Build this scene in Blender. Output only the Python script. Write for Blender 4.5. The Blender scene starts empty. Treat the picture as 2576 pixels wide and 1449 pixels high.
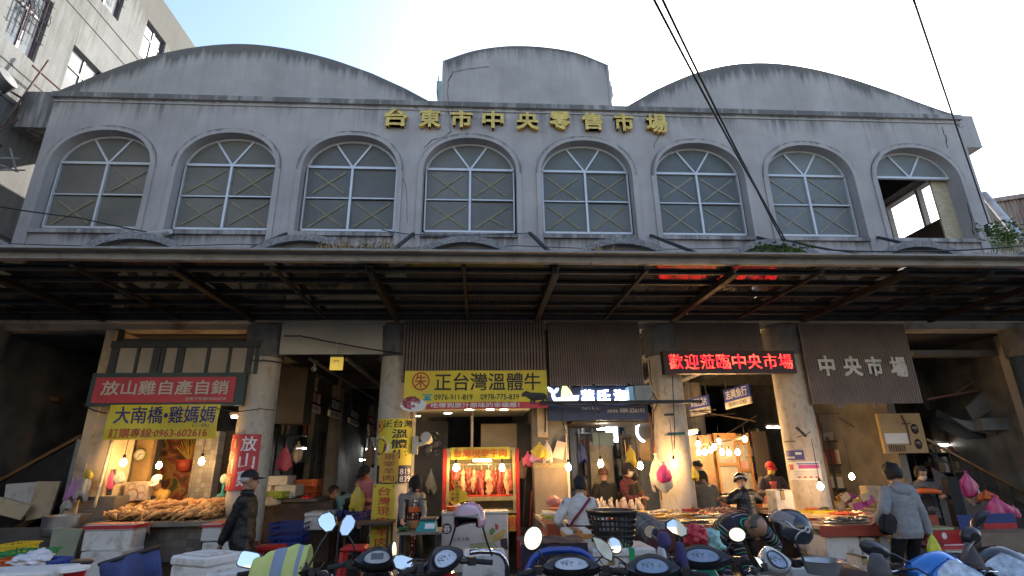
import bpy, bmesh, math, random
import numpy as np
from mathutils import Vector, Matrix, noise as mnoise
random.seed(7)
SC = bpy.context.scene
COL = SC.collection
PI = math.pi
R = math.radians

# ------------------------------------------------------------------ camera
CF, CP, CY, CR = 1326.0, R(18.32), R(3.69), R(-0.89)
CPOS = Vector((-0.95, -9.08, 1.65))
_f = Vector((math.sin(CY)*math.cos(CP), math.cos(CY)*math.cos(CP), math.sin(CP)))
_r0 = Vector((math.cos(CY), -math.sin(CY), 0)); _u0 = _r0.cross(_f)
_r = _r0*math.cos(CR) + _u0*math.sin(CR); _u = -_r0*math.sin(CR) + _u0*math.cos(CR)
cam = bpy.data.cameras.new('camera'); camo = bpy.data.objects.new('camera', cam); COL.objects.link(camo)
cam.sensor_width = 36; cam.lens = 36*CF/2576; cam.clip_end = 2000; cam.clip_start = 0.05
M3 = Matrix((_r, _u, -_f)).transposed()
camo.matrix_world = Matrix.Translation(CPOS) @ M3.to_4x4()
SC.camera = camo

def at(px, py, Y=None, X=None, Z=None):
    """point of the place seen at a pixel of the 2576x1449 photograph, on a known plane"""
    v = _f*CF + _r*(px-1288) + _u*(724.5-py)
    if Y is not None: t = (Y-CPOS.y)/v.y
    elif X is not None: t = (X-CPOS.x)/v.x
    else: t = (Z-CPOS.z)/v.z
    return CPOS + v*t

# ------------------------------------------------------------------ light
SUN_EL, SUN_AZ = R(35), R(30)          # behind the market, to the right
w = bpy.data.worlds.new('World'); SC.world = w; w.use_nodes = True
nt = w.node_tree; bg = nt.nodes['Background']
sky = nt.nodes.new('ShaderNodeTexSky'); sky.sky_type = 'NISHITA'; sky.sun_disc = False
sky.sun_elevation = SUN_EL; sky.sun_rotation = SUN_AZ; sky.altitude = 0
sky.air_density = 1.0; sky.dust_density = 1.2; sky.ozone_density = 1.3
nt.links.new(sky.outputs[0], bg.inputs[0]); bg.inputs[1].default_value = 0.092
sd = bpy.data.lights.new('sun', 'SUN'); sd.energy = 3.2; sd.angle = R(0.6); sd.color = (1, .94, .85)
so = bpy.data.objects.new('sun', sd); COL.objects.link(so)
sdir = Vector((math.sin(SUN_AZ)*math.cos(SUN_EL), math.cos(SUN_AZ)*math.cos(SUN_EL), math.sin(SUN_EL)))
so.rotation_euler = sdir.to_track_quat('Z', 'Y').to_euler(); so.location = (20, 30, 30)
SC.view_settings.view_transform = 'Standard'; SC.view_settings.look = 'None'
SC.view_settings.exposure = 2.1; SC.view_settings.gamma = 1
SC.render.engine = 'CYCLES'
SC.cycles.use_denoising = True; SC.cycles.max_bounces = 6; SC.cycles.sample_clamp_indirect = 4.0
SC.cycles.diffuse_bounces = 3; SC.cycles.glossy_bounces = 3

# ------------------------------------------------------------------ materials
MATS = {}
def mat(name, col, rough=.7, metal=0, var=.18, scale=6, bump=0, bscale=60, emit=None, estr=0, alpha=1, trans=0,
        dirt=None, dscale=3, spec=None, stretch=None, sss=0, coat=0):
    if name in MATS: return MATS[name]
    m = bpy.data.materials.new(name); MATS[name] = m; m.use_nodes = True
    n = m.node_tree.nodes; l = m.node_tree.links; b = n['Principled BSDF']
    b.inputs['Roughness'].default_value = rough; b.inputs['Metallic'].default_value = metal
    b.inputs['Base Color'].default_value = (*col, 1)
    if spec is not None: b.inputs['Specular IOR Level'].default_value = spec
    if coat: b.inputs['Coat Weight'].default_value = coat; b.inputs['Coat Roughness'].default_value = .06
    if trans: b.inputs['Transmission Weight'].default_value = trans; b.inputs['IOR'].default_value = 1.1
    if alpha < 1: b.inputs['Alpha'].default_value = alpha
    if sss: b.inputs['Subsurface Weight'].default_value = sss; b.inputs['Subsurface Radius'].default_value = (.02, .008, .004)
    tc = n.new('ShaderNodeTexCoord'); vec = tc.outputs['Object']
    if stretch:
        mp = n.new('ShaderNodeMapping'); mp.inputs['Scale'].default_value = stretch; l.new(vec, mp.inputs[0]); vec = mp.outputs[0]
    if var or dirt:
        ns = n.new('ShaderNodeTexNoise'); ns.inputs['Scale'].default_value = scale; ns.inputs['Detail'].default_value = 6
        l.new(vec, ns.inputs['Vector'])
        rp = n.new('ShaderNodeValToRGB'); l.new(ns.outputs[0], rp.inputs[0])
        lo = [c*(1-var) for c in col]; hi = [min(1, c*(1+var)) for c in col]
        rp.color_ramp.elements[0].position = .3; rp.color_ramp.elements[0].color = (*lo, 1)
        rp.color_ramp.elements[1].position = .7; rp.color_ramp.elements[1].color = (*hi, 1)
        out = rp.outputs[0]
        if dirt:
            n2 = n.new('ShaderNodeTexNoise'); n2.inputs['Scale'].default_value = dscale; n2.inputs['Detail'].default_value = 8
            n2.inputs['Roughness'].default_value = .65
            l.new(vec, n2.inputs['Vector'])
            r2 = n.new('ShaderNodeValToRGB'); r2.color_ramp.elements[0].position = .5; r2.color_ramp.elements[1].position = .68
            r2.color_ramp.elements[0].color = (0, 0, 0, 1); r2.color_ramp.elements[1].color = (1, 1, 1, 1)
            l.new(n2.outputs[0], r2.inputs[0])
            mx = n.new('ShaderNodeMix'); mx.data_type = 'RGBA'
            l.new(r2.outputs[0], mx.inputs[0]); l.new(out, mx.inputs[6]); mx.inputs[7].default_value = (*dirt, 1)
            out = mx.outputs[2]
        l.new(out, b.inputs['Base Color'])
    if bump:
        nb = n.new('ShaderNodeTexNoise'); nb.inputs['Scale'].default_value = bscale; nb.inputs['Detail'].default_value = 4
        l.new(vec, nb.inputs['Vector'])
        bp = n.new('ShaderNodeBump'); bp.inputs['Strength'].default_value = bump; bp.inputs['Distance'].default_value = .02
        l.new(nb.outputs[0], bp.inputs['Height']); l.new(bp.outputs[0], b.inputs['Normal'])
    if emit:
        b.inputs['Emission Color'].default_value = (*emit, 1); b.inputs['Emission Strength'].default_value = estr
    return m

def mat_stucco(name, col, stain=(.035, .034, .032), light=(.36, .35, .36)):
    """weathered painted stucco; black rain streaks where the mesh attribute 'stain' says so"""
    m = bpy.data.materials.new(name); MATS[name] = m; m.use_nodes = True
    n = m.node_tree.nodes; l = m.node_tree.links; b = n['Principled BSDF']; b.inputs['Roughness'].default_value = .9
    b.inputs['Specular IOR Level'].default_value = .2
    tc = n.new('ShaderNodeTexCoord')
    def nz(scale, stretch=None, detail=6, rough=.55):
        v = tc.outputs['Object']
        if stretch:
            mp = n.new('ShaderNodeMapping'); mp.inputs['Scale'].default_value = stretch; l.new(v, mp.inputs[0]); v = mp.outputs[0]
        t = n.new('ShaderNodeTexNoise'); t.inputs['Scale'].default_value = scale; t.inputs['Detail'].default_value = detail
        t.inputs['Roughness'].default_value = rough; l.new(v, t.inputs['Vector']); return t.outputs[0]
    def ramp(v, a, c, ca=(0, 0, 0, 1), cb=(1, 1, 1, 1)):
        r = n.new('ShaderNodeValToRGB'); r.color_ramp.elements[0].position = a; r.color_ramp.elements[1].position = c
        r.color_ramp.elements[0].color = ca; r.color_ramp.elements[1].color = cb; l.new(v, r.inputs[0]); return r.outputs[0]
    def math_(op, a, c, clamp=False):
        k = n.new('ShaderNodeMath'); k.operation = op; k.use_clamp = clamp
        for i, x in enumerate((a, c)):
            if isinstance(x, (int, float)): k.inputs[i].default_value = x
            else: l.new(x, k.inputs[i])
        return k.outputs[0]
    base = ramp(nz(1.3), .32, .68, (*[c*.86 for c in col], 1), (*[c*1.13 for c in col], 1))
    mott = ramp(nz(9, None, 8, .7), .58, .78)
    mx = n.new('ShaderNodeMix'); mx.data_type = 'RGBA'; l.new(math_('MULTIPLY', mott, .45), mx.inputs[0]); l.new(base, mx.inputs[6]); mx.inputs[7].default_value = (*light, 1)
    # faint vertical streaks everywhere
    faint = ramp(nz(1, (7, 7, .35), 5), .5, .8)
    mf = n.new('ShaderNodeMix'); mf.data_type = 'RGBA'; l.new(math_('MULTIPLY', faint, .26), mf.inputs[0]); l.new(mx.outputs[2], mf.inputs[6]); mf.inputs[7].default_value = (*[c*.5 for c in col], 1)
    at_ = n.new('ShaderNodeAttribute'); at_.attribute_name = 'stain'
    s1 = nz(1, (9, 9, .5), 6, .65); s2 = nz(1, (1.1, 1.1, .4), 3)
    k = math_('MULTIPLY', s1, s2); k2 = math_('MULTIPLY', k, 3.3)
    a = math_('SUBTRACT', math_('ADD', k2, math_('MULTIPLY', at_.outputs['Fac'], .9)), 1.15, True)
    k3 = math_('MULTIPLY', math_('MULTIPLY', a, 2.2), math_('MULTIPLY', at_.outputs['Fac'], 1.6))
    ms = n.new('ShaderNodeMix'); ms.data_type = 'RGBA'; l.new(math_('MULTIPLY', math_('MINIMUM', k3, 1.0), .66, True), ms.inputs[0]); l.new(mf.outputs[2], ms.inputs[6]); ms.inputs[7].default_value = (*stain, 1)
    l.new(ms.outputs[2], b.inputs['Base Color'])
    bp = n.new('ShaderNodeBump'); bp.inputs['Strength'].default_value = .55; bp.inputs['Distance'].default_value = .02
    l.new(nz(34, None, 6, .7), bp.inputs['Height']); l.new(bp.outputs[0], b.inputs['Normal'])
    return m

def mat_checker(name, c1, c2, mortar, bw, bh, rough=.3, offset=0, ms=.02):
    """tiles or bricks on vertical faces (x along, z up)"""
    m = bpy.data.materials.new(name); MATS[name] = m; m.use_nodes = True
    n = m.node_tree.nodes; l = m.node_tree.links; b = n['Principled BSDF']; b.inputs['Roughness'].default_value = rough
    tc = n.new('ShaderNodeTexCoord'); mp = n.new('ShaderNodeMapping'); mp.inputs['Rotation'].default_value = (R(90), 0, 0)
    l.new(tc.outputs['Object'], mp.inputs[0])
    br = n.new('ShaderNodeTexBrick'); br.offset = offset; br.inputs['Scale'].default_value = 1
    br.inputs['Color1'].default_value = (*c1, 1); br.inputs['Color2'].default_value = (*c2, 1); br.inputs['Mortar'].default_value = (*mortar, 1)
    br.inputs['Brick Width'].default_value = bw; br.inputs['Row Height'].default_value = bh; br.inputs['Mortar Size'].default_value = ms*bw
    l.new(mp.outputs[0], br.inputs['Vector']); l.new(br.outputs[0], b.inputs['Base Color'])
    return m

def mat_stripes(name, cols, freq=14, axis=2, rough=.85, plaid=None):
    """knitted or woven bands across the garment"""
    m = bpy.data.materials.new(name); MATS[name] = m; m.use_nodes = True
    n = m.node_tree.nodes; l = m.node_tree.links; b = n['Principled BSDF']; b.inputs['Roughness'].default_value = rough
    tc = n.new('ShaderNodeTexCoord'); sp = n.new('ShaderNodeSeparateXYZ')
    at_ = n.new('ShaderNodeAttribute'); at_.attribute_name = 'band'
    def band(v, stops):
        k = n.new('ShaderNodeMath'); k.operation = 'MULTIPLY'; k.inputs[1].default_value = freq; l.new(v, k.inputs[0])
        fr = n.new('ShaderNodeMath'); fr.operation = 'FRACT'; l.new(k.outputs[0], fr.inputs[0])
        r = n.new('ShaderNodeValToRGB'); r.color_ramp.interpolation = 'CONSTANT'; l.new(fr.outputs[0], r.inputs[0])
        for i, (p, c) in enumerate(stops):
            e = r.color_ramp.elements[i] if i < 2 else r.color_ramp.elements.new(p)
            e.position = p; e.color = (*c, 1)
        return r.outputs[0]
    o = band(at_.outputs['Fac'], cols)
    if plaid:
        l.new(tc.outputs['Object'], sp.inputs[0]); o2 = band(sp.outputs[0], plaid)
        mx = n.new('ShaderNodeMix'); mx.data_type = 'RGBA'; mx.inputs[0].default_value = .5; l.new(o, mx.inputs[6]); l.new(o2, mx.inputs[7]); o = mx.outputs[2]
    l.new(o, b.inputs['Base Color'])
    return m

# ------------------------------------------------------------------ mesh builder
class MB:
    def __init__(s): s.v = []; s.f = []; s.m = []; s.at = {}
    def add(s, vs, fs, m=0):
        o = len(s.v); s.v += [tuple(v) for v in vs]; s.f += [tuple(i+o for i in f) for f in fs]; s.m += [m]*len(fs); return o
    def box(s, x0, x1, y0, y1, z0, z1, m=0, M=None):
        vs = [Vector((x, y, z)) for z in (z0, z1) for y in (y0, y1) for x in (x0, x1)]
        if M: vs = [M @ v for v in vs]
        s.add(vs, [(0, 2, 3, 1), (4, 5, 7, 6), (0, 1, 5, 4), (2, 6, 7, 3), (0, 4, 6, 2), (1, 3, 7, 5)], m); return s
    def bar(s, p, q, w, h, m=0, up=Vector((0, 0, 1))):
        p = Vector(p); q = Vector(q); d = (q-p); L = d.length; d.normalize()
        if abs(d.dot(up)) > .98: up = Vector((0, 1, 0))
        a = d.cross(up).normalized(); b = a.cross(d)
        M = Matrix((a, d, b)).transposed().to_4x4(); M.translation = p
        return s.box(-w/2, w/2, 0, L, -h/2, h/2, m, M)
    def tube(s, pts, r, n=8, m=0, cap=True):
        pts = [Vector(p) for p in pts]; rs = r if isinstance(r, (list, tuple)) else [r]*len(pts)
        rings = []; ref = None
        for i, p in enumerate(pts):
            d = (pts[min(i+1, len(pts)-1)] - pts[max(i-1, 0)]).normalized()
            if ref is None: ref = Vector((0, 0, 1)) if abs(d.z) < .9 else Vector((1, 0, 0))
            a = d.cross(ref)
            if a.length < 1e-4: a = d.cross(Vector((1, .3, 0)))
            a.normalize(); b = a.cross(d).normalized(); ref = b
            rings.append([p + (a*math.cos(2*PI*k/n) + b*math.sin(2*PI*k/n))*rs[i] for k in range(n)])
        return s.loft(rings, m, cap)
    def loft(s, rings, m=0, cap=True, closed=True):
        n = len(rings[0]); vs = [v for r in rings for v in r]; fs = []
        for i in range(len(rings)-1):
            for k in range(n if closed else n-1):
                a, b = i*n+k, i*n+(k+1) % n; fs.append((a, b, b+n, a+n))
        if cap and closed: fs += [tuple(range(n-1, -1, -1)), tuple((len(rings)-1)*n+k for k in range(n))]
        s.add(vs, fs, m); return s
    def cyl(s, p, q, r0, r1=None, n=16, m=0, cap=True): return s.tube([p, q], [r0, r0 if r1 is None else r1], n, m, cap)
    def lathe(s, prof, c=(0, 0, 0), n=24, m=0, M=None, cap=False):
        c = Vector(c); rings = []
        for r, z in prof:
            ring = [Vector((r*math.cos(2*PI*k/n), r*math.sin(2*PI*k/n), z)) for k in range(n)]
            rings.append([c + ((M @ v) if M else v) for v in ring])
        return s.loft(rings, m, cap)
    def ell(s, c, rx, ry, rz, nu=14, nv=9, m=0, M=None, nzs=0, seed=0, keep=None):
        c = Vector(c); vs = []; fs = []
        for j in range(nv+1):
            th = PI*j/nv
            for i in range(nu):
                ph = 2*PI*i/nu
                d = Vector((math.sin(th)*math.cos(ph), math.sin(th)*math.sin(ph), math.cos(th)))
                k = 1 + (nzs*mnoise.noise(d*2.3+Vector((seed, seed*.7, 0))) if nzs else 0)
                v = Vector((d.x*rx, d.y*ry, d.z*rz))*k
                vs.append(c + ((M @ v) if M else v))
        for j in range(nv):
            for i in range(nu):
                if keep and not keep(math.pi*(j+.5)/nv, 2*PI*(i+.5)/nu): continue
                a, b = j*nu+i, j*nu+(i+1) % nu; fs.append((a, a+nu, b+nu, b))
        s.add(vs, fs, m); return s
    def prism(s, poly, d, fn, m=0, mside=None):
        """poly: 2-D outline; fn(u, v, w) -> point; w from 0 to d"""
        n = len(poly); a = [fn(u, v, 0) for u, v in poly]; b = [fn(u, v, d) for u, v in poly]
        s.add(a+b, [tuple(range(n-1, -1, -1)), tuple(range(n, 2*n))], m)
        s.add(a+b, [(k, (k+1) % n, n+(k+1) % n, n+k) for k in range(n)], m if mside is None else mside); return s
    def grid(s, fn, nu, nv, m=0, attr=None):
        vs = [fn(i/nu, j/nv) for j in range(nv+1) for i in range(nu+1)]
        fs = [(j*(nu+1)+i, j*(nu+1)+i+1, (j+1)*(nu+1)+i+1, (j+1)*(nu+1)+i) for j in range(nv) for i in range(nu)]
        o = s.add(vs, fs, m)
        if attr:
            for j in range(nv+1):
                for i in range(nu+1): s.at[o+j*(nu+1)+i] = attr(i/nu, j/nv)
        return s
    def build(s, name, mats, parent=None, smooth=False, label=None, cat=None, group=None, kind=None, attr='stain', local=False, origin=None):
        used = sorted({i for f in s.f for i in f})
        if len(used) < len(s.v):
            mp_i = {o: n for n, o in enumerate(used)}; s.v = [s.v[i] for i in used]; s.f = [tuple(mp_i[i] for i in f) for f in s.f]; s.at = {mp_i[k]: v for k, v in s.at.items() if k in mp_i}
        me = bpy.data.meshes.new(name)
        off = Vector((0, 0, 0))
        if parent is None and s.v and not local:
            a = np.array([tuple(v) for v in s.v]); off = Vector(((a[:, 0].min()+a[:, 0].max())/2, (a[:, 1].min()+a[:, 1].max())/2, a[:, 2].min()))
            if kind == 'structure': off = Vector((0, 0, 0))
        me.from_pydata([tuple(Vector(v)-off) for v in s.v], [], s.f)
        if not isinstance(mats, (list, tuple)): mats = [mats]
        for x in mats: me.materials.append(x)
        if len(mats) > 1: me.polygons.foreach_set('material_index', s.m)
        if s.at:
            A = me.attributes.new(attr, 'FLOAT', 'POINT')
            for k, val in s.at.items(): A.data[k].value = val
        if smooth: me.polygons.foreach_set('use_smooth', [True]*len(me.polygons))
        o = bpy.data.objects.new(name, me); COL.objects.link(o); o.location = off
        if parent is not None:
            o.parent = parent
            if not local and parent.type == 'EMPTY' and parent.parent is None: o.location = -parent.location
        if smooth == 'auto':
            o.data.set_sharp_from_angle(angle=R(40))
        tag(o, label, cat, group, kind)
        return o
def tag(o, label=None, cat=None, group=None, kind=None):
    if label: o['label'] = label
    if cat: o['category'] = cat
    if group: o['group'] = group
    if kind: o['kind'] = kind
    return o
def thing(name, label, cat, loc=(0, 0, 0), rz=0, group=None):
    o = bpy.data.objects.new(name, None); COL.objects.link(o); o.location = loc; o.rotation_euler = (0, 0, rz); o.empty_display_size = .2
    return tag(o, label, cat, group)
def dup(o, parent=None):
    c = o.copy(); COL.objects.link(c)
    if parent is not None: c.parent = parent
    for ch in list(o.children): dup(ch, c)
    return c

# ------------------------------------------------------------------ lettering
_TX = {}
def glyphs(s, bold=.0, ext=.5, res=2, bevel=0):
    k = (s, bold, ext, res, bevel)
    if k in _TX: return _TX[k]
    cu = bpy.data.curves.new('lettering', 'FONT'); cu.body = s; cu.resolution_u = res; cu.offset = 0; cu.extrude = ext
    if bevel: cu.bevel_depth = bevel; cu.bevel_resolution = 2
    o = bpy.data.objects.new('lettering', cu); me = o.to_mesh()
    vs = np.array([tuple(v.co) for v in me.vertices]); fs = [tuple(p.vertices) for p in me.polygons]
    o.to_mesh_clear(); bpy.data.objects.remove(o); bpy.data.curves.remove(cu)
    _TX[k] = (vs, fs); return _TX[k]
class Plane:
    """flat board: lower-left corner, right and up unit vectors, width, height; n faces the reader"""
    def __init__(s, ll, lr, ul):
        s.o = Vector(ll); a = Vector(lr)-s.o; b = Vector(ul)-s.o; s.w = a.length; s.h = b.length; s.u = a.normalized(); s.vv = b.normalized(); s.n = s.u.cross(s.vv).normalized()
    def p(s, fx, fy, d=0): return s.o + s.u*(fx*s.w) + s.vv*(fy*s.h) + s.n*d
def board(P, mb=None, th=.02, m=0, x0=0, x1=1, y0=0, y1=1, front=0):
    mb = mb or MB()
    vs = [P.p(x, y, d) for d in (front-th, front) for y in (y0, y1) for x in (x0, x1)]
    mb.add(vs, [(0, 2, 3, 1), (4, 5, 7, 6), (0, 1, 5, 4), (2, 6, 7, 3), (0, 4, 6, 2), (1, 3, 7, 5)], m); return mb
def write(P, text, box, mb=None, m=0, bold=0.0, d=.002, th=.006, stretch=True, vert=False, map_=None, bevel=0, rot=0, res=2):
    """text fitted into a fraction box (x0,y0,x1,y1) of the board"""
    mb = mb or MB(); x0, y0, x1, y1 = box
    if vert:
        n = len(text)
        for i, ch in enumerate(text): write(P, ch, (x0, y1-(i+.93)*(y1-y0)/n, x1, y1-(i+.07)*(y1-y0)/n), mb, m, bold, d, th, True, False, map_)
        return mb
    vs, fs = glyphs(text, 0, .5, res, bevel)
    mn = vs.min(0); mxx = vs.max(0); e = mxx-mn
    bw, bh = (x1-x0)*P.w, (y1-y0)*P.h
    sx, sy = bw/e[0], bh/max(e[1], .25)
    if not stretch: sx = sy = min(sx, sy)
    cx, cy = (x0+x1)/2*P.w, (y0+y1)/2*P.h
    out = []
    if bold:   # a bolder stroke: the outline stamped at four small shifts
        b_ = bold*.9; n0 = len(vs); vs = np.concatenate([vs+np.array((q*b_, r_*b_, 0)) for q, r_ in ((-1, -1), (1, 1), (-1, 1), (1, -1))])
        fs = [tuple(i+n0*k_ for i in f) for k_ in range(4) for f in fs]; lift = [k_*.00015 for k_ in range(4) for _ in range(n0)]
    else: lift = [0]*len(vs)
    for v, lf in zip(vs, lift):
        X = (v[0]-mn[0]-e[0]/2)*sx; Y = (v[1]-mn[1]-e[1]/2)*sy; Z = (v[2]-mn[2])/max(e[2], 1e-6)*th+lf
        if rot: X, Y = X*math.cos(rot)-Y*math.sin(rot), X*math.sin(rot)+Y*math.cos(rot)
        X += cx; Y += cy
        out.append(map_(X/P.w, Y/P.h, d+Z) if map_ else P.o+P.u*X+P.vv*Y+P.n*(d+Z))
    mb.add(out, fs, m); return mb
def Pq(ul, lr, Y, ur=None, ll=None):
    """board parallel to the facade from its pixel corners at depth Y"""
    a = at(*ul, Y=Y); c = at(*lr, Y=Y)
    b = at(*ur, Y=Y) if ur else None; d = at(*ll, Y=Y) if ll else None
    x0 = (a.x+d.x)/2 if d else a.x; x1 = (b.x+c.x)/2 if b else c.x
    z1 = (a.z+b.z)/2 if b else a.z; z0 = (c.z+d.z)/2 if d else c.z
    return Plane((x0, Y, z0), (x1, Y, z0), (x0, Y, z1))
def L(n, cx, cy):   # photo crops of the bottom row -> photo pixels
    return ((0, 383.3, 766.7, 1086.1, 1469.5, 1788.9, 2146.7)[n-1]+cx/3.993, 1086.1+cy/3.993)
def Mq(n, cx, cy):  # photo crops of the middle row
    return ((0, 383.3, 830.6, 1277.8, 1661.1, 2044.5)[n-1]+cx/3.405, 724.5+cy/3.405)
# ================================================================== setting: ground
asph = mat('asphalt', (.07, .07, .072), .85, var=.3, scale=30, bump=.4, bscale=180, dirt=(.035, .035, .037), dscale=1.2)
conc_floor = mat('wet_concrete_floor', (.06, .057, .053), .35, var=.35, scale=3, bump=.15, bscale=40, dirt=(.04, .038, .035), dscale=2)
MB().grid(lambda u, v: Vector((-150+300*u, -150+300*v, 0)), 4, 4).build('road', asph, kind='structure')
MB().box(-13, 13, -1.6, 15.2, .001, .10).build('market_floor', conc_floor, kind='structure')

# ================================================================== market building
stucco = mat_stucco('lavender_stucco', (.355, .333, .326))
stucco_top = mat_stucco('gable_stucco', (.345, .328, .318))
rough_conc = mat('rough_grey_concrete', (.22, .22, .225), .95, var=.4, scale=25, bump=1.0, bscale=60)
vault_dark = mat('vault_infill', (.12, .12, .125), .9, var=.2)
colpaint = mat('column_cream_paint', (.50, .46, .39), .75, var=.12, scale=4, bump=.2, bscale=40, dirt=(.36, .30, .22), dscale=13, stretch=(1, 1, .6))
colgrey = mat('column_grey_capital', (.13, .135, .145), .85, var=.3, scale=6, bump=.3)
BW = 2.3
mk = thing('market_building', 'long grey two-storey market hall with arched windows, three rounded gables and gold lettering', 'building', (0, 0, 0))
ZL, ZC = 4.26, 8.52
A, SP, AB, SILL = .905, 7.02, .78, 5.72     # opening half width, springing, rise, sill
def arch(x, a=A, b=AB, z=SP):
    t = max(0, 1-abs(x/a)**2.15); return z + b*t**(1/2.15)
XL, XR = -9.2, 9.35
mb = MB(); N = 22
def wall_strip(xa, xb, za, zb, nz=1, top=None):
    mb.grid(lambda u, v: Vector((xa+(xb-xa)*u, 0, za+((top(xa+(xb-xa)*u) if top else zb)-za)*v)), 1, 12, attr=lambda u, v: max(0, 1-(1-v)*(zb-za)/.55)*.6)
for i in range(8):
    xc = (i-3.5)*BW
    x0 = XL if i == 0 else xc-BW/2; x1 = XR if i == 7 else xc+BW/2
    wall_strip(x0, xc-A, ZL, ZC, 2); wall_strip(xc+A, x1, ZL, ZC, 2)
    o0 = len(mb.v)
    mb.grid(lambda u, v: Vector((xc-A+2*A*u, 0, ZL+(SILL-ZL)*v)), 6, 6, attr=lambda u, v: max(0, 1-(1-v)*1.46/.5)*.8)
    xs = [xc - A*math.cos(PI*k/N) for k in range(N+1)]
    for k in range(N):
        xa, xb = xs[k], xs[k+1]; za, zb = arch(xa-xc), arch(xb-xc)
        mb.add([(xa, 0, za), (xb, 0, zb), (xb, 0, ZC), (xa, 0, ZC)], [(0, 1, 2, 3)]); mb.at[len(mb.v)-1] = .6; mb.at[len(mb.v)-2] = .6
        mb.add([(xa, 0, za), (xa, .3, za), (xb, .3, zb), (xb, 0, zb)], [(0, 1, 2, 3)])
    for sgn in (-1, 1):
        x = xc+sgn*A; mb.add([(x, 0, SILL), (x, .3, SILL), (x, .3, SP), (x, 0, SP)], [(0, 1, 2, 3) if sgn < 0 else (3, 2, 1, 0)])
mb.build('front_wall', stucco, mk)
# raised surrounds with pilaster strips
rm = MB()
for i in range(8):
    xc = (i-3.5)*BW
    for sgn in (-1, 1):
        xa, xb = sorted((xc+sgn*(A+.0), xc+sgn*(A+.1)))
        rm.box(xa, xb, -.035, .0, ZL, SP)
    ring = []
    for k in range(29):
        t = PI*k/28; c, s_ = -math.cos(t), math.sin(t)
        xi = A*c; xo = (A+.10)*c
        zi = arch(xi); zo = arch(xo, A+.10, AB+.10)
        ring.append([Vector((xc+xi, -.035, zi)), Vector((xc+xo, -.035, zo)), Vector((xc+xo, 0, zo)), Vector((xc+xi, 0, zi))])
    o = len(rm.v); rm.loft(ring, 0, False)
    for q in range(o, len(rm.v)):
        if (q-o) % 4 in (1, 2): rm.at[q] = .75
    rm.box(xc-A+.002, xc+A-.002, -.06, .02, SILL-.075, SILL+.0)
    for q in range(len(rm.v)-8, len(rm.v)): rm.at[q] = .6
rm.build('window_surrounds', stucco, mk)
# cornice
cm = MB(); cm.grid(lambda u, v: Vector((XL-.06+(XR-XL+.12)*u, -.06, 8.52+.11*v)), 60, 1, attr=lambda u, v: .75)
cm.box(XL-.06, XR+.06, -.058, .25, 8.522, 8.628); cm.box(XL-.02, XR+.02, -.025, .0, 8.43, 8.455)
cm.build('cornice', stucco_top, mk)
# gables
def curve(pts):
    xs = np.array([p[0] for p in pts]); zs = np.array([p[1] for p in pts])
    def f(x):
        k = int(np.clip(np.searchsorted(xs, x)-1, 0, len(xs)-2)); t = (x-xs[k])/(xs[k+1]-xs[k])
        g = lambda j: np.interp(j, range(len(zs)), zs) if 0 <= j <= len(zs)-1 else (2*zs[0]-zs[1] if j < 0 else 2*zs[-1]-zs[-2])
        p0, p1, p2, p3 = g(k-1), g(k), g(k+1), g(k+2)
        return .5*((2*p1)+(-p0+p2)*t+(2*p0-5*p1+4*p2-p3)*t*t+(-p0+3*p1-3*p2+p3)*t**3)
    return f
gl = curve([(-9.26, 8.64), (-8.5, 9.12), (-7.7, 9.55), (-6.8, 9.84), (-5.9, 9.96), (-5.0, 9.88), (-4.1, 9.66), (-3.2, 9.32), (-2.5, 8.97), (-1.95, 8.64)])
gc = curve([(-1.75, 9.69), (-1.1, 9.98), (-.4, 10.13), (.35, 10.14), (1.1, 10.02), (1.78, 9.72)])
gr = curve([(2.05, 8.64), (2.76, 9.11), (3.6, 9.54), (4.5, 9.82), (5.4, 9.9), (6.3, 9.79), (7.2, 9.54), (8.0, 9.23), (8.75, 8.9), (9.41, 8.64)])
gm = MB()
for f, a, c, yo, dark in ((gl, -9.26, -1.95, 0, 1), (gc, -1.75, 1.78, .005, .8), (gr, 2.05, 9.41, 0, .95)):
    nu, nv = 70, 14; z0 = 8.63
    gm.grid(lambda u, v: Vector((a+(c-a)*u, yo, z0+(f(a+(c-a)*u)-z0)*v)), nu, nv,
            attr=lambda u, v: (1.0 if v > .97 else max(0, 1-(f(a+(c-a)*u)-z0)*(1-v)/.62)*dark + .22*max(0, 1-v*6)))
    gm.grid(lambda u, v: Vector((a+(c-a)*u, yo+.28*v, f(a+(c-a)*u))), nu, 1, attr=lambda u, v: 1.0)
    gm.grid(lambda u, v: Vector((c-(c-a)*u, yo+.28, z0-.3+(f(c-(c-a)*u)-z0+.3)*v)), nu, 2)
for x, f in ((-1.75, gc), (1.78, gc)):
    gm.grid(lambda u, v: Vector((x, .005+.275*u, 8.63+(f(x)-8.63)*v)), 1, 4)
    gm.box(min(x, x*.975), max(x, x*.975)+.001, -.012, .0, 8.63, f(x)-.02)
gm.build('gables', stucco_top, mk)
# corner stubs of the eaves gutter
for q4 in ((-10.15, -9.2, .35, 1.6, 8.08, 8.92), (9.36, 10.12, .35, 1.6, 8.1, 8.92)):
    sm = MB(); sm.box(*q4); sm.at = {q: (.75 if q4[0] < 0 else .35) for q in range(8)}; sm.build('eaves_end', stucco_top, mk)
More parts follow.
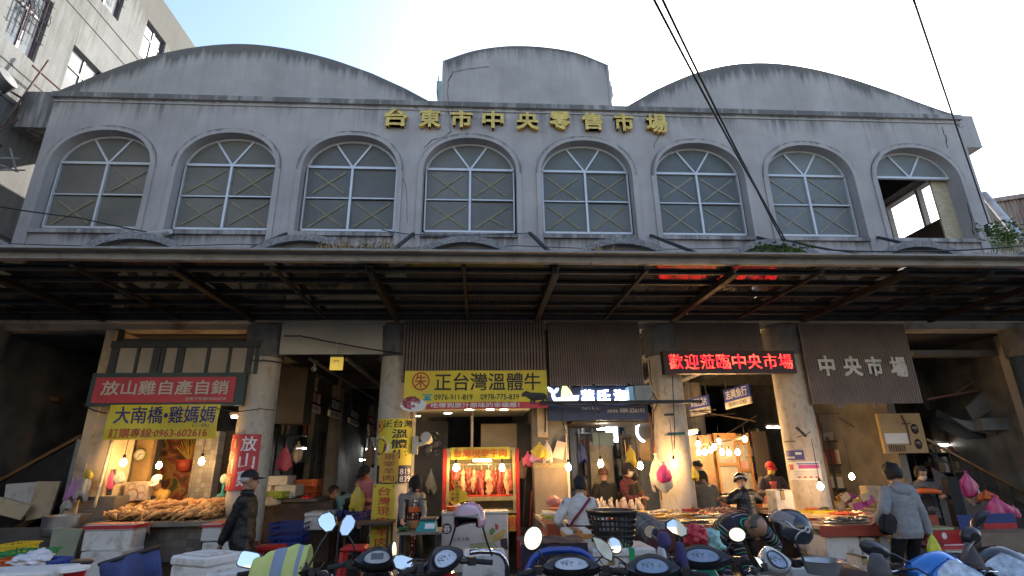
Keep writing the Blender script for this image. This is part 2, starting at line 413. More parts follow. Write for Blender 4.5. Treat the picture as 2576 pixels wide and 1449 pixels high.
# cracks in the render and the gutter ends beside the middle gable
rr = random.Random(11)
def crack(pts, r=.008):
    P_ = [at(*q, Y=-.004) for q in pts]; out = []
    for a_, b_ in zip(P_, P_[1:]):
        n_ = max(2, int((b_-a_).length/.09))
        for t_ in range(n_): out.append(a_+(b_-a_)*(t_/n_)+Vector((rr.uniform(-.018, .018), 0, rr.uniform(-.012, .012))))
    out.append(P_[-1]); ck_ = MB()
    for i_ in range(len(out)-1):
        w_ = r*rr.uniform(.3, 1.1); ck_.bar(out[i_], out[i_+1], .004, w_*2)
    ck_.build('crack', mat('crack_black', (.03, .03, .03), .95), mk)
crack([(1139, 178), (1128, 205), (1127, 256)]); crack([(1128, 268), (1131, 300), (1133, 332), (1116, 344), (1085, 352), (1066, 372)]); crack([(1139, 182), (1180, 172), (1230, 168)], .005)
crack([(2368, 318), (2374, 338)]); crack([(2376, 338), (2384, 372)], .02); crack([(2405, 306), (2415, 320), (2425, 318)]); crack([(1655, 300), (1660, 330), (1645, 372)], .009); crack([(1003, 250), (1040, 262), (1062, 285)], .012); crack([(1035, 258), (1055, 262), (1085, 262)], .01); crack([(1000, 420), (1020, 470), (1025, 560)], .005); crack([(2420, 440), (2436, 520), (2450, 590)], .012)
for x, s in ((-1.75, -1), (1.78, 1)):
    g_ = MB(); g_.box(min(x+s*.01, x+s*.14), max(x+s*.01, x+s*.14), .3, 6, 9.15, 9.42); g_.box(min(x+s*.01, x+s*.10), max(x+s*.01, x+s*.10), .3, 6, 8.6, 9.15); g_.bar((x+s*.1, .32, 9.4), (x+s*.1, .32, 9.55), .03, .03); g_.build('gable_gutter', mat('mint_grey_sheet', (.35, .42, .40), .6), mk)
# roof, side and rear walls, storey slab
roofm = mat('roof_sheet', (.16, .16, .16), .7); inn = mat('upper_room_plaster', (.30, .29, .27), .9, var=.2)
brown = mat('brown_corrugated', (.055, .035, .025), .6, var=.2)
bm_ = MB()
bm_.box(-9.2, 9.35, .28, 15, 8.25, 8.5); bm_.build('roof', roofm, mk)
sw = MB()
sw.box(-9.2, -9.0, .01, 15, 4.15, 8.25); sw.box(-9.2, 9.35, 15, 15.2, .1, 8.5)
# right wall with its run of side windows
sw.box(9.15, 9.35, .01, .5, .1, 8.25); sw.box(9.15, 9.35, .5, 15, 4.15, 6.35); sw.box(9.15, 9.35, .5, 15, 7.55, 8.25)
for k in range(15): sw.box(9.17, 9.30, 1.25+.95*k, 1.32+.95*k, 6.35, 7.55)
sw.build('side_wall', stucco, mk)
MB().box(-9.0, 9.15, .3, 15, 4.3, 4.5).build('storey_slab', inn, mk)
sf = MB(); sf.box(9.13, 9.149, .5, 15, 5.6, 6.6)
for k in range(40): sf.box(9.10, 9.145, .6+.22*k, .71+.22*k, 5.7, 6.55)
sf.build('corrugated_dado', brown, mk)
sb = MB(); sb.box(8.9, 9.14, .55, 15, 7.6, 8.1); sb.build('inner_beam', mat('dark_beam', (.05, .045, .04), .8), mk)
MB().box(8.6, 9.13, .302, .34, 4.6, 7.6).build('brick_jamb', mat_checker('cream_brick', (.45, .38, .25), (.36, .3, .2), (.2, .17, .12), .11, .06, .6, .5), mk)

# windows
alum = mat('white_aluminium', (.50, .51, .53), .35, metal=.2, var=.06)
tape = mat('yellowed_tape', (.19, .17, .10), .7, var=.2)
tape2 = mat('grey_tape', (.21, .20, .155), .7, var=.2)
def pane_mat(name, c, r=.25): return mat(name, c, r, var=.18, scale=1.4, spec=.4, bump=.3, bscale=160)
panes = [pane_mat('frosted_pane_brown', (.13, .12, .10)), pane_mat('frosted_pane_brown', (.13, .12, .10)), pane_mat('frosted_pane_dim', (.10, .097, .088)),
         pane_mat('frosted_pane_dark', (.12, .118, .105)), pane_mat('frosted_pane_blue', (.108, .118, .112)), pane_mat('frosted_pane_slate', (.098, .11, .11)),
         pane_mat('frosted_pane_pale', (.15, .165, .165)), pane_mat('frosted_pane_pale', (.15, .165, .165))]
pats = [['10', '01x'], ['00v', '10', '01', '11'], ['00', '01', '11'], ['00', '10', '01', '11v'], ['00', '10', '01', '11'], ['00', '10', '01', '11'], ['00', '10', '01x', '11'], []]
for i in range(8):
    xc = (i-3.5)*BW; y = .2; a = .86; zt = 7.2; zb = 5.86; T = .045; opn = i == 7
    fr = MB()
    fr.box(xc-a, xc+a, y-.03, y+.03, zt-.024, zt+.024)
    ang = lambda t: Vector((xc+a*math.cos(t), y, arch(a*math.cos(t), a+.02, AB-.02)))
    pts = [Vector((xc+a, y, zt))]+[ang(PI*k/24) for k in range(1, 24) if ang(PI*k/24).z > zt]+[Vector((xc-a, y, zt))]
    for p, q in zip(pts, pts[1:]): fr.bar(p, q, .04, .035, up=Vector((0, 1, 0)))
    for sx in (-.36, .34): fr.bar((xc, y, zt), (xc+sx, y, arch(sx)-.02), .035, .05, up=Vector((0, 1, 0)))
    if not opn:
        fr.box(xc-.021, xc+.021, y-.035, y+.035, zb, zt-.03)
        mid = (zt+zb)/2
        fr.box(xc-a, xc-.03, y-.02, y+.02, mid-.012, mid+.012); fr.box(xc+.03, xc+a, y-.03, y+.012, mid-.013, mid+.013)
        for sx in (-1, 1): fr.box(xc+sx*a-.014, xc+sx*a+.014, y-.032, y+.032, zb, zt-.03)
        fr.box(xc-a, xc+a, y-.033, y+.033, zb-.03, zb+.012)
    wf = fr.build('window', alum, mk, label='open arched window with only its fan light glazed' if opn else None)
    g = MB(); poly = [(p.x, p.z) for p in pts]
    g.prism(poly, .012, lambda u, v, w_: Vector((u, y+.006+w_, v)))
    if not opn:
        for px in (0, 1):
            for pz in (0, 1):
                x0 = xc-a+.02+px*a; z0 = zb+.01+pz*(zt-zb)/2; yy = y+.01+.012*px
                g.box(x0, x0+a-.04, yy, yy+.008, z0, z0+(zt-zb)/2-.04)
    g.build('pane', panes[i], wf)
    t = MB(); rr = random.Random(i)
    for p in pats[i]:
        px, pz = int(p[0]), 1-int(p[1]); x0 = xc-a+.1+px*a+rr.uniform(-.02, .03); z0 = zb+.07+pz*(zt-zb)/2+rr.uniform(-.02, .02)
        dx = a-.2+rr.uniform(-.06, .02); dz = (zt-zb)/2-.16+rr.uniform(-.04, .0); yy = y-.002 if px == 0 else y+.01
        if p.endswith('v'):
            t.bar((x0, yy, z0), (x0+dx, yy, z0+dz), .007, .035); t.bar((x0+dx*.45, yy-.002, z0+dz*.42), (x0+dx*.9, yy-.002, z0+.04), .007, .035)
        else:
            t.bar((x0, yy, z0+dz), (x0+dx, yy, z0+rr.uniform(-.03, .03)), .006, .035)
            if not p.endswith('x') or rr.random() < .7: t.bar((x0, yy-.003, z0+rr.uniform(-.02, .03)), (x0+dx, yy-.003, z0+dz), .006, .035)
    if t.v: t.build('tape', tape if i < 5 else tape2, wf)
# gold lettering
gold = mat('gilded_letters', (.78, .47, .12), .24, metal=.9, var=.25, scale=14)
name = '台東市中央零售市場'
gxs = [(970, 1025, 279, 323), (1057, 1108, 281, 325), (1135, 1188, 283, 326), (1214, 1266, 284, 328), (1299, 1354, 287, 331), (1381, 1434, 287, 331), (1461, 1514, 290, 332), (1541, 1593, 291, 335), (1621, 1677, 293, 339)]
for ch, (xa, xb, ya, yb) in zip(name, gxs):
    P = Pq((xa, ya), (xb, yb), -.03)
    write(P, ch, (0, 0, 1, 1), bold=.016, th=.09, d=0, bevel=.012, res=3).build('letter', gold, mk, smooth='auto')
# concrete vault awnings over the street
hm = MB()
for i in range(1, 7+0):
    pass
for i in range(8):
    xc = (i-3.5)*BW; Ro, Ri = .86, .76; zc0, bo = 4.2, .58
    prof = [(xc-Ro*math.cos(PI*k/20), zc0+bo*math.sin(PI*k/20)) for k in range(21)]; prin = [(xc-Ri*math.cos(PI*k/20), zc0+(bo-.1)*math.sin(PI*k/20)) for k in range(21)]
    rings = [[Vector((a_[0], -2.05, a_[1])), Vector((a_[0], -.02, a_[1])), Vector((b_[0], -.02, b_[1])), Vector((b_[0], -2.05, b_[1]))] for a_, b_ in zip(prof, prin)]
    hm.loft(rings, 0, False)
    hm.prism(prin, .05, lambda u, v, w_: Vector((u, -1.95+w_, v)), 1)
hm.box(-9.3, 9.4, -2.0, -.02, 4.16, 4.235)
hm.build('vault_awning', [rough_conc, vault_dark], mk, smooth='auto')

# columns, beam
beamm = mat('peeling_beam_paint', (.42, .40, .36), .85, var=.12, scale=3, bump=.3, bscale=30, dirt=(.17, .135, .11), dscale=1.6)
MB().box(-9.6, 9.7, -.12, .35, 3.98, 4.155).box(-9.6, 9.7, -.06, .3, 3.88, 3.98).build('street_beam', beamm, mk)
pil = [-9.2, -4.58, -2.34, 2.3, 4.55, 9.2]
for k, x in enumerate(pil):
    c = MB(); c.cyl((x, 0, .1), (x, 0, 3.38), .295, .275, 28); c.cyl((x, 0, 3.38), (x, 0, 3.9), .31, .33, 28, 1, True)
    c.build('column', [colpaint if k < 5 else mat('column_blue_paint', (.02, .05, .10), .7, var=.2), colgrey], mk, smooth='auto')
for yy in (4.6, 9.4):
    for x in (-9.1, -4.6, -2.3, 2.3, 4.6, 9.1):
        MB().cyl((x, yy, .1), (x, yy, 3.88), .25, None, 20).build('column', colpaint, mk, smooth='auto', label='inner round column of the market hall')
# hall ceiling, beams, inner walls
ceil = mat('sooty_ceiling', (.06, .058, .056), .9, var=.25, scale=2)
MB().box(-9.2, 9.3, .35, 15, 3.86, 3.97).build('hall_ceiling', ceil, mk)
ib = MB()
for x in (-4.6, -2.3, 0, 2.3, 4.6): ib.box(x-.14, x+.14, .35, 15, 3.55, 3.86)
for yy in (4.6, 9.4): ib.box(-9.2, 9.3, yy-.14, yy+.14, 3.5, 3.86)
ib.build('ceiling_beam', mat('grey_beam', (.10, .098, .095), .9, var=.2), mk)
dw = mat('grimy_inner_wall', (.15, .14, .125), .85, var=.4, scale=2.2, bump=.1)
dwb = mat('grimy_back_wall', (.12, .115, .11), .85, var=.4, scale=1.2)
MB().box(-6.98, -6.83, .6, 9, .1, 3.86).build('inner_wall', dw, mk)
MB().box(-4.72, -4.6, 3.2, 9, .1, 3.86).build('inner_wall', dw, mk)
MB().box(-.02, .08, 1.1, 6, .1, 3.86).build('inner_wall', dw, mk)
MB().box(-9.2, -9.05, .3, 15, .1, 4.0).build('inner_wall', dw, mk); MB().box(9.15, 9.3, .5, 15, .1, 4.15).build('inner_wall', dw, mk)
MB().box(6.95, 7.1, .9, 8, .1, 3.86).build('inner_wall', dw, mk)
MB().box(-9.2, 9.3, 14.4, 14.6, .1, 3.86).build('hall_back_wall', dwb, mk)

# ================================================================== canopy
canm = mat('aged_gutter', (.235, .232, .22), .6, var=.12, scale=5, dirt=(.15, .135, .11), dscale=4)
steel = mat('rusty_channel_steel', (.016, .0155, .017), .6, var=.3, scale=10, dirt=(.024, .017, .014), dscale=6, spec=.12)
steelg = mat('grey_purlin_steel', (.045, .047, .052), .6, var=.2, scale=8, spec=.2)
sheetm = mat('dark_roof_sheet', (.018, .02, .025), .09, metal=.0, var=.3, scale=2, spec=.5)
cn = thing('street_canopy', 'wide flat metal canopy with a pale gutter edge across the market front', 'canopy', (0, -1.5, 4.0))
gt = MB()
for k in range(8):
    xa = -11+2.86*k; gt.box(xa, xa+2.855, -3.06, -2.98, 3.98+.004*(k % 2), 4.10+.004*(k % 2))
gt.box(-11, 11.8, -3.2, -3.06, 4.06, 4.085)
gt.build('gutter', canm, cn)
pm_ = MB()
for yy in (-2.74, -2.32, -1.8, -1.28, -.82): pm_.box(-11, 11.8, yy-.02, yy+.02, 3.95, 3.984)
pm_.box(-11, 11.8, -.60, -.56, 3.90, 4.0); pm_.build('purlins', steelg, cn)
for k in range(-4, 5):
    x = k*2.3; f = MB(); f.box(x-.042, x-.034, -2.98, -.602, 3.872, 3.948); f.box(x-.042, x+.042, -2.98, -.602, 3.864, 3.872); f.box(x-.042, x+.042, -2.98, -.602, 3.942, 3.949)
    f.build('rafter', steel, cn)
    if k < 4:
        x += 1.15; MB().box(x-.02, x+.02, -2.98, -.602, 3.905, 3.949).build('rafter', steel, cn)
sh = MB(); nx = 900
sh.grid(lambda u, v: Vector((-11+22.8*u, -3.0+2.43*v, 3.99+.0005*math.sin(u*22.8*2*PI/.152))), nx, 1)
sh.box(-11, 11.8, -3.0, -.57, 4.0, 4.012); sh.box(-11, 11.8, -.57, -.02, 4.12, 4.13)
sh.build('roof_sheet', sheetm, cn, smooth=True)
# stays from the facade to the canopy
for (a, b) in (((432, 585), (200, 628)), ((720, 588), (600, 640)), ((1040, 588), (975, 640)), ((1333, 586), (1388, 640)), ((1637, 592), (1760, 640)), ((1905, 597), (2060, 640)), ((2208, 597), (2400, 640))):
    p = at(*a, Y=-.02); q = at(*b, Y=-1.6)
    MB().bar(p, q, .05, .05).build('stay', steelg if a[0] != 432 else alum, cn)
MB().cyl(at(372, 588, Y=-.1), at(430, 582, Y=-.3), .04).build('conduit', alum, mk, smooth='auto')
# ================================================================== neighbours
oldw = mat_stucco('old_cream_render', (.20, .20, .19), stain=(.07, .065, .05), light=(.10, .095, .08))
LX = -10.3; RT = 14.75
nb = thing('apartment_block', 'tall stained cream apartment block rising behind the left gable', 'building', (LX, 2, 0))
wins = [(-.25, .5, 9.75, 11.35, 1), (1.26, 2.22, 9.55, 10.95, 0), (1.3, 2.25, 12.6, 14.2, 1), (3.2, 4.1, 12.45, 13.65, 0), (-.3, .45, 6.2, 7.7, 0), (4.6, 5.6, 12.45, 13.6, 0), (3.2, 4.2, 9.5, 10.9, 0), (.2, 1.2, 3.2, 4.6, 0), (-2.6, -1.6, 9.75, 11.35, 0), (-2.6, -1.6, 6.2, 7.7, 0)]
ys = sorted({-6, 14} | {a for q in wins for a in q[:2]}); zs = sorted({0, RT} | {a for q in wins for a in q[2:4]})
m = MB()
for ya, yb in zip(ys, ys[1:]):
    for za, zb in zip(zs, zs[1:]):
        if any(q[0]-.01 <= ya and yb <= q[1]+.01 and q[2]-.01 <= za and zb <= q[3]+.01 for q in wins): continue
        m.grid(lambda u, v: Vector((LX, ya+(yb-ya)*u, za+(zb-za)*v)), 2, 3, attr=lambda u, v: max(0, 1-(RT-(za+(zb-za)*v))/1.6)+.45)
for q in wins:
    for (a, b) in (((q[0], q[2]), (q[1], q[2])), ((q[1], q[2]), (q[1], q[3])), ((q[1], q[3]), (q[0], q[3])), ((q[0], q[3]), (q[0], q[2]))):
        m.add([(LX, a[0], a[1]), (LX, b[0], b[1]), (LX-.2, b[0], b[1]), (LX-.2, a[0], a[1])], [(3, 2, 1, 0)])
m.build('wall', oldw, nb)
MB().box(LX-8, LX-.02, -6, 14, RT-.05, RT).box(LX-8, LX-.3, 13.9, 14, 0, RT).build('roof', roofm, nb)
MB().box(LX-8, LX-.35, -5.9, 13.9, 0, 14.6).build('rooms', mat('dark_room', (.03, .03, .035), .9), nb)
bl = MB()
for z in (6.0, 9.32, 12.25): bl.box(LX, LX+.012, -6, 14, z, z+.03)
for z in (11.72, 8.6): bl.box(LX, LX+.012, -6, 14, z, z+.02)
bl.build('plaster_line', mat('joint_grey', (.1, .1, .09), .9), nb)
maroon = mat('maroon_window_frame', (.10, .045, .05), .5); dkf = mat('dark_window_frame', (.05, .045, .05), .5)
glz = mat('sky_window_glass', (.07, .09, .10), .12, var=.3, scale=1.5, spec=.45)
for q in wins:
    f = MB(); x = LX-.1; my = (q[0]+q[1])/2
    for ya, yb, za, zb in ((q[0], q[1], q[2], q[2]+.06), (q[0], q[1], q[3]-.06, q[3]), (q[0], q[0]+.06, q[2], q[3]), (q[1]-.06, q[1], q[2], q[3]), (my-.03, my+.03, q[2], q[3]), (q[0], q[1], q[2]+.62*(q[3]-q[2]), q[2]+.62*(q[3]-q[2])+.05)):
        f.box(x-.03, x+.03+.001*(ya == my-.03), ya, yb, za, zb)
    wf = f.build('window', maroon if q[4] else dkf, nb)
    g = MB(); g.box(x-.008, x+.008, q[0]+.05, my-.02, q[2]+.05, q[3]-.05); g.box(x-.003, x+.012, my+.02, q[1]-.05, q[2]+.05, q[3]-.05); g.build('pane', glz, wf)
    if q[4]:
        gr_ = MB()
        for k in range(7):
            yy = q[0]+(q[1]-q[0])*(k+.5)/7; gr_.cyl((LX+.06, yy, q[2]+.4), (LX+.06, yy, q[3]), .009, None, 5)
        for k in range(6):
            z = q[2]+.45+.25*k
            if z < q[3]: gr_.cyl((LX+.065, q[0], z), (LX+.065, q[1], z), .008, None, 5)
        for k in range(7):
            yy = q[0]+(q[1]-q[0])*(k+.5)/7
            gr_.tube([(LX+.07, yy+.05*math.cos(t*PI/5), q[3]-.55+.1*math.sin(t*PI/5)) for t in range(11)], .008, 4)
        gr_.build('window_grille', mat('black_iron', (.03, .025, .03), .6), wf)
rk = MB()
iron = MATS['black_iron']; rust = mat('rusty_iron', (.10, .055, .04), .8, var=.4, scale=15)
def rod(mb, pts, r, X): mb.tube([at(*p, X=X) if len(p) == 2 else p for p in pts], r, 6)
for a, b in (((122, 152), (5, 320)), ((2, 215), (60, 250)), ((0, 240), (45, 210)), ((82, 165), (150, 225)), ((-5, 330), (45, 300))): rod(rk, [a, b], .022, LX+.25)
rk.build('iron_bracket', rust, nb)
ac = MB(); c = at(8, 200, X=LX+.3); ac.lathe([(0, .12), (.2, .1), (.22, 0), (.22, -.12), (0, -.12)], c, 18, 0, Matrix.Rotation(R(60), 3, 'Y')); ac.build('vent_cowl', mat('dull_zinc', (.12, .12, .12), .6, .3), nb, smooth='auto')
pr = MB()
for a, b in (((0, 398), (48, 398)), ((0, 428), (62, 428)), ((25, 372), (42, 432)), ((0, 415), (45, 432))): rod(pr, [a, b], .018, LX+.3)
pr.build('wire_rack', mat('pale_pipe', (.35, .35, .33), .6), nb)

sh_ = thing('iron_shed', 'low shed with rust streaked corrugated wall right of the market', 'shed', (16, 5, 0))
rustc = mat('rust_streaked_sheet', (.30, .24, .20), .75, var=.35, scale=5, dirt=(.16, .06, .035), dscale=1.3, stretch=(1, 1, .35))
p0 = at(2480, 512, Y=3.5); p1 = at(2700, 470, Y=3.5)
m = MB(); m.grid(lambda u, v: Vector((p0.x-.3+6*u, 3.5+.03*math.sin(u*6*2*PI/.12), 0+(p0.z+.45*math.sin(min(1, u*1.6)*PI/2))*v)), 300, 3); m.build('wall', rustc, sh_)
m = MB(); m.grid(lambda u, v: Vector((p0.x-.35+6.1*u, 3.4+5*v, .03+p0.z+.45*math.sin(min(1, u*1.6)*PI/2))), 24, 1); m.grid(lambda u, v: Vector((p0.x-.35+6.1*u, 3.4, -.1+.13*v+p0.z+.45*math.sin(min(1, u*1.6)*PI/2))), 24, 1); m.build('roof', rustc, sh_)
m = MB(); a = at(2475, 488, Y=.6); b = at(2572, 605, Y=-.4); m.tube([a, a+(b-a)*.6, b], .07, 10); m.build('drainpipe', mat('grey_pvc', (.4, .4, .41), .5, dirt=(.2, .2, .19)), mk, smooth='auto')
# flood lamp on the right corner
fl = thing('flood_lamp', 'small flood lamp with bright white face on the right corner of the facade', 'lamp', at(2500, 590, Y=-.4))
P = Pq((2489, 563), (2510, 588), -.55); m = MB(); board(P, m, .03, 0, 0, 1, 0, 1); m.build('face', mat('lamp_diffuser', (.85, .87, .9), .3), fl)
m = MB(); board(P, m, .08, 0, -.08, 1.08, -.08, 1.08, -.032); m.bar(P.p(.5, 0, -.06), P.p(.6, -.9, .35), .03, .03); m.build('housing', iron, fl)

# the sunlit row of shophouses across the street, behind the camera
opp = mat('sunlit_cream_render', (.62, .53, .40), .85, var=.1, scale=.8)
rr = random.Random(5); x = -26.0
for k in range(6):
    wd = 8.6; hh = (8.6, 7.5, 9.4, 8.0, 9.0, 7.8)[k]
    t = thing('shophouse', 'cream shophouse across the street, number of storeys three, house width eight metres', 'building', (x+wd/2, -21, 0), group='shophouses across the street')
    MB().box(x, x+wd-.15, -28, -20.5, 0, hh).build('wall', opp, t)
    for fz in (3.8, 6.9):
        for j in range(3):
            x0 = x+.7+2.5*j; MB().box(x0, x0+1.7, -20.5, -20.44, fz, fz+1.6).build('window', glz, t)
    MB().box(x, x+wd-.15, -20.5, -20.43, 0, 3.7).build('unseen_dark_front', mat('light_damping_front', (.03, .03, .032), .7), t); MB().box(x, x+wd-.15, -20.43, -17.6, 3.5, 3.62).build('awning', mat('light_blocking_awning', (.14, .14, .13), .8), t)  # unseen dark front and awning, added to cut bounce light into the stalls
    x += wd

# ================================================================== cables
blk = mat('black_cable', (.012, .012, .013), .6)
def cable(pts, r, label, name='power_cable'):
    m = MB(); P_ = []
    for i in range(len(pts)-1):
        a, b = Vector(pts[i]), Vector(pts[i+1]); L_ = (b-a).length
        for t in range(8): P_.append(a+(b-a)*(t/8)-Vector((0, 0, .012*L_*4*(t/8)*(1-t/8))))
    P_.append(Vector(pts[-1])); m.tube(P_, r, 6)
    return m.build(name, blk, None, True, label, 'cable')
A_ = at(1968, 602, Y=-2.2)
cable([at(1625, -40, Y=-6), at(1905, 480, Y=-3.1), A_], .011, 'left of the two black power cables crossing the facade to the canopy')
cable([at(1648, -40, Y=-6), at(1892, 452, Y=-3.0), at(1975, 603, Y=-2.2)], .011, 'right of the two black power cables crossing the facade to the canopy')
cable([at(2285, -40, Y=-5), at(2400, 300, Y=-2.2), at(2490, 568, Y=-.5)], .012, 'single black cable running down the sky to the flood lamp')
cable([A_, at(2080, 628, Y=-2.4), at(2300, 632, Y=-2.4), at(2576, 618, Y=-2.4)], .011, 'black cable strung along the canopy top at right')
cable([at(1975, 603, Y=-2.2), at(2130, 634, Y=-2.45), at(2420, 644, Y=-2.5)], .009, 'thin black cable sagging onto the canopy right of centre')
cable([at(-30, 515, Y=-1.5), at(200, 548, Y=-.8), at(385, 586, Y=-.05)], .011, 'black cable slanting across the leftmost arched window')
cable([at(-20, 611, Y=-1.9), at(600, 614, Y=-1.9), at(1300, 618, Y=-1.9), at(1900, 622, Y=-1.9)], .006, 'long thin wire strung level above the canopy edge')
cable([at(960, 578, Y=-.1), at(1035, 590, Y=-.1), at(1330, 586, Y=-.1)], .008, 'thin black cable sagging under the middle windows')
cable([at(715, 845, Y=-.4), at(755, 845, Y=-.4), at(782, 850, Y=-.4), at(860, 865, Y=-.4), at(1010, 889, Y=-.42)], .012, 'black cable with taped joints crossing the cream header panel')

# plants growing on the canopy
def grass_tuft(px, py, Y, wd, n, col, label, seed, hgt=.25, leafy=False):
    rr = random.Random(seed); m = MB(); c = at(px, py, Y=Y)
    for k in range(n):
        b = c+Vector((rr.uniform(-wd, wd), rr.uniform(-.12, .12), -.06)); a = rr.uniform(0, 2*PI); L_ = hgt*rr.uniform(.4, 1)
        if leafy:
            t = b+Vector((math.cos(a)*.1, math.sin(a)*.1, L_)); m.tube([b, t], .004, 4)
            for q in range(4):
                s = t+Vector((rr.uniform(-.07, .07), rr.uniform(-.07, .07), rr.uniform(-.1, .05))); d = Vector((rr.uniform(-1, 1), rr.uniform(-1, 1), rr.uniform(-.2, .6))).normalized()*.055; e = d.cross(Vector((.3, .2, 1))).normalized()*.025
                m.add([s, s+d*.5+e, s+d, s+d*.5-e], [(0, 1, 2, 3)])
        else:
            d = Vector((math.cos(a), math.sin(a), 0)); pts = [b, b+d*L_*.25+Vector((0, 0, L_*.8)), b+d*L_*.7+Vector((0, 0, L_*.75*rr.uniform(.4, 1.1)))]
            e = d.cross(Vector((0, 0, 1)))*.006
            m.add([pts[0]-e, pts[0]+e, pts[1]+e, pts[1]-e, pts[2]], [(0, 1, 2, 3), (3, 2, 4)])
    return m.build('weed_clump', col, None, False, label, 'weed', 'weeds growing on the canopy')
straw = mat('dry_grass', (.30, .22, .13), .9, var=.35, scale=20); grn = mat('weed_green', (.10, .17, .035), .8, var=.4, scale=20)
grass_tuft(895, 632, -2.6, .5, 260, straw, 'widest clump of dry straw grass on the canopy edge', 1, .24)
grass_tuft(935, 630, -2.55, .12, 40, grn, 'green shoots among the widest dry grass clump on the canopy', 2, .14)
grass_tuft(1050, 632, -2.6, .22, 90, straw, 'smaller dry grass clump right of the widest one on the canopy', 3, .12)
grass_tuft(1520, 637, -2.5, .12, 60, straw, 'dry twiggy clump in front of the fourth vault awning', 4, .2)
grass_tuft(1945, 640, -2.6, .18, 22, grn, 'leafy green weed left of its pair on the right canopy', 5, .16, True)
grass_tuft(1990, 640, -2.6, .12, 18, grn, 'leafy green weed right of its pair on the right canopy', 6, .16, True)
grass_tuft(2545, 622, -2.0, .3, 60, grn, 'leafy bush by the drainpipe at the right edge', 7, .45, True)
grass_tuft(2465, 640, -2.6, .16, 40, straw, 'dry grass tuft at the right end of the canopy edge', 8, .1)

# ================================================================== signs
redv = mat('red_sign_face', (.58, .05, .06), .5, var=.12, scale=3, dirt=(.45, .04, .05), dscale=1.8, bump=.15, bscale=4); grnf = mat('dark_green_frame', (.03, .06, .05), .5, var=.2)
cream_t = mat('cream_lettering', (.62, .56, .42), .5, var=.05); yel = mat('yellow_vinyl', (.80, .63, .03), .5, var=.08, scale=2, dirt=(.66, .51, .05), dscale=1.6, bump=.35, bscale=5)
navy_t = mat('navy_lettering', (.03, .03, .16), .5); red_t = mat('red_lettering', (.52, .05, .03), .5); blk_t = mat('black_lettering', (.02, .018, .015), .5)
wht_t = mat('white_lettering', (.8, .8, .8), .5, var=.03); white_p = mat('white_paper', (.75, .74, .71), .6, var=.04)
# red chicken sign in a green frame
sg = thing('shop_sign', 'long red signboard with cream characters in a dark green frame', 'sign', at(420, 1018, Y=-.4))
P = Pq((232, 938), (607, 1019), -.42); m = MB(); board(P, m, .10, 0, 0, 1, 0, 1, -.02); m.build('frame', grnf, sg)
P2 = Plane(P.p(.035, .1), P.p(.94, .1), P.p(.035, .86)); m = MB(); board(P2, m, .02, 0, front=0); m.build('face', redv, sg)
write(P2, '放山雞自產自銷', (.055, .30, .955, .86), bold=.013, th=.006).build('lettering', cream_t, sg)
write(P2, '射馬干牧場100004728', (.66, .06, .95, .2), th=.004).build('lettering', cream_t, sg)
# yellow chicken banner
ban = Pq((276, 1018), (546, 1104), -.46, ll=(262, 1106), ur=(549, 1018))
m = MB(); bwv = lambda x, y: .016*math.sin(x*9+1)+.012*math.sin(x*5+y*6)+.006*math.sin(x*31-y*8)
def banner(P, m, nu=24, nv=8, wv=bwv, th=0): return m.grid(lambda u, v: P.p(u, v, wv(u, v)), nu, nv)
def wmap(P, wv): return lambda x, y, d: P.p(x, y, wv(x, y)+d)
sg = thing('banner', 'yellow vinyl banner with blue brush characters hung under the red sign', 'banner', at(400, 1105, Y=-.46))
banner(ban, MB()).build('cloth', yel, sg, True)
write(ban, '大南橋•雞媽媽', (.06, .46, .97, .95), bold=.013, th=.003, map_=wmap(ban, bwv)).build('lettering', navy_t, sg)
write(ban, '訂購專線:0963-602616', (.05, .05, .92, .32), bold=.012, th=.003, map_=wmap(ban, bwv)).build('lettering', red_t, sg)
write(ban, '(二店)', (.78, .33, .93, .44), th=.003, map_=wmap(ban, bwv)).build('lettering', navy_t, sg)
# red banner wrapped round the column
sg = thing('column_banner', 'red vertical banner with pale characters wrapped round the cream column', 'banner', (-4.58, 0, 1.0))
cx = -4.58; zt_, zb_ = at(640, 1092, Y=-.3).z, at(620, 1233, Y=-.3).z
def wrap(a0, a1, z0, z1, x0, r=.31): return lambda x, y, d: Vector((x0+(r+d)*math.sin(a0+(a1-a0)*x), -(r+d)*math.cos(a0+(a1-a0)*x), z0+(z1-z0)*y))
wp = wrap(R(-95), R(42), zb_, zt_, cx); m = MB(); m.grid(lambda u, v: wp(u, v, 0), 20, 4); m.build('cloth', redv, sg, True)
PW = Plane((0, 0, 0), (.74, 0, 0), (0, 0, zt_-zb_))
write(PW, '放山雞', (.62, .05, .92, .98), bold=.013, th=.003, d=.001, vert=True, map_=wp).build('lettering', wht_t, sg)
write(PW, '自產自銷', (.22, .05, .48, .96), bold=.013, th=.003, d=.001, vert=True, map_=wp).build('lettering', mat('tan_lettering', (.7, .5, .2), .5), sg)
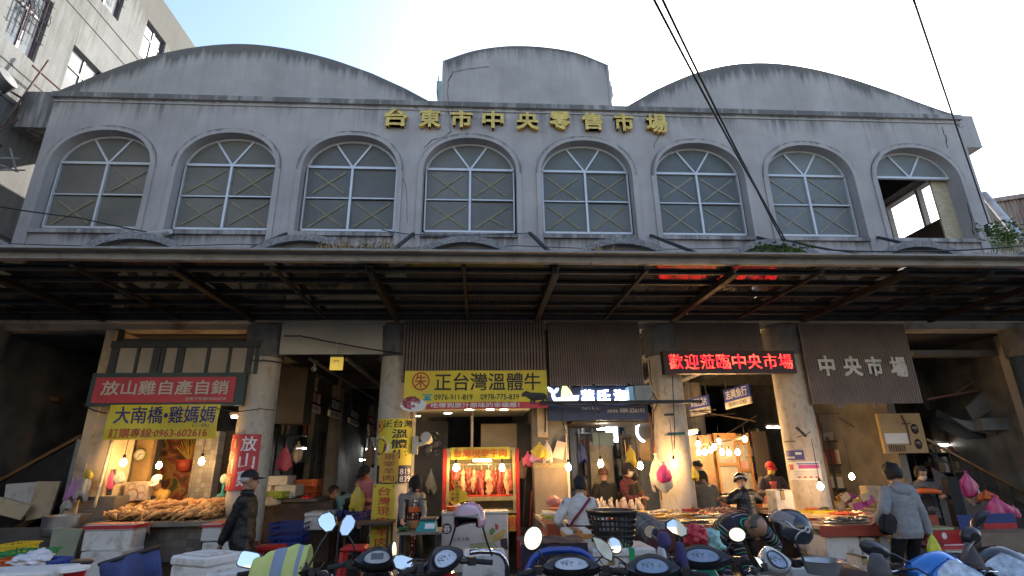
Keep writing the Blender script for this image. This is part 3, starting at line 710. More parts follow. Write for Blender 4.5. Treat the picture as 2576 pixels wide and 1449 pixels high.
# steel frame with tan panels over the chicken stall
tanp = mat('tan_acrylic_panel', (.42, .36, .28), .5, var=.15, scale=2); dst = mat('dark_steel_frame', (.05, .055, .055), .6, var=.2)
sg = thing('panel_frame', 'dark steel frame holding tan panels above the red sign', 'sign frame', at(440, 935, Y=-.3))
P = Pq((283, 858), (645, 938), -.32); m = MB(); board(P, m, .02, 0, .02, .97, .03, .8, -.03); m.build('panel', tanp, sg)
m = MB(); board(P, m, .08, 0, 0, 1.0, .8, 1.0, .02)
for fx, w_ in ((.03, .05), (.185, .018), (.31, .05), (.355, .018), (.47, .05), (.655, .02), (.80, .018), (.935, .04), (.985, .02)): board(P, m, .06, 0, fx-w_/2, fx+w_/2, -.02, .8, .0)
m.build('frame', dst, sg)
P = Pq((290, 808), (645, 858), -.05); m = MB(); board(P, m, .1, 0, 0, .06, 0, 1); board(P, m, .05, 0, .0, 1, 0, .12); m.build('bracket', dst, sg)
# cream header panel over the left passage
sg = thing('header_panel', 'cream board header with white trim over the left market passage', 'panel', at(840, 893, Y=-.2))
P = Pq((712, 811), (966, 891), -.2); m = MB(); board(P, m, .04); m.build('board', mat('header_cream', (.52, .49, .40), .6, var=.12, scale=1.5), sg)
m = MB(); t_ = .012
for b_ in ((0, 1, 0, .03), (0, 1, .97, 1), (0, t_, 0, 1), (1-t_, 1, 0, 1), (.535, .55, .03, .97)): board(P, m, .05, 0, b_[0], b_[1], b_[2], b_[3], .012)
m.build('trim', mat('trim_white', (.5, .5, .47), .5), sg)
# hanging yellow exit box
sg = thing('hanging_lightbox', 'small yellow lit box sign hung in the left passage entrance', 'sign', at(846, 928, Y=.3))
P = Pq((832, 893), (860, 930), .3); m = MB(); board(P, m, .06, 0, 0, 1, 0, .85); m.build('face', mat('lit_yellow', (.8, .6, .12), .4, emit=(1, .68, .12), estr=.12), sg)
m = MB(); board(P, m, .06, 0, 0, 1, .86, 1.0, .003); m.build('cap', mat('zinc', (.35, .35, .33), .5, .4), sg)
m = MB(); board(P, m, .004, 0, .3, .7, .58, .62, .004); board(P, m, .004, 0, .3, .34, .5, .62, .0042); board(P, m, .004, 0, .66, .7, .5, .62, .0042); m.build('mark', red_t, sg)

# slat screens
slat = mat('brown_grey_batten', (.19, .15, .13), .7, var=.15, scale=3)
def slats(px0, px1, yt, yb, Y, n, label, ragged=0, back=True):
    P = Pq((px0, yt), (px1, yb), Y); t = thing('slat_screen', label, 'screen', P.p(.5, 0)); m = MB(); rr = random.Random(int(px0))
    for k in range(n):
        f = (k+.5)/n; wd = .62/n; dz = rr.uniform(-ragged, ragged) if ragged and k % 5 == 3 else 0
        board(P, m, .03, 0, f-wd/2, f+wd/2, dz*.5, 1)
    m.build('battens', slat, t)
    m = MB()
    for fy in (.08, .5, .92): board(P, m, .03, 0, 0, 1, fy-.02, fy+.02, -.034)
    m.build('rail', dst, t)
    if back:
        m = MB(); board(P, m, .01, 0, 0, 1, .0, 1, -.09); m.build('backing', mat('screen_backing', (.02, .02, .02), .9), t)
    return P
slats(1016, 1375, 806, 958, -.38, 46, 'wide brown batten screen above the yellow beef banner')
slats(1377, 1622, 808, 968, -.38, 40, 'brown batten screen with broken lower ends above the whale sign', .12)
slats(1694, 1922, 812, 884, -.3, 38, 'short brown batten screen behind the red display')
# corrugated board with the raised market name
P = Pq((2007, 815), (2322, 1015), -.36, ur=(2275, 816), ll=(2045, 1015))
t = thing('name_board', 'brown ribbed board with raised grey market name right of the red display', 'sign', P.p(.5, 0))
m = MB(); n = 46
for k in range(n):
    f = (k+.5)/n; dz = -.05 if k in (10, 11, 12, 25) else 0
    board(P, m, .03, 0, f-.36/n, f+.36/n, dz, 1)
m.build('ribs', slat, t); m = MB(); board(P, m, .012, 0, 0, 1, 0, 1, -.031); m.build('backing', mat('rib_backing', (.05, .042, .038), .8), t)
for ch, (xa, ya, xb, yb) in zip('中央市場', ((2054, 897, 2100, 944), (2116, 898, 2168, 945), (2173, 899, 2221, 945), (2233, 900, 2283, 947))):
    write(Pq((xa, ya), (xb, yb), -.35), ch, (0, 0, 1, 1), bold=.035, th=.03, d=0).build('letter', mat('grey_letters', (.62, .61, .59), .6), t)
# beef banner
ban = Pq((1019, 933), (1378, 1026), -.47); wv2 = lambda x, y: .01*math.sin(x*12+y*3)+.006*math.sin(x*30+2)*(1-y)
sg = thing('banner', 'wide yellow beef banner with black brush characters and phone numbers', 'banner', ban.p(.5, 0))
banner(ban, MB(), 30, 8, wv2).build('cloth', yel, sg, True)
mp_ = wmap(ban, wv2)
write(ban, '正台灣溫體牛', (.21, .47, .955, .93), bold=.012, th=.003, map_=mp_).build('lettering', blk_t, sg)
write(ban, '0976-911-819', (.21, .23, .475, .37), bold=.012, th=.003, map_=mp_).build('lettering', blk_t, sg)
write(ban, '0978-775-839', (.53, .23, .80, .37), bold=.012, th=.003, map_=mp_).build('lettering', blk_t, sg)
m = MB(); m.grid(lambda u, v: mp_(.155+.845*u, .0+.165*v*(1 if u > .03 else .6), .003), 20, 2); m.build('strip', redv, sg)
write(ban, '吃得到原汁原味的幸福感！', (.19, .025, .80, .15), bold=.014, th=.003, d=.005, map_=mp_).build('lettering', wht_t, sg)
m = MB(); ring = []
for k in range(33):
    a = 2*PI*k/32; ring.append([mp_(.113+rr_*math.cos(a)*.25, .725+rr_*math.sin(a), .004) for rr_ in (.245, .205)])
m.loft(ring, 0, False, False); write(ban, '朱', (.07, .55, .155, .9), m, 0, .01, .003, .003, map_=mp_); m.build('emblem', red_t, sg)
m = MB(); m.grid(lambda u, v: mp_(.135+.055*u, .215+.045*v+.0*u, .004), 2, 1); m.grid(lambda u, v: mp_(.145+.035*u, .26+.07*v, .004), 2, 1); m.grid(lambda u, v: mp_(.13+.066*u, .345+.035*v, .004), 2, 1); m.build('phone_icon', mat('teal_print', (.02, .3, .38), .5), sg)
rr = random.Random(3)
def blob(P, mp, cx, cy, rx, ry, seed, d=.004, n=26): return [mp(cx+rx*math.cos(2*PI*k/n)*(1+.16*mnoise.noise(Vector((k*.9, seed, 0)))), cy+ry*math.sin(2*PI*k/n)*(1+.16*mnoise.noise(Vector((k*.9, seed, 5)))), d) for k in range(n)]
m = MB(); m.add(blob(ban, mp_, .07, .10, .09, .17, 1, .002), [tuple(range(26))], 0); m.add(blob(ban, mp_, .055, .16, .062, .17, 2, .005), [tuple(range(26))], 1)
for k in range(14): m.add(blob(ban, mp_, .055+rr.uniform(-.045, .045), .16+rr.uniform(-.11, .11), .012, .03, k, .007, 10), [tuple(range(10))], 2)
m.build('meat_picture', [wht_t, mat('printed_meat', (.30, .04, .07), .5), mat('printed_meat_light', (.5, .14, .16), .5)], sg)
cow = [(0, .62), (.06, .85), (.12, .9), (.2, .98), (.35, .86), (.6, .84), (.85, .8), (.97, .66), (1, .3), (.95, .1), (.92, .38), (.86, .2), (.84, 0), (.79, 0), (.78, .3), (.55, .26), (.5, 0), (.45, 0), (.44, .28), (.38, 0), (.34, 0), (.34, .35), (.25, .45), (.18, .56), (.1, .56), (.04, .54)]
m = MB(); m.add([mp_(.815+.185*x, .1+.36*y, .006) for x, y in cow], [tuple(range(len(cow)))]); m.build('ox_picture', blk_t, sg)
# yellow vertical banner round the second column + the two plates
sg = thing('column_banner', 'yellow vertical beef banner with black characters wrapped round the second column', 'banner', (-2.34, 0, 1.2))
z1, z0 = at(990, 1053, Y=-.3).z, at(985, 1216, Y=-.3).z
wp = wrap(R(-75), R(60), z0, z1, -2.3, .315); m = MB(); m.grid(lambda u, v: wp(u, v, 0), 18, 4, 0); m.grid(lambda u, v: wp(.06+.94*u, .0+.27*v, .002), 14, 2, 1)
m.build('cloth', [yel, mat('dark_print', (.02, .02, .05), .5)], sg, True)
PW = Plane((0, 0, 0), (.74, 0, 0), (0, 0, z1-z0))
m = write(PW, '正台灣', (.3, .86, .98, .98), bold=.015, th=.003, map_=wp); write(PW, '溫體牛', (.52, .36, .85, .84), m, 0, .02, .001, .003, vert=True, map_=wp); m.build('lettering', blk_t, sg)
m = MB(); ring = []
for k in range(25):
    a = 2*PI*k/24; ring.append([wp(.17+q*math.cos(a)*.15/.1*.1, .88+q*math.sin(a)*.1, .003) for q in (.95, .78)])
m.loft(ring, 0, False, False); write(PW, '朱', (.09, .83, .25, .94), m, 0, .01, .003, .003, map_=wp); m.build('emblem', red_t, sg)
m = MB(); m.add(blob(None, wp, .24, .56, .24, .16, 2, .003), [tuple(range(26))], 0); m.add(blob(None, wp, .22, .56, .19, .13, 4, .005), [tuple(range(26))], 1); m.build('meat_picture', [wht_t, MATS['printed_meat']], sg)
m = write(PW, '819', (.72, .13, .97, .22), th=.003, d=.004, map_=wp); write(PW, '839', (.72, .02, .97, .11), m, 0, 0, .004, .003, map_=wp); m.build('lettering', wht_t, sg)
ylw2 = mat('mustard_board', (.58, .33, .03), .5, var=.06); ylw3 = mat('yellow_acrylic', (.62, .50, .03), .4, var=.06)
def plate(name, label, q, Y, mt, text, tm, vert=True, box=(.22, .04, .8, .97), cat='sign', mark=None):
    P = Pq(q[0], q[1], Y); sg = thing(name, label, cat, P.p(.5, 0)); board(P, MB(), .012).build('board', mt, sg)
    write(P, text, box, bold=.012, th=.004, d=.001, vert=vert).build('lettering', tm, sg)
    m = MB()
    for fx in (.08, .92):
        for fy in (.03, .97): c = P.p(fx, fy, .002); m.cyl(c, c+P.n*.006, .012, None, 8)
    m.build('rivet', blk_t, sg); return P
plate('hanging_plate', 'short mustard plate with brown characters hung on the second column', ((957, 1139), (1000, 1214)), -.40, ylw2, '現宰羊肉', mat('brown_lettering', (.25, .08, .02), .5))
plate('hanging_plate', 'long yellow vertical plate with red characters under the mustard plate', ((940, 1219), (986, 1383)), -.42, ylw3, '台灣現宰羊肉', red_t)
# whale fish shop fascia
navyb = mat('navy_fascia', (.015, .03, .09), .35, var=.2)
sg = thing('shop_sign', 'navy fish shop fascia with glowing white whale and characters', 'sign', at(1505, 1055, Y=-.2))
P = Pq((1375, 966), (1632, 1056), -.22); board(P, MB(), .06).build('fascia', navyb, sg)
glow = mat('lit_white_letters', (.9, .95, 1), .5, var=0, emit=(.85, .93, 1), estr=1.2)
glg = mat('lit_pale_green', (.7, .85, .3), .5, var=0, emit=(.75, .9, .3), estr=.55)
PP = lambda x, y: ((x-1375)/257, 1-(y-966)/90)
for ch, (xa, xb) in zip('葉氏海', ((1463, 1495), (1505, 1536), (1547, 1580))):
    a = PP(xa, 1011); b = PP(xb, 982); write(P, ch, (a[0], a[1], b[0], b[1]), bold=.03, th=.03).build('lettering', glow, sg)
wh = [(340, 845), (375, 860), (390, 880), (410, 858), (438, 856), (420, 890), (395, 905), (395, 925), (415, 945), (450, 935), (450, 905), (470, 825), (480, 815), (500, 840), (540, 890), (555, 918), (607, 922), (600, 960), (575, 972), (400, 972), (380, 940), (372, 905), (345, 875)]
cut = [(x, y) for x, y in wh]
def pl(m, pts, d0, d1, mi=0):
    f = [PP(*Mq(4, x, y)) for x, y in pts]; m.prism(f, 1, lambda u, v, w_: P.p(u, v, d0+(d1-d0)*w_), mi)
m = MB(); pl(m, [(395, 975), (375, 940), (370, 900), (345, 880), (340, 848), (372, 862), (392, 885), (412, 860), (438, 856), (422, 890), (398, 903), (396, 925), (412, 945), (450, 938), (540, 925), (607, 921), (600, 958), (578, 975)], .002, .03)
m.build('whale', glow, sg)
m = MB(); pl(m, [(450, 935), (456, 890), (470, 830), (478, 815), (500, 840), (535, 885), (552, 920), (540, 927)], .032, .042); m.build('sail', glg, sg)
m = write(P, "Yeh's Fish", (PP(1462, 0)[0], PP(0, 1031)[1], PP(1504, 0)[0], PP(0, 1023)[1]), th=.003)
write(P, '089-326191', (PP(1560, 0)[0], PP(0, 1038)[1], PP(1622, 0)[0], PP(0, 1028)[1]), m, 0, .02, .002, .003)
write(P, '海鮮餐廳', (PP(1527, 0)[0], PP(0, 1038)[1], PP(1555, 0)[0], PP(0, 1030)[1]), m, 0, 0, .002, .003); m.build('lettering', mat('pale_grey_print', (.35, .38, .42), .5), sg)
m = MB(); p = at(1358, 1013, Y=-.5); q = at(1765, 1010, Y=-.5); m.bar(p, q, .06, .05)
m.build('steel_bar', steelg, None, False, 'grey steel bar running under the whale sign across the column', 'bar')
t = thing('air_cooler', 'pale boxy cooler unit standing on the steel bar beside the whale sign', 'cooler', at(1610, 1010, Y=-.5))
P = Pq((1597, 970), (1644, 1008), -.5); board(P, MB(), .25).build('case', mat('pale_grey_case', (.38, .40, .37), .5), t); board(P, MB(), .006, 0, .06, .94, .08, .92, .006).build('panel', mat('grey_case_panel', (.30, .32, .30), .5), t)
P = Pq((1581, 972), (1595, 1008), -.5); m = MB(); board(P, m, .2)
m.build('side_duct', mat('blue_glow_duct', (.16, .26, .36), .4, emit=(.3, .6, .9), estr=.05), t)  # a faint blue glow is put into the duct colour
# LED display
sg = thing('led_display', 'black LED display with glowing red welcome characters across two columns', 'display', at(1836, 938, Y=-.5))
P = Pq((1667, 883), (2006, 938), -.52); board(P, MB(), .14).build('case', mat('red_glow_tinted_case', (.03, .006, .010), .45), sg)  # red glow of the dots is tinted into the case colour
PB = Plane(P.p(.03, .15), P.p(.985, .15), P.p(.03, .9))
def led_mat():
    m = bpy.data.materials.new('lit_led_dots'); m.use_nodes = True; n = m.node_tree.nodes; l = m.node_tree.links; b = n['Principled BSDF']
    tc = n.new('ShaderNodeTexCoord'); ns = n.new('ShaderNodeTexNoise'); ns.inputs['Scale'].default_value = 9; l.new(tc.outputs['Object'], ns.inputs[0])
    rp = n.new('ShaderNodeValToRGB'); rp.color_ramp.elements[0].position = .42; rp.color_ramp.elements[1].position = .62; rp.color_ramp.elements[0].color = (1, .008, .018, 1); rp.color_ramp.elements[1].color = (1, .055, .03, 1)
    l.new(ns.outputs[0], rp.inputs[0]); l.new(rp.outputs[0], b.inputs['Emission Color']); b.inputs['Emission Strength'].default_value = 1.5; b.inputs['Base Color'].default_value = (.2, .01, .01, 1)
    return m
ledm = led_mat()
from mathutils.bvhtree import BVHTree
from mathutils import geometry as _g
m = MB()
# the characters as a dot matrix: 16 x 16 dots each
for ci, ch in enumerate('歡迎蒞臨中央市場'):
    vs, fs = glyphs(ch, .0, .5, 2)
    zt = vs[:, 2].max(); top = [f for f in fs if all(vs[i][2] > zt-1e-4 for i in f)]
    bv = BVHTree.FromPolygons([Vector((v[0], v[1], 0)) for v in vs], top)
    mn, mx = vs.min(0), vs.max(0); NN = 22
    for a in range(NN):
        for b in range(NN):
            x = mn[0]+(a+.5)/NN*(mx[0]-mn[0]); y = mn[1]+(b+.5)/NN*(mx[1]-mn[1])
            h = bv.ray_cast(Vector((x, y, 1)), Vector((0, 0, -1)))
            if h[0] is not None:
                fx = (ci+.07+.86*(a+.5)/NN)/8; fy = .06+.88*(b+.5)/NN; sx = .40*.86/NN/8; sy = .40*.88/NN
                board(PB, m, .008, 0, fx-sx, fx+sx, fy-sy, fy+sy, .008)
m.build('lit_dots', ledm, sg)
# hanging stall signs in the passages
mar = mat('dark_maroon_board', (.14, .02, .035), .5); nav2 = mat('dark_navy_board', (.02, .03, .07), .5); blu = mat('blue_board', (.06, .09, .50), .45)
def hang(ul, ur, lr, ll, Y0, Y1, top, split, t1, t2, label, tcol=wht_t, emitw=None):
    a = at(*ul, Y=Y0); b = at(*ur, Y=Y1); c = at(*lr, Y=Y1); d = at(*ll, Y=Y0)
    z0 = (d.z+c.z)/2; zt = (a.z+b.z)/2
    P = Plane((d.x, Y0, d.z), (c.x, Y1, c.z), (d.x, Y0, a.z)); sg = thing('hanging_sign', label, 'sign', P.p(.5, 0), group='stall signs hung in the passages')
    board(P, MB(), .05, 0, 0, 1, split, 1).build('upper_face', top, sg); board(P, MB(), .05, 0, 0, 1, 0, split).build('lower_face', mat('sign_white', (.7, .69, .68), .5), sg)
    write(P, t1, (.08, split+.12, .92, .93), bold=.013, th=.004).build('lettering', tcol, sg)
    write(P, t2, (.14, .08, .86, split-.08), th=.003).build('lettering', blk_t, sg)
    for fx in (.1, .9): m = MB(); m.bar(P.p(fx, 1, -.02), P.p(fx, 1, -.02)+Vector((0, 0, .5)), .015, .015); m.build('hanger', dst, sg)
hang(Mq(2, 1318, 830), Mq(2, 1470, 890), Mq(2, 1440, 1080), Mq(2, 1275, 1010), 2.4, 3.2, mar, .33, '射馬干放山雞', '0912-345', 'dark maroon hanging sign first in the left passage')
hang(Mq(2, 1560, 935), Mq(2, 1640, 965), Mq(2, 1610, 1125), Mq(2, 1518, 1095), 3.4, 3.9, nav2, .33, '高治魚行', '02-7890', 'dark navy hanging sign with pale foot second in the left passage')
hang(Mq(3, 190, 1025), Mq(3, 275, 1050), Mq(3, 245, 1190), Mq(3, 165, 1150), 4.6, 5.2, nav2, .33, '高治魚行', '02-7890', 'dark navy hanging sign with pale foot third in the left passage')
hang(Mq(3, 350, 1095), Mq(3, 410, 1105), Mq(3, 385, 1235), Mq(3, 330, 1215), 5.6, 6.0, mar, .4, '肉舖', '12-34', 'small maroon hanging sign deepest in the left passage')
hang(Mq(5, 222, 950), Mq(5, 375, 912), Mq(5, 425, 1070), Mq(5, 262, 1100), 3.0, 2.6, blu, .37, '黃冠生魚片', 'TEL:339339', 'smaller blue and white hanging fish sign in the right passage')
hang(Mq(5, 492, 880), Mq(5, 705, 808), Mq(5, 775, 985), Mq(5, 560, 1040), 2.0, 1.4, blu, .34, '志興魚行', 'TEL:0919-127456', 'larger blue and white hanging fish sign in the right passage')
# ================================================================== market stalls
def fb(x0, y0, x1, y1, Y, dep, m=0, mb=None):
    a = at(x0, (y0+y1)/2, Y=Y); b = at(x1, (y0+y1)/2, Y=Y); c = (x0+x1)/2
    z1 = at(c, y0, Y=Y).z; z0 = at(c, y1, Y=Y).z
    mb = mb or MB(); return mb.box(a.x, b.x, Y, Y+dep, z0, z1, m)
def rbox(mb, x0, x1, y0, y1, z0, z1, m=0, r=.012):
    """box with chamfered upright and top edges"""
    rings = []
    for z, k in ((z0, r), (z0+r, 0), (z1-r, 0), (z1, r)):
        rings.append([Vector(p) for p in ((x0+r, y0+k, z), (x1-r, y0+k, z), (x1-k, y0+r, z), (x1-k, y1-r, z), (x1-r, y1-k, z), (x0+r, y1-k, z), (x0+k, y1-r, z), (x0+k, y0+r, z))])
    return mb.loft(rings, m)
def frb(x0, y0, x1, y1, Y, dep, m=0, mb=None, r=.012):
    a = at(x0, (y0+y1)/2, Y=Y); b = at(x1, (y0+y1)/2, Y=Y); c = (x0+x1)/2
    return rbox(mb or MB(), a.x, b.x, Y, Y+dep, at(c, y1, Y=Y).z, at(c, y0, Y=Y).z, m, r)
foam = mat('white_foam', (.62, .61, .58), .8, var=.06, bump=.15, bscale=200, dirt=(.36, .33, .28), dscale=6)
bulbm = mat('lit_bulb_glass', (1, .9, .7), .3, var=0, emit=(1, .58, .22), estr=62)
blackp = mat('black_plastic', (.015, .015, .016), .35, var=.15)
steelp = mat('stainless_steel', (.42, .42, .42), .28, metal=.9, var=.12, scale=12)
wood = mat('worn_wood', (.20, .13, .075), .7, var=.3, scale=8, stretch=(1, 6, 6))
dkwood = mat('dark_worn_wood', (.07, .05, .038), .7, var=.35, scale=8)
creamw = mat('cream_wall_paint', (.54, .44, .29), .75, var=.1, scale=2, dirt=(.25, .19, .12), dscale=2.5)
greyw = mat('grey_green_wall', (.17, .165, .14), .7, var=.2, scale=3, dirt=(.09, .085, .07), dscale=4)
orangep = mat('orange_plastic', (.62, .12, .02), .4, var=.08); bluep = mat('blue_plastic', (.015, .04, .22), .4, var=.1); greenp = mat('lime_green_plastic', (.28, .42, .03), .4, var=.08)
redp = mat('red_plastic', (.42, .02, .025), .35, var=.1); tealp = mat('teal_paint', (.04, .26, .26), .45)
yelp = mat('yellow_plastic', (.66, .48, .02), .45, var=.08); pinkp = mat('pink_plastic_bag', (.62, .10, .22), .35, var=.15, scale=12, alpha=.85); magp = mat('magenta_plastic_bag', (.55, .04, .18), .3, var=.3, scale=12, alpha=.88)
clearp = mat('milky_plastic_bag', (.45, .42, .36), .3, var=.2, scale=14, alpha=.85); lilac = mat('lilac_plastic', (.42, .2, .40), .45, var=.1)
yelb = mat('yellow_plastic_bag', (.55, .42, .04), .35, var=.2, scale=12); limeb = mat('lime_plastic_bag', (.5, .55, .05), .35, var=.2, scale=12)

def bulb(px, py, Y, label, ln=.35, e=None, group='bare warm bulbs over the stalls'):
    c = at(px, py, Y=Y); t = thing('hanging_bulb', label, 'bulb', c, 0, group); m = MB()
    prof = [(0, -.045), (.024, -.038), (.038, -.018), (.042, .004), (.036, .028), (.022, .052), (.018, .065)]
    m.lathe(prof, c, 14); m.build('glass', bulbm, t, True)
    m = MB(); m.lathe([(.018, .064), (.02, .07), (.02, .12), (.008, .13), (0, .13)], c, 12); m.build('socket', blackp, t, True)
    m = MB(); m.cyl(c+Vector((0, 0, .125)), c+Vector((.01, .02, ln)), .005, None, 5); m.build('cord', blk, t)
def tube_light(x0, x1, py, Y, label, estr=6, name='fluorescent_lamp', tilt=0):
    a = at(x0, py, Y=Y); b = at(x1, py+tilt, Y=Y); t = thing(name, label, 'lamp', (a+b)/2, 0, 'tube lamps inside the market')
    m = MB(); m.cyl(a, b, .018, None, 8); m.build('tube', mat('lit_tube_%d' % estr, (1, 1, 1), .4, var=0, emit=(.95, .98, 1), estr=estr*2.6), t)
    m = MB(); m.bar(a+Vector((-.02, 0, .05)), b+Vector((.02, 0, .05)), .12, .05); m.build('fitting', mat('white_fitting', (.5, .5, .48), .5), t)
    m = MB()
    for p in (a, b): m.cyl(p+Vector((0, 0, .07)), Vector((p.x, p.y, 3.86)), .004, None, 4)
    m.build('hanger', blk, t)

# ---------------- left bay: stair and stored boards
t = thing('staircase', 'dark staircase with brown handrail rising to the right in the left bay', 'stairs', at(100, 1300, Y=.8))
m = MB(); a, b = at(-60, 1242, Y=.8), at(206, 1096, Y=.8); m.bar(a, b, .06, .05); m.build('handrail', mat('lacquered_rail', (.22, .12, .05), .25, var=.2), t)
m = MB(); c, d = at(30, 1337, Y=.8), at(160, 1255, Y=.8); m.bar(c, d, .08, .06); m.bar(c+Vector((0, -.02, -.06)), d+Vector((0, -.02, -.06)), .03, .02); m.build('skirting', mat('brown_skirting', (.12, .075, .04), .4), t)
m = MB(); dz = Vector((0, 0, -.06)); m.add([a+dz, b+dz, b+Vector((0, 0, -1.1)), a+Vector((0, 0, -1.1))], [(0, 1, 2, 3)]); m.build('panel', mat('smoked_panel', (.035, .033, .03), .25, var=.3), t)
m = MB()
for k in range(9): m.box(-9.0+.16*k, -8.84+.16*k, .9, 1.9, .1, .4+.09*k)
m.build('steps', dwb, t)
def leaning(name, label, cat, q, Y, mt, th=.04, lean=.05):
    P = [at(*p, Y=Y-(.0 if i < 2 else lean)) for i, p in enumerate(q)]; m = MB(); n = Vector((0, th, 0))
    m.add(P+[p+n for p in P], [(3, 2, 1, 0), (4, 5, 6, 7), (0, 1, 5, 4), (1, 2, 6, 5), (2, 3, 7, 6), (3, 0, 4, 7)]); return m.build(name, mt, None, False, label, cat)
leaning('foam_board', 'greyish white board leaning behind the cream ones in the left bay', 'board', ((15, 1218), (96, 1212), (85, 1302), (5, 1290)), .55, foam)
leaning('cream_board', 'tall cream board leaning upright beside the stair rail', 'board', ((94, 1211), (152, 1211), (122, 1300), (62, 1310)), .4, creamw)
leaning('cream_board', 'cream board lying tilted in front of the other boards at the left edge', 'board', ((0, 1250), (79, 1272), (50, 1308), (-20, 1290)), .2, creamw)
m = fb(-30, 1329, 133, 1460, -.95, .12); m.build('low_wall', mat('stained_concrete_wall', (.085, .075, .065), .9, var=.35, scale=4, dirt=(.04, .035, .03), dscale=2), None, False, 'low stained concrete wall at the foot of the left bay', 'wall')
leaning('door_panel', 'pale green panel with pinkish foot leaning under the steel pot', 'board', ((132, 1331), (207, 1330), (178, 1422), (117, 1418)), -1.05, mat('pale_green_panel', (.27, .30, .21), .6, var=.1))
c = at(158, 1344, Y=-.75); rp_ = .5*(at(212, 1320, Y=-.75).x-at(108, 1320, Y=-.75).x); hp = at(158, 1296, Y=-.75).z-c.z
t = thing('steel_pot', 'wide stainless steel pot standing on the low wall', 'pot', c); m = MB(); m.lathe([(0, 0), (rp_*.92, 0), (rp_*.95, .02), (rp_*.95, hp*.35), (rp_*1.02, hp*.36), (rp_*1.02, hp*.42), (rp_*.96, hp*.43), (rp_*.96, hp*.93), (rp_*1.02, hp*.94), (rp_*1.02, hp), (rp_*.93, hp), (rp_*.92, hp*.6)], c, 28); m.build('body', steelp, t, 'auto')
m = MB(); m.lathe([(rp_*.2, hp*.7), (rp_*.7, hp*.82), (0, hp*.86)], c, 18); m.build('lid', steelp, t, True)
fb(-25, 1074, 82, 1147, 2.2, .06).build('curtain', mat('maroon_curtain', (.06, .012, .014), .9, var=.3), None, False, 'dark maroon curtain hung in the far left bay', 'curtain')
tube_light(2, 19, 1046, 3, 'short lit tube at the far left edge', 5)
tube_light(108, 172, 1154, 2.6, 'long lit tube standing in for a reflection at the left handrail', 5)  # lit tube built in place of a reflection in the stair panel
m = MB(); a, b = at(66, 992, Y=1.6), at(152, 1006, Y=1.6); m.bar(a, b, .12, .08); m.build('lamp_strip', mat('orange_light_tone', (.22, .11, .05), .4), None, False, 'slanted strip with orange light in its colour, high in the left bay', 'lamp')  # the orange light on this strip is put into its colour

# ---------------- chicken stall
t = thing('stall_wall', 'cream painted end wall left of the chicken stall with tiled foot', 'wall', at(225, 1320, Y=-.1))
a = at(208, 1089, Y=-.1).x
MB().box(a, a+.16, -.1, .58, .1, 3.86).build('pilaster', creamw, t)
m = MB(); m.box(a+.16, at(278, 1150, Y=-.08).x, -.08, .45, 1.25, 2.6); m.build('panel', creamw, t)
MB().box(a-.05, a-.005, -.12, .55, .1, 2.1).build('door_jamb', mat('blue_grey_jamb', (.17, .20, .21), .6, var=.1), t)
MB().box(a+.16, at(330, 1280, Y=.4).x, -.06, .46, .1, 1.25).build('tile_foot', mat_checker('small_grey_tile', (.12, .11, .10), (.16, .145, .125), (.05, .045, .04), .09, .045, .4, .5), t)
m = MB(); m.cyl(at(284, 1100, Y=-.15), at(237, 1276, Y=-.25), .022, None, 8); m.build('white_pole', mat('chipped_white_pole', (.40, .36, .27), .6, dirt=(.1, .07, .05), dscale=9), None, False, 'chipped white pole leaning against the cream wall', 'pole')
def bagm(px, py, w_, h_, Y, mt, label, seed=0, flare=1.0, mb=None, name='plastic_bag', group=None, flat=.32, cat='bag'):
    """gathered bag: pinched neck with a ruffle, creased shoulders, slack uneven belly"""
    top = at(px, py, Y=Y); W = (at(px+w_, py, Y=Y)-top).x/2; H = top.z-at(px, py+h_, Y=Y).z; rings = []
    for v, r0 in ((0, .22), (.05, .16), (.10, .12), (.17, .26), (.28, .5), (.42, .74), (.58, .92), (.72, .98), (.84, 1.02), (.93, 1.0), (.985, .86), (1.0, .55)):
        ring = []
        for k in range(30):
            a = 2*PI*k/30; cr = .18*math.sin(a*7+seed*2.3+v*2)*(1.1-.8*v)+.12*math.sin(a*11-seed+v*5)*(1-.5*v)+.42*mnoise.noise(Vector((math.cos(a)*1.6+seed*3.1, math.sin(a)*1.6, v*2.6)))
            q = W*r0*(1+cr); zz = H*v*(1+.07*mnoise.noise(Vector((a, seed, 3)))) + (.09*H*math.sin(a*2+seed)+.03*H*math.sin(a*7) if v > .8 else 0)
            ring.append(top+Vector((q*math.cos(a)+.14*W*math.sin(seed*1.7+v*2.5)*v, q*flat*math.sin(a), -zz)))
        rings.append(ring)
    m = MB(); m.loft(rings)
    return m.build(name, mt, None, 'auto', label, cat, group)
bagm(191, 1197, 34, 58, -.22, lilac, 'lilac sack hung on the cream wall left of the yellow topped bag', 1, 1)
bagm(171, 1252, 26, 30, -.22, clearp, 'dirty clear bag hung below the lilac sack', 7, 1)
bagm(222, 1180, 34, 74, -.22, clearp, 'white bag with yellow neck hung on the cream wall', 2, 1)
bagm(226, 1178, 22, 24, -.26, yelb, 'yellow wrapper hung at the neck of the white bag', 3, 1)
bagm(283, 1181, 26, 46, -.02, pinkp, 'pale pink bag hung in front of the dark framed mirror', 4, 1)
bagm(306, 1182, 28, 32, -.02, clearp, 'small white bag hung right of the pale pink one', 5, 1)
t = thing('framed_mirror', 'dark framed mirror hung behind the pale pink bag', 'mirror', at(254, 1246, Y=.0)); P = Pq((236, 1181), (277, 1246), .0); board(P, MB(), .03).build('frame', dst, t); board(P, MB(), .003, 0, .1, .9, .07, .93, .004).build('glass', mat('dull_mirror', (.12, .09, .08), .2, var=.2), t)
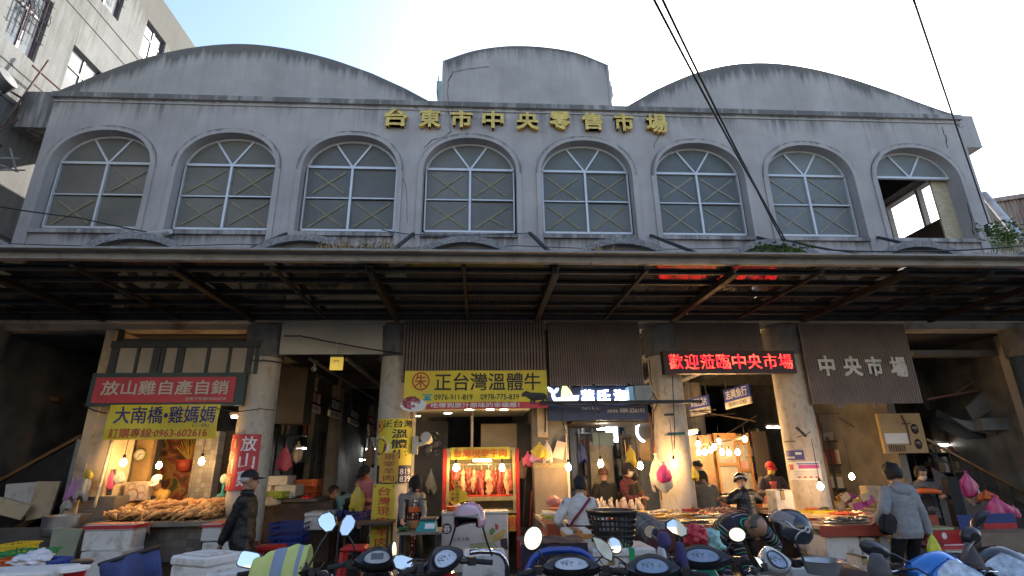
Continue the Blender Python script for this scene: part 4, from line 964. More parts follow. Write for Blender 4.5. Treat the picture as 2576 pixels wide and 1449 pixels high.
# back of the stall
m = fb(268, 1090, 372, 1290, .75, .1); m.build('back_panel', mat('ochre_back_wall', (.38, .25, .11), .75, var=.15, scale=2, dirt=(.22, .14, .07), dscale=3), None, False, 'ochre back wall of the chicken stall behind the clock', 'wall')
t = thing('wall_clock', 'round wall clock with green rim on the ochre wall', 'clock', at(353, 1157, Y=.68)); c = at(353, 1144, Y=.70); Mx = Matrix.Rotation(R(90), 3, 'X')
m = MB(); m.lathe([(0, .02), (.085, .02), (.095, .035), (.105, .02), (.105, -.03)], c, 24, 0, Mx); m.build('rim', mat('olive_rim', (.25, .25, .06), .4), t, 'auto')
m = MB(); m.lathe([(0, .024), (.084, .024)], c, 24, 0, Mx); m.build('face', white_p, t)
m = MB(); f_ = c+Vector((0, -.03, 0)); m.bar(f_, f_+Vector((.05, 0, .02)), .004, .01); m.bar(f_, f_+Vector((-.02, 0, -.05)), .004, .008)
for k in range(12): q = f_+Vector((.07*math.cos(k*PI/6), 0, .07*math.sin(k*PI/6))); m.box(q.x-.005, q.x+.005, q.y, q.y+.004, q.z-.005, q.z+.005)
m.build('hands', blk_t, t)
def mural_mat():
    m = bpy.data.materials.new('printed_mural'); m.use_nodes = True; n = m.node_tree.nodes; l = m.node_tree.links; b = n['Principled BSDF']; b.inputs['Roughness'].default_value = .5
    tc = n.new('ShaderNodeTexCoord'); ns = n.new('ShaderNodeTexNoise'); ns.inputs['Scale'].default_value = 3.2; ns.inputs['Detail'].default_value = 5; ns.inputs['Distortion'].default_value = 1.2
    l.new(tc.outputs['Object'], ns.inputs[0]); r = n.new('ShaderNodeValToRGB'); l.new(ns.outputs[0], r.inputs[0])
    for i, (p, c) in enumerate(((.3, (.02, .012, .008)), (.42, (.09, .04, .02)), (.5, (.22, .05, .03)), (.56, (.30, .18, .05)), (.64, (.06, .07, .02)), (.75, (.03, .02, .012)))):
        e = r.color_ramp.elements[i] if i < 2 else r.color_ramp.elements.new(p); e.position = p; e.color = (*c, 1)
    l.new(r.outputs[0], b.inputs['Base Color']); return m
t = thing('wall_poster', 'large dark brown and red printed poster behind the chicken vendor', 'poster', at(420, 1290, Y=1.5)); P = Pq((360, 1085), (486, 1290), 1.5); board(P, MB(), .03).build('print', mural_mat(), t)
m = MB(); rr = random.Random(9)
for k in range(26):
    a = rr.uniform(-.6, .6); c = P.p(.8+.02*k/26, .62, .01); m.bar(c, c+Vector((.42*math.sin(a), -.03, .42*math.cos(a)*rr.uniform(.4, 1))), .006, .012)
m.build('dry_stalks', mat('ochre_stalks', (.42, .28, .06), .8), t)
m = MB(); m.lathe([(0, 0), (.11, 0), (.15, .2), (.14, .2)], P.p(.8, .5, .12), 14); m.build('pot', mat('terracotta_red', (.35, .06, .03), .5), t, True)
fb(480, 1085, 537, 1300, 1.25, .25).build('tiled_pillar', mat_checker('pale_checker_tile', (.42, .40, .36), (.24, .23, .21), (.12, .11, .1), .08, .08, .3), None, False, 'square pillar of pale chequered tiles at the stall back', 'pillar')
fb(540, 1085, 600, 1300, 1.6, .1).build('dark_cabinet', dkwood, None, False, 'dark cupboard between tiled pillar and round column', 'cupboard')
t = thing('ring_print_carton', 'white carton with ring pattern standing left of the vendor', 'carton', at(340, 1258, Y=.3)); P = Pq((317, 1213), (363, 1258), .3); board(P, MB(), .25).build('box', mat('cream_carton', (.5, .42, .33), .7), t)
m = MB()
for fx, fy, r_ in ((.4, .3, .1), (.75, .6, .07), (.3, .75, .06), (.8, .25, .06)):
    ring = [[P.p(fx, fy, .003)+P.u*q*math.cos(2*PI*k/16)+P.vv*q*math.sin(2*PI*k/16) for q in (r_, r_*.8)] for k in range(17)]; m.loft(ring, 0, False, False)
m.build('rings', mat('rose_print', (.4, .2, .16), .6), t)
# counter
t = thing('chicken_counter', 'tiled counter with grey worktop heaped with plucked chickens', 'counter', at(430, 1395, Y=-.8))
xa, xb = at(212, 1312, Y=-.95).x, at(562, 1312, Y=-.95).x
m = MB(); m.box(xa, xb, -.95, .45, .885, .945); m.build('worktop', mat('scuffed_worktop', (.20, .165, .13), .6, var=.2, dirt=(.11, .09, .07)), t)
m = MB(); m.box(at(338, 1340, Y=-.75).x, at(510, 1340, Y=-.75).x, -.75, .2, .42, .885); m.build('tile_front', mat_checker('grey_checker_tile', (.19, .175, .155), (.10, .095, .085), (.05, .05, .045), .1, .1, .35), t)
m = MB(); m.box(xa+.1, xb-.1, -.6, .3, .1, .885); m.build('base', dkwood, t)
t2 = thing('white_tray', 'small white pierced tray at the left end of the chicken counter', 'tray', at(292, 1300, Z=.96)); c = at(300, 1304, Z=.96)
m = MB(); m.box(c.x-.2, c.x+.12, c.y+.1, c.y+.28, .95, .965); m.box(c.x-.2, c.x+.12, c.y+.1, c.y+.115, .965, 1.0); m.box(c.x-.2, c.x+.12, c.y+.265, c.y+.28, .965, 1.0); m.box(c.x-.2, c.x-.185, c.y+.115, c.y+.265, .965, 1.0); m.box(c.x+.105, c.x+.12, c.y+.115, c.y+.265, .965, 1.0); m.build('rim', foam, t2)
chk = mat('plucked_chicken_skin', (.64, .35, .12), .5, var=.25, scale=9, bump=.35, bscale=120, dirt=(.42, .13, .06), dscale=7); chf = mat('chicken_foot', (.42, .22, .10), .6, var=.2)
def chicken(seed):
    m = MB(); rr = random.Random(seed)
    m.ell((0, 0, .075), .075, .13, .07, 14, 10, 0, None, .3, seed)
    m.ell((0, -.08, .085), .06, .07, .05, 10, 7, 0, None, .25, seed+9)
    for s in (-1, 1):
        m.tube([(s*.05, .06, .07), (s*.085, .12, .085), (s*.06, .19, .06), (s*.05, .25, .03)], [.036, .034, .016, .011], 7)
        m.tube([(s*.06, -.06, .09), (s*.11, -.02, .075), (s*.1, .06, .06)], [.022, .018, .01], 6)
        for q in (-.02, 0, .02): m.tube([(s*.05, .25, .03), (s*.05+q, .29, .012)], [.007, .004], 4)
    m.tube([(0, -.13, .09), (.02, -.19, .10), (.05, -.22, .06)], [.026, .018, .014], 7); m.ell((.055, -.235, .05), .016, .022, .016, 8, 6)
    return m
xs_ = at(292, 1300, Y=-.6).x, at(540, 1300, Y=-.6).x
ck = thing('plucked_chicken', 'plucked yellow chicken heaped on the lit counter', 'chicken', (0, 0, 0), 0, 'plucked chickens on the counter')
chicken(1).build('body', chk, ck, True, local=True)
rr = random.Random(4)
for k in range(44):
    o = ck if k == 0 else dup(ck)
    lay = 0 if k < 20 else (1 if k < 35 else 2)
    u = (k % 20+.5)/20 if lay == 0 else ((k-20)+.8)/16 if lay == 1 else ((k-35)+1.6)/11
    x = xs_[0]+(xs_[1]-xs_[0])*u+rr.uniform(-.04, .04); y = -.62+lay*.16+(k % 2)*.16+rr.uniform(-.04, .04)
    o.location = (x, y, .945+lay*.05+rr.uniform(0, .015)); o.rotation_euler = (rr.uniform(-.2, .2)+(.1 if lay else 0), rr.uniform(-.4, .4), rr.uniform(-.7, .7)+(PI if k % 3 else 0)); o.scale = (1, 1, 1)
ft = MB()
for s in range(3): ft.tube([(0, 0, 0), (0, -.05, -.03), (.012*(s-1), -.065, -.1), (.035*(s-1), -.07, -.15)], [.012, .01, .008, .004], 5)
f0 = None
for k, px in enumerate((288, 313, 338, 362, 384)):
    c = at(px, 1306, Y=-.93)
    if f0 is None: f0 = ft.build('dangling_foot', chf, None, True, 'chicken feet dangling over the counter edge', 'chicken foot', 'feet over the counter edge', local=True); o = f0
    else: o = dup(f0)
    o.location = (c.x, -.93, .955)
for px, py, e, lb in ((310, 1165, 0, 'warm bulb over the chickens in front of the clock'), (400, 1172, 0, 'warm bulb over the chicken vendor cap'), (507, 1162, 0, 'warm bulb over the chickens before the tiled pillar')):
    bulb(px, py, -.25 if px != 400 else .3, lb, .9)
tube_light(583, 604, 1049, .9, 'short bright tube beside the round column over the chicken stall', 5)
# foam boxes by the counter
redband = mat('red_tape_band', (.45, .03, .04), .5)
def foambox(q, Y, dep, label, band=None, lid=True, mt=None, name='foam_box', cat='box', group='white foam boxes', text=None, ropen=0):
    a = at(q[0], (q[1]+q[3])/2, Y=Y).x; b = at(q[2], (q[1]+q[3])/2, Y=Y).x; zt = at((q[0]+q[2])/2, q[1], Y=Y).z; zb = max(.102 if Y > -1.6 else .002, at((q[0]+q[2])/2, q[3], Y=Y).z)
    t = thing(name, label, cat, ((a+b)/2, Y+dep/2, zb), 0, group); lt = (zt-zb)*.24 if lid else 0
    m = MB(); rbox(m, a+.01, b-.01, Y+.01, Y+dep-.01, zb, zt-lt-.004, 0, .012); m.build('body', mt or foam, t)
    if lid: m = MB(); rbox(m, a, b, Y, Y+dep, zt-lt, zt, 0, .014); m.build('lid', mt or foam, t)
    if band: m = MB(); m.box(a-.003, b+.003, Y-.003, Y+dep+.003, zt-lt*.75, zt-.01); m.box(a+.02, b-.02, Y+.02, Y+dep-.02, zt, zt+.003); m.build('band', band, t)
    if (int(q[0])*7+int(q[1])) % 3 == 0 and zt-zb > .15:
        xm_ = a+(b-a)*(.3+.4*((int(q[0])*13) % 10)/10); m = MB(); m.box(xm_-.03, xm_+.03, Y-.002, Y+dep*.9, zt-lt-.02 if not lid else zt-.01, zt+.002); m.box(xm_-.03, xm_+.03, Y-.002+(0 if lid else 0), Y+.006, zt-(zt-zb)*.45, zt+.001); m.build('tape_strip', mat('brown_parcel_tape', (.28, .19, .09), .35), t)
    if text:
        P = Plane((a, Y+.009, zb), (b, Y+.009, zb), (a, Y+.009, zt)); m = MB()
        for s, bx, in text: write(P, s, bx, m, 0, .015, .001, .002)
        m.build('marking', blk_t, t)
    return a, b, zb, zt
foambox((205, 1320, 332, 1386), -1.32, .33, 'white foam box with red band under the left end of the chicken counter', redband)
foambox((192, 1388, 300, 1460), -1.5, .5, 'greyish foam box standing below the red banded one at left', lid=False)
foambox((503, 1318, 590, 1362), -1.35, .45, 'white foam box with red lid behind the man in the black cap', redband)
foambox((500, 1364, 592, 1440), -1.35, .45, 'plain foam box under the red lidded one behind the man in black', lid=False)
foambox((527, 1251, 566, 1273), .1, .3, 'small cream box at the right end of the chicken counter', lid=False, mt=creamw, group=None, name='cream_box')
t = thing('kitchen_scale', 'pale green counter scale behind the red column banner', 'scale', at(558, 1250, Y=.2)); c = at(558, 1250, Y=.2)
m = MB(); m.lathe([(0, 0), (.09, 0), (.07, .04), (.02, .06), (.02, .2), (0, .2)], c, 12); m.build('stand', tealp, t, True); m = MB(); m.ell(c+Vector((0, 0, .27)), .07, .04, .08, 12, 8); m.build('dial', mat('pale_mint', (.42, .55, .45), .5), t, True)

# ---------------- left passage
def crate(q, Y, dep, mt, label, group=None, holes=True, name='plastic_crate', rz=0):
    a = at(q[0], (q[1]+q[3])/2, Y=Y).x; b = at(q[2], (q[1]+q[3])/2, Y=Y).x; zt = at((q[0]+q[2])/2, q[1], Y=Y).z; zb = at((q[0]+q[2])/2, q[3], Y=Y).z
    t = thing(name, label, 'crate', ((a+b)/2, Y+dep/2, zb), 0, group); h = zt-zb; m = MB(); n = 6
    m.box(a+.02, b-.02, Y+.02, Y+dep-.02, zb, zb+.012)
    for f in (0, .33, .66, .9):
        z0 = zb+h*f; z1 = zb+h*(f+(.1 if f else .16)); k = .012*(1-f)
        for (xa, xb, ya, yb) in ((a+k, b-k, Y+k, Y+k+.01), (a+k, b-k, Y+dep-k-.01, Y+dep-k), (a+k, a+k+.01, Y+k+.01, Y+dep-k-.01), (b-k-.01, b-k, Y+k+.01, Y+dep-k-.01)): m.box(xa, xb, ya, yb, z0, z1)
    for i in range(n+1):
        x = a+.015+(b-a-.03)*i/n
        m.box(x-.008, x+.008, Y+.014, Y+.022, zb, zt-.002); m.box(x-.008, x+.008, Y+dep-.022, Y+dep-.014, zb, zt-.002)
    for i in range(1, 4):
        y = Y+dep*i/4; m.box(a+.014, a+.022, y-.008, y+.008, zb, zt-.002); m.box(b-.022, b-.014, y-.008, y+.008, zb, zt-.002)
    m.build('basket', mt, t)
    m = MB(); m.box(a-.008, b+.008, Y-.008, Y+.006, zt-.012, zt); m.box(a-.008, b+.008, Y+dep-.006, Y+dep+.008, zt-.012, zt); m.box(a-.008, a+.006, Y+.006, Y+dep-.006, zt-.012, zt); m.box(b-.006, b+.008, Y+.006, Y+dep-.006, zt-.012, zt); m.build('rim', mt, t)
    return a, b, zb, zt
foambox((662, 1197, 724, 1223), 1.6, .5, 'upper white foam box in the passage behind the red column banner', lid=False)
foambox((660, 1221, 744, 1250), 1.3, .5, 'lower white foam box in the passage behind the red column banner', lid=False)
for k, (y0, y1) in enumerate(((1207, 1221), (1221, 1236), (1236, 1251))): crate((741+2*k, y0, 797-2*k, y1), 1.9, .4, orangep, ('top', 'middle', 'bottom')[k]+' orange crate of the stack in the left passage', 'orange crates in the left passage')
crate((660, 1238, 711, 1254), .9, .35, greenp, 'lime green crate beside the round column in the left passage')
m = fb(655, 1262, 830, 1420, 1.0, 1.6); m.build('passage_counter', dkwood, None, False, 'dark counter along the left passage behind the column', 'counter')
fb(665, 1257, 800, 1263, .95, .9).build('counter_board', mat('wet_board', (.12, .11, .1), .3, var=.3), None, False, 'wet grey board laid on the dark passage counter', 'board')
bagm(680, 1248, 52, 22, .75, clearp, 'grey crumpled sack lying on the passage counter', 11, 1)
bagm(772, 1244, 38, 18, 1.2, redp, 'red crumpled bag below the orange crates', 12, 1)
crate((672, 1318, 758, 1374), -.1, .5, bluep, 'dark blue crate under the passage counter')
foambox((763, 1290, 832, 1334), .3, .5, 'white carton with blue edge low in the left passage', None, True, None, 'carton', 'carton', None)
tube_light(803, 834, 1152, 5.4, 'left of the two lit tubes deep in the left passage', 7); tube_light(905, 932, 1157, 6.4, 'right of the two lit tubes deep in the left passage', 7)
for k, (x, py, lb) in enumerate(((1040, 1150, 'lit tube seen past the fan behind the beef stall'), (920, 1130, 'dim lit tube behind the second column'))): tube_light(x, x+24, py, 8.5, lb, 5)
# clutter racks deep in the hall
rr = random.Random(21)
clm = [mat('clutter_grey', (.22, .22, .22), .7), mat('clutter_tan', (.34, .26, .16), .7), mat('clutter_white', (.6, .58, .55), .7), mat('clutter_red', (.22, .03, .02), .6), mat('clutter_blue', (.03, .06, .16), .6)]
def rack(x0, x1, y0, y1, Y, label, shelves=4, dens=7):
    a, b = at(x0, y0, Y=Y).x, at(x1, y0, Y=Y).x; zt = min(3.4, at(x0, y0, Y=Y).z); t = thing('storage_rack', label, 'rack', ((a+b)/2, Y, .1)); m = MB()
    for x in (a, b):
        for y in (Y, Y+.5): m.box(x-.02, x+.02, y-.02, y+.02, .1, zt)
    for k in range(shelves): z = .5+(zt-.6)*k/(shelves-1); m.box(a, b, Y-.015, Y+.515, z, z+.03)
    m.build('frame', steelg, t)
    for k in range(shelves):
        z = .53+(zt-.6)*k/(shelves-1)
        for q in range(dens):
            if rr.random() < .8:
                x = a+.05+(b-a-.2)*q/dens; m = MB(); m.box(x, x+rr.uniform(.5, .96)*(b-a-.2)/dens, Y+rr.uniform(0, .1), Y+.45, z+.001, z+rr.uniform(.1, .32)); m.build('stored_box', rr.choice(clm), t)
rack(20, 130, 1100, 1280, 2.6, 'rack of dim goods behind the left handrail', 4, 6)
rack(815, 875, 1100, 1290, 6.5, 'rack of goods far back in the left passage', 5, 6)
rack(1560, 1600, 1090, 1290, 2.6, 'rack of small goods beside the wooden shop door', 5, 5)
rack(1880, 1930, 1100, 1280, 4.5, 'rack of goods far back in the right passage', 5, 6)
rack(2340, 2440, 1130, 1300, 2.0, 'rack of goods under the right staircase', 4, 6)
rack(700, 800, 1085, 1300, 3.4, 'rack of stored goods at the left of the passage')
rack(920, 960, 1090, 1280, 4.4, 'narrow rack of goods behind the second column', 4, 4)
rack(1010, 1110, 1080, 1290, 3.2, 'rack of goods behind the beef vendor')
rack(1455, 1490, 1080, 1290, 2.2, 'dark rack of boxes inside the fish shop', 5, 5)
rack(1690, 1760, 1085, 1280, 3.8, 'rack of goods in the right passage', 4, 5)
rack(2080, 2200, 1100, 1280, 2.6, 'rack of dim goods under the ribbed name board', 4, 6)
# folding table and stools in the passage
def table(x0, x1, yt, Y, dep, z, label, name='steel_table', mt=steelp, h0=.1, lw=.03):
    a, b = at(x0, yt, Y=Y).x, at(x1, yt, Y=Y).x; t = thing(name, label, 'table', ((a+b)/2, Y+dep/2, h0)); m = MB(); m.box(a, b, Y, Y+dep, z-.03, z); m.build('tabletop', mt, t)
    for x in (a+.05, b-.05):
        for y in (Y+.05, Y+dep-.05): m = MB(); m.cyl((x, y, h0), (x, y, z-.03), lw/2, None, 8); m.build('leg', steelg, t)
    m = MB(); m.tube([(a+.05, Y+.05, .3), (b-.05, Y+.05, .3)], .012, 6); m.build('stretcher', steelg, t)
    return a, b
table(842, 984, 1318, -.9, .5, at(900, 1316, Y=-.9).z, 'low dark table in front of the long yellow plate', 'wooden_table', dkwood)
def stool(px, py, Y, wpx, mt, label):
    c = at(px, py, Y=Y); W = (at(px+wpx, py, Y=Y).x-c.x)/2; t = thing('plastic_stool', label, 'stool', (c.x, Y, .0)); z = c.z; fl = .102 if Y > -1.6 else .002
    m = MB(); rbox(m, c.x-W, c.x+W, Y-W, Y+W, z-.05, z, 0, .03); m.build('seat', mt, t)
    for sx in (-1, 1):
        for sy in (-1, 1): m = MB(); m.bar((c.x+sx*W*.8, Y+sy*W*.8, z-.05), (c.x+sx*W*1.15, Y+sy*W*1.15, fl), .04, .03); m.build('leg', mt, t)
stool(894, 1372, -2.3, 66, redp, 'red plastic stool in front of the long yellow plate')
stool(633, 1362, -1.2, 34, mat('dark_red_plastic', (.16, .015, .02), .4), 'dark red stool behind the man in the black cap')
stool(680, 1372, -1.5, 70, redp, 'wide red stool behind the reflective vest')
crate((815, 1285, 860, 1305), .6, .3, bluep, 'shallow blue crate near the bending worker'); crate((866, 1286, 925, 1312), .2, .4, bluep, 'blue crate at the feet of the shopper in pink')
# ---------------- beef stall
whitec = mat('white_ceiling_panel', (.46, .44, .40), .7, var=.08)
t = thing('stall_ceiling', 'low white ceiling with round downlights over the beef stall', 'ceiling', at(1180, 1040, Y=.4))
za = at(1180, 1029, Y=-.25).z; MB().box(at(1024, 1050, Y=-.2).x, at(1335, 1050, Y=-.2).x, -.25, 1.3, za, za+.05).build('panel', whitec, t)
lit_w = mat('lit_downlight', (1, .95, .85), .4, var=0, emit=(1, .82, .55), estr=9)
for px, py in ((1048, 1047), (1127, 1040), (1180, 1030), (1233, 1030), (1268, 1031)):
    c = at(px, py, Z=za-.004); MB().lathe([(0, 0), (.06, 0), (.07, .003)], (c.x, min(max(c.y, -.15), 1.1), za-.006), 16).build('downlight', lit_w, t)
fb(1015, 1060, 1125, 1300, 1.9, .1).build('rear_wall', dwb, None, False, 'dim rear wall behind the beef vendor', 'wall')
fb(1210, 1066, 1304, 1128, .75, .05).build('tan_board', mat('tan_stained_board', (.30, .23, .14), .7, dirt=(.2, .14, .08)), None, False, 'tan stained board behind the lit meat cabinet', 'board')
fb(1304, 1066, 1345, 1420, .6, .1).build('dark_gap_sheet', mat('gap_shade_black', (.018, .016, .015), .7), None, False, 'black sheet for the shade in the gap between meat cabinet and grey wall', 'doorway')  # black sheet standing for the shade in the gap
m = MB(); c = at(1187, 1125, Y=.3); m.cyl(c, Vector((c.x, c.y, za)), .022, None, 8); m.build('ceiling_pole', mat('pinkish_pole', (.35, .26, .22), .5), None, False, 'thin pinkish pole from ceiling to meat cabinet', 'pole')
a = at(1012, 1150, Y=-.12); b = at(1036, 1150, Y=-.12); MB().box(a.x, b.x, -.12, .25, .1, za).build('white_post', mat('cream_post', (.5, .46, .38), .6, dirt=(.3, .26, .2)), None, False, 'square cream post beside the wrapped second column', 'post')
# wall fan
t = thing('wall_fan', 'white wall fan on the cream post turned away from the street', 'fan', at(1046, 1140, Y=-.15)); fanw = mat('ivory_plastic', (.55, .5, .4), .45)
m = MB(); c = at(1046, 1120, Y=-.2); m.box(c.x-.05, c.x+.03, -.22, -.12, c.z-.14, c.z+.14); q = at(1070, 1113, Y=-.2); m.bar(c, q, .05, .06); m.build('bracket', fanw, t)
c = at(1072, 1103, Y=-.15); m = MB(); m.cyl(c+Vector((0, -.08, .02)), c+Vector((.03, .1, -.02)), .085, .07, 16); m.build('motor', fanw, t, 'auto')
cg = at(1085, 1118, Y=.0); m = MB()
for r_, dy in ((.20, 0), (.19, .05), (.12, .08), (.05, .09)): m.tube([cg+Vector((r_*math.cos(q*PI/10), dy, r_*math.sin(q*PI/10))) for q in range(21)], .006, 5)
for q in range(14): m.tube([cg+Vector((.05*math.cos(q*PI/7), .09, .05*math.sin(q*PI/7))), cg+Vector((.2*math.cos(q*PI/7), 0, .2*math.sin(q*PI/7)))], .004, 4)
m.build('cage', blackp, t)
m = MB()
for q in range(3): a_ = q*2*PI/3; m.ell(cg+Vector((.09*math.cos(a_), .04, .09*math.sin(a_))), .085, .008, .05, 10, 6, 0, Matrix.Rotation(-a_, 3, 'Y'))
m.build('blade', mat('smoky_blade', (.08, .08, .09), .3), t)
cable([at(1082, 1092, Y=-.1), at(1105, 1112, Y=-.1), at(1122, 1128, Y=-.1)], .009, 'pale flex from the wall fan to the meat cabinet', 'flex_cord')
# meat cabinet
Yc = -.02
t = thing('meat_cabinet', 'lit glass meat cabinet with red posts and yellow sign', 'cabinet', at(1208, 1290, Y=.2))
x0, x1 = at(1118, 1200, Y=Yc).x, at(1302, 1200, Y=Yc).x; z0, z1 = at(1208, 1292, Y=Yc).z, at(1208, 1127, Y=Yc).z
gilt = mat('brassy_trim', (.50, .42, .20), .3, metal=.6); redpost = mat('dark_red_post', (.30, .02, .015), .4)
for x in (x0, x1): MB().box(x-.03, x+.03, Yc, Yc+.05, .1, z1-.01).build('post', redpost, t)
m = MB(); zi0 = at(1208, 1250, Y=Yc).z
m.box(x0+.03, x1-.03, Yc, Yc+.5, z1-.05, z1); m.box(x0+.031, x1-.031, Yc, Yc+.5, z0, z0+.04); m.box(x0+.03, x1-.03, Yc+.0, Yc+.03, zi0-.06, zi0)
m.box(x0+.035, x0+.075, Yc-.002, Yc+.04, z0+.04, z1-.05); m.box(x1-.075, x1-.035, Yc-.002, Yc+.04, z0+.04, z1-.05); m.build('frame', gilt, t)
m = MB(); m.box(x0+.03, x1-.03, Yc+.5, Yc+.52, z0, z1); m.build('back', mat('olive_back_panel', (.16, .14, .08), .5), t)
m = MB(); m.box(x0+.04, x0+.05, Yc+.045, Yc+.5, z0+.04, z1-.05); m.box(x1-.05, x1-.04, Yc+.045, Yc+.5, z0+.04, z1-.05); m.build('side_glass', mat('thin_glass', (.8, .85, .85), .05, var=0, alpha=.18), t)
m = MB(); m.box(x0+.08, x1-.08, Yc+.05, Yc+.48, zi0, zi0+.02); m.build('tray', mat('red_meat_tray', (.4, .04, .015), .4), t)
zr = at(1208, 1168, Y=Yc+.2).z; m = MB(); m.cyl((x0+.08, Yc+.22, zr), (x1-.08, Yc+.22, zr), .012); m.build('rail', steelp, t, True)
m = MB(); a, b = at(1190, 1158, Y=Yc+.06), at(1236, 1158, Y=Yc+.06); m.cyl(a, b, .022, None, 10); m.build('tube_lamp', mat('lit_cabinet_tube', (1, .9, .6), .4, var=0, emit=(1, .78, .38), estr=8), t)
P = Plane((at(1156, 1155, Y=Yc-.05).x-.14, Yc-.05, at(1208, 1155, Y=Yc-.05).z), (at(1282, 1155, Y=Yc-.05).x, Yc-.05, at(1208, 1155, Y=Yc-.05).z), (at(1156, 1155, Y=Yc-.05).x-.14, Yc-.05, at(1208, 1125, Y=Yc-.05).z))
board(P, MB(), .015).build('sign_plate', mat('lime_yellow_plate', (.46, .40, .04), .45), t); write(P, '台灣現宰牛肉', (.05, .14, .95, .86), bold=.012, th=.004).build('lettering', mat('orange_red_lettering', (.5, .10, .02), .5), t)
# hanging cuts
cutm = [mat('red_beef', (.24, .025, .018), .4, var=.45, scale=16, bump=.4, bscale=50, dirt=(.42, .24, .15), dscale=14), mat('pale_fat', (.42, .30, .17), .45, var=.25, scale=14, bump=.4, bscale=50, dirt=(.4, .1, .06), dscale=5), mat('dark_beef', (.2, .025, .02), .4, var=.4, scale=14, bump=.4, dirt=(.42, .14, .09), dscale=6)]
rr = random.Random(8)
for k in range(17):
    px = 1134+(1288-1134)*(k+.5)/17; c = at(px, 1168, Y=Yc+.22); c.x = min(max(c.x, x0+.1), x1-.1); mi = (0, 2, 0, 1, 0, 0, 1, 0, 0, 2, 1, 0, 0, 2, 0, 1, 0)[k]
    ln = rr.uniform(.34, .47); top = c.z-rr.uniform(.07, .1); wdt = rr.uniform(.03, .05); y = Yc+.17+rr.uniform(0, .12)
    t2 = thing('beef_cut', ('strip of red beef', 'strip of pale fatty beef', 'strip of dark beef')[mi]+' hung on a hook in the lit cabinet', 'meat', (c.x, y, top), 0, ('red beef cuts', 'fatty beef cuts', 'dark beef cuts')[mi]+' in the cabinet')
    rings = []
    for j in range(11):
        v = j/10; r_ = wdt*(.35+1.0*math.sin(PI*(v*.8+.12)))*(1+.6*mnoise.noise(Vector((k*2, v*7, 0))))
        rings.append([Vector((c.x+r_*math.cos(q)*(1+.9*mnoise.noise(Vector((q*1.3, v*9, k))))+.012*math.sin(v*6+k), y+.6*r_*math.sin(q), top-ln*v)) for q in [2*PI*i/10 for i in range(10)]])
    m = MB(); m.loft(rings); m.build('meat', cutm[mi], t2, True)
    m = MB(); m.tube([(c.x, y, top-.02), (c.x, y, top+.02), (c.x, Yc+.22, c.z+.012)], .005, 5); m.build('hook', steelp, t2)
bulb(1147, 1178, Yc-.12, 'left warm bulb in front of the meat cabinet', .16); bulb(1263, 1178, Yc-.12, 'right warm bulb in front of the meat cabinet', .16)
# freezer
Yf = -.3
t = thing('chest_freezer', 'white chest freezer with printed food pictures under the meat cabinet', 'freezer', at(1195, 1430, Y=Yf)); P = Pq((1111, 1296), (1280, 1452), Yf)
zt_ = P.p(0, 1).z; x0f, x1f = P.o.x, P.o.x+P.w
m = MB(); rbox(m, x0f, x1f, Yf, Yf+.28, .1, zt_, 0, .02); m.build('body', mat('freezer_white', (.50, .51, .52), .4, var=.05), t)
m = MB(); rbox(m, x0f-.01, x1f+.01, Yf-.012, Yf+.28, zt_-.001, zt_+.05, 0, .012); m.build('lid', mat('freezer_lid', (.56, .54, .48), .35), t)
g = lambda px, py: ((px-1111)/169, 1-(py-1296)/156)
def shape(pts, d, mt, name): m = MB(); m.add([P.p(*g(*L(4, *p)), d) for p in pts], [tuple(range(len(pts)))]); return m.build(name, mt, t)
c = g(*L(4, 155, 975)); m = MB(); m.add([P.p(c[0]+.075*math.cos(k*PI/12), c[1]+.075*P.w/P.h*math.sin(k*PI/12), .003) for k in range(24)], [tuple(range(24))]); m.build('emblem', blk_t, t)
write(P, '春', (c[0]-.05, c[1]-.055*P.w/P.h, c[0]+.05, c[1]+.05*P.w/P.h), d=.004, th=.002, bold=.01).build('emblem_mark', wht_t, t)
write(P, '土生土長', (.17, .58, .42, .64), th=.002).build('lettering', blk_t, t)
write(P, 'www.        .com.tw', (.14, .43, .58, .46), th=.002, bold=.01).build('web_lettering', red_t, t)
shape([(500, 1045), (560, 1010), (600, 1060), (590, 1110), (520, 1100)], .003, mat('printed_cream', (.5, .42, .25), .5), 'bread_picture'); shape([(605, 1060), (730, 985), (752, 1010), (720, 1080), (640, 1120), (602, 1100)], .004, mat('printed_toast', (.48, .36, .12), .5), 'bread_picture')
shape([(580, 1000), (620, 970), (645, 1010), (610, 1050), (585, 1040)], .005, mat('printed_leek', (.12, .25, .07), .5), 'leek_picture'); shape([(640, 930), (675, 950), (670, 1000), (640, 990)], .0055, mat('printed_tomato', (.4, .08, .05), .5), 'tomato_picture')
shape([(380, 1130), (620, 1110), (690, 1190), (400, 1190)], .003, mat('printed_greens', (.30, .33, .2), .5), 'greens_picture'); shape([(690, 1090), (760, 1080), (768, 1200), (700, 1180)], .0035, mat('printed_plum', (.05, .03, .05), .5), 'plum_picture')
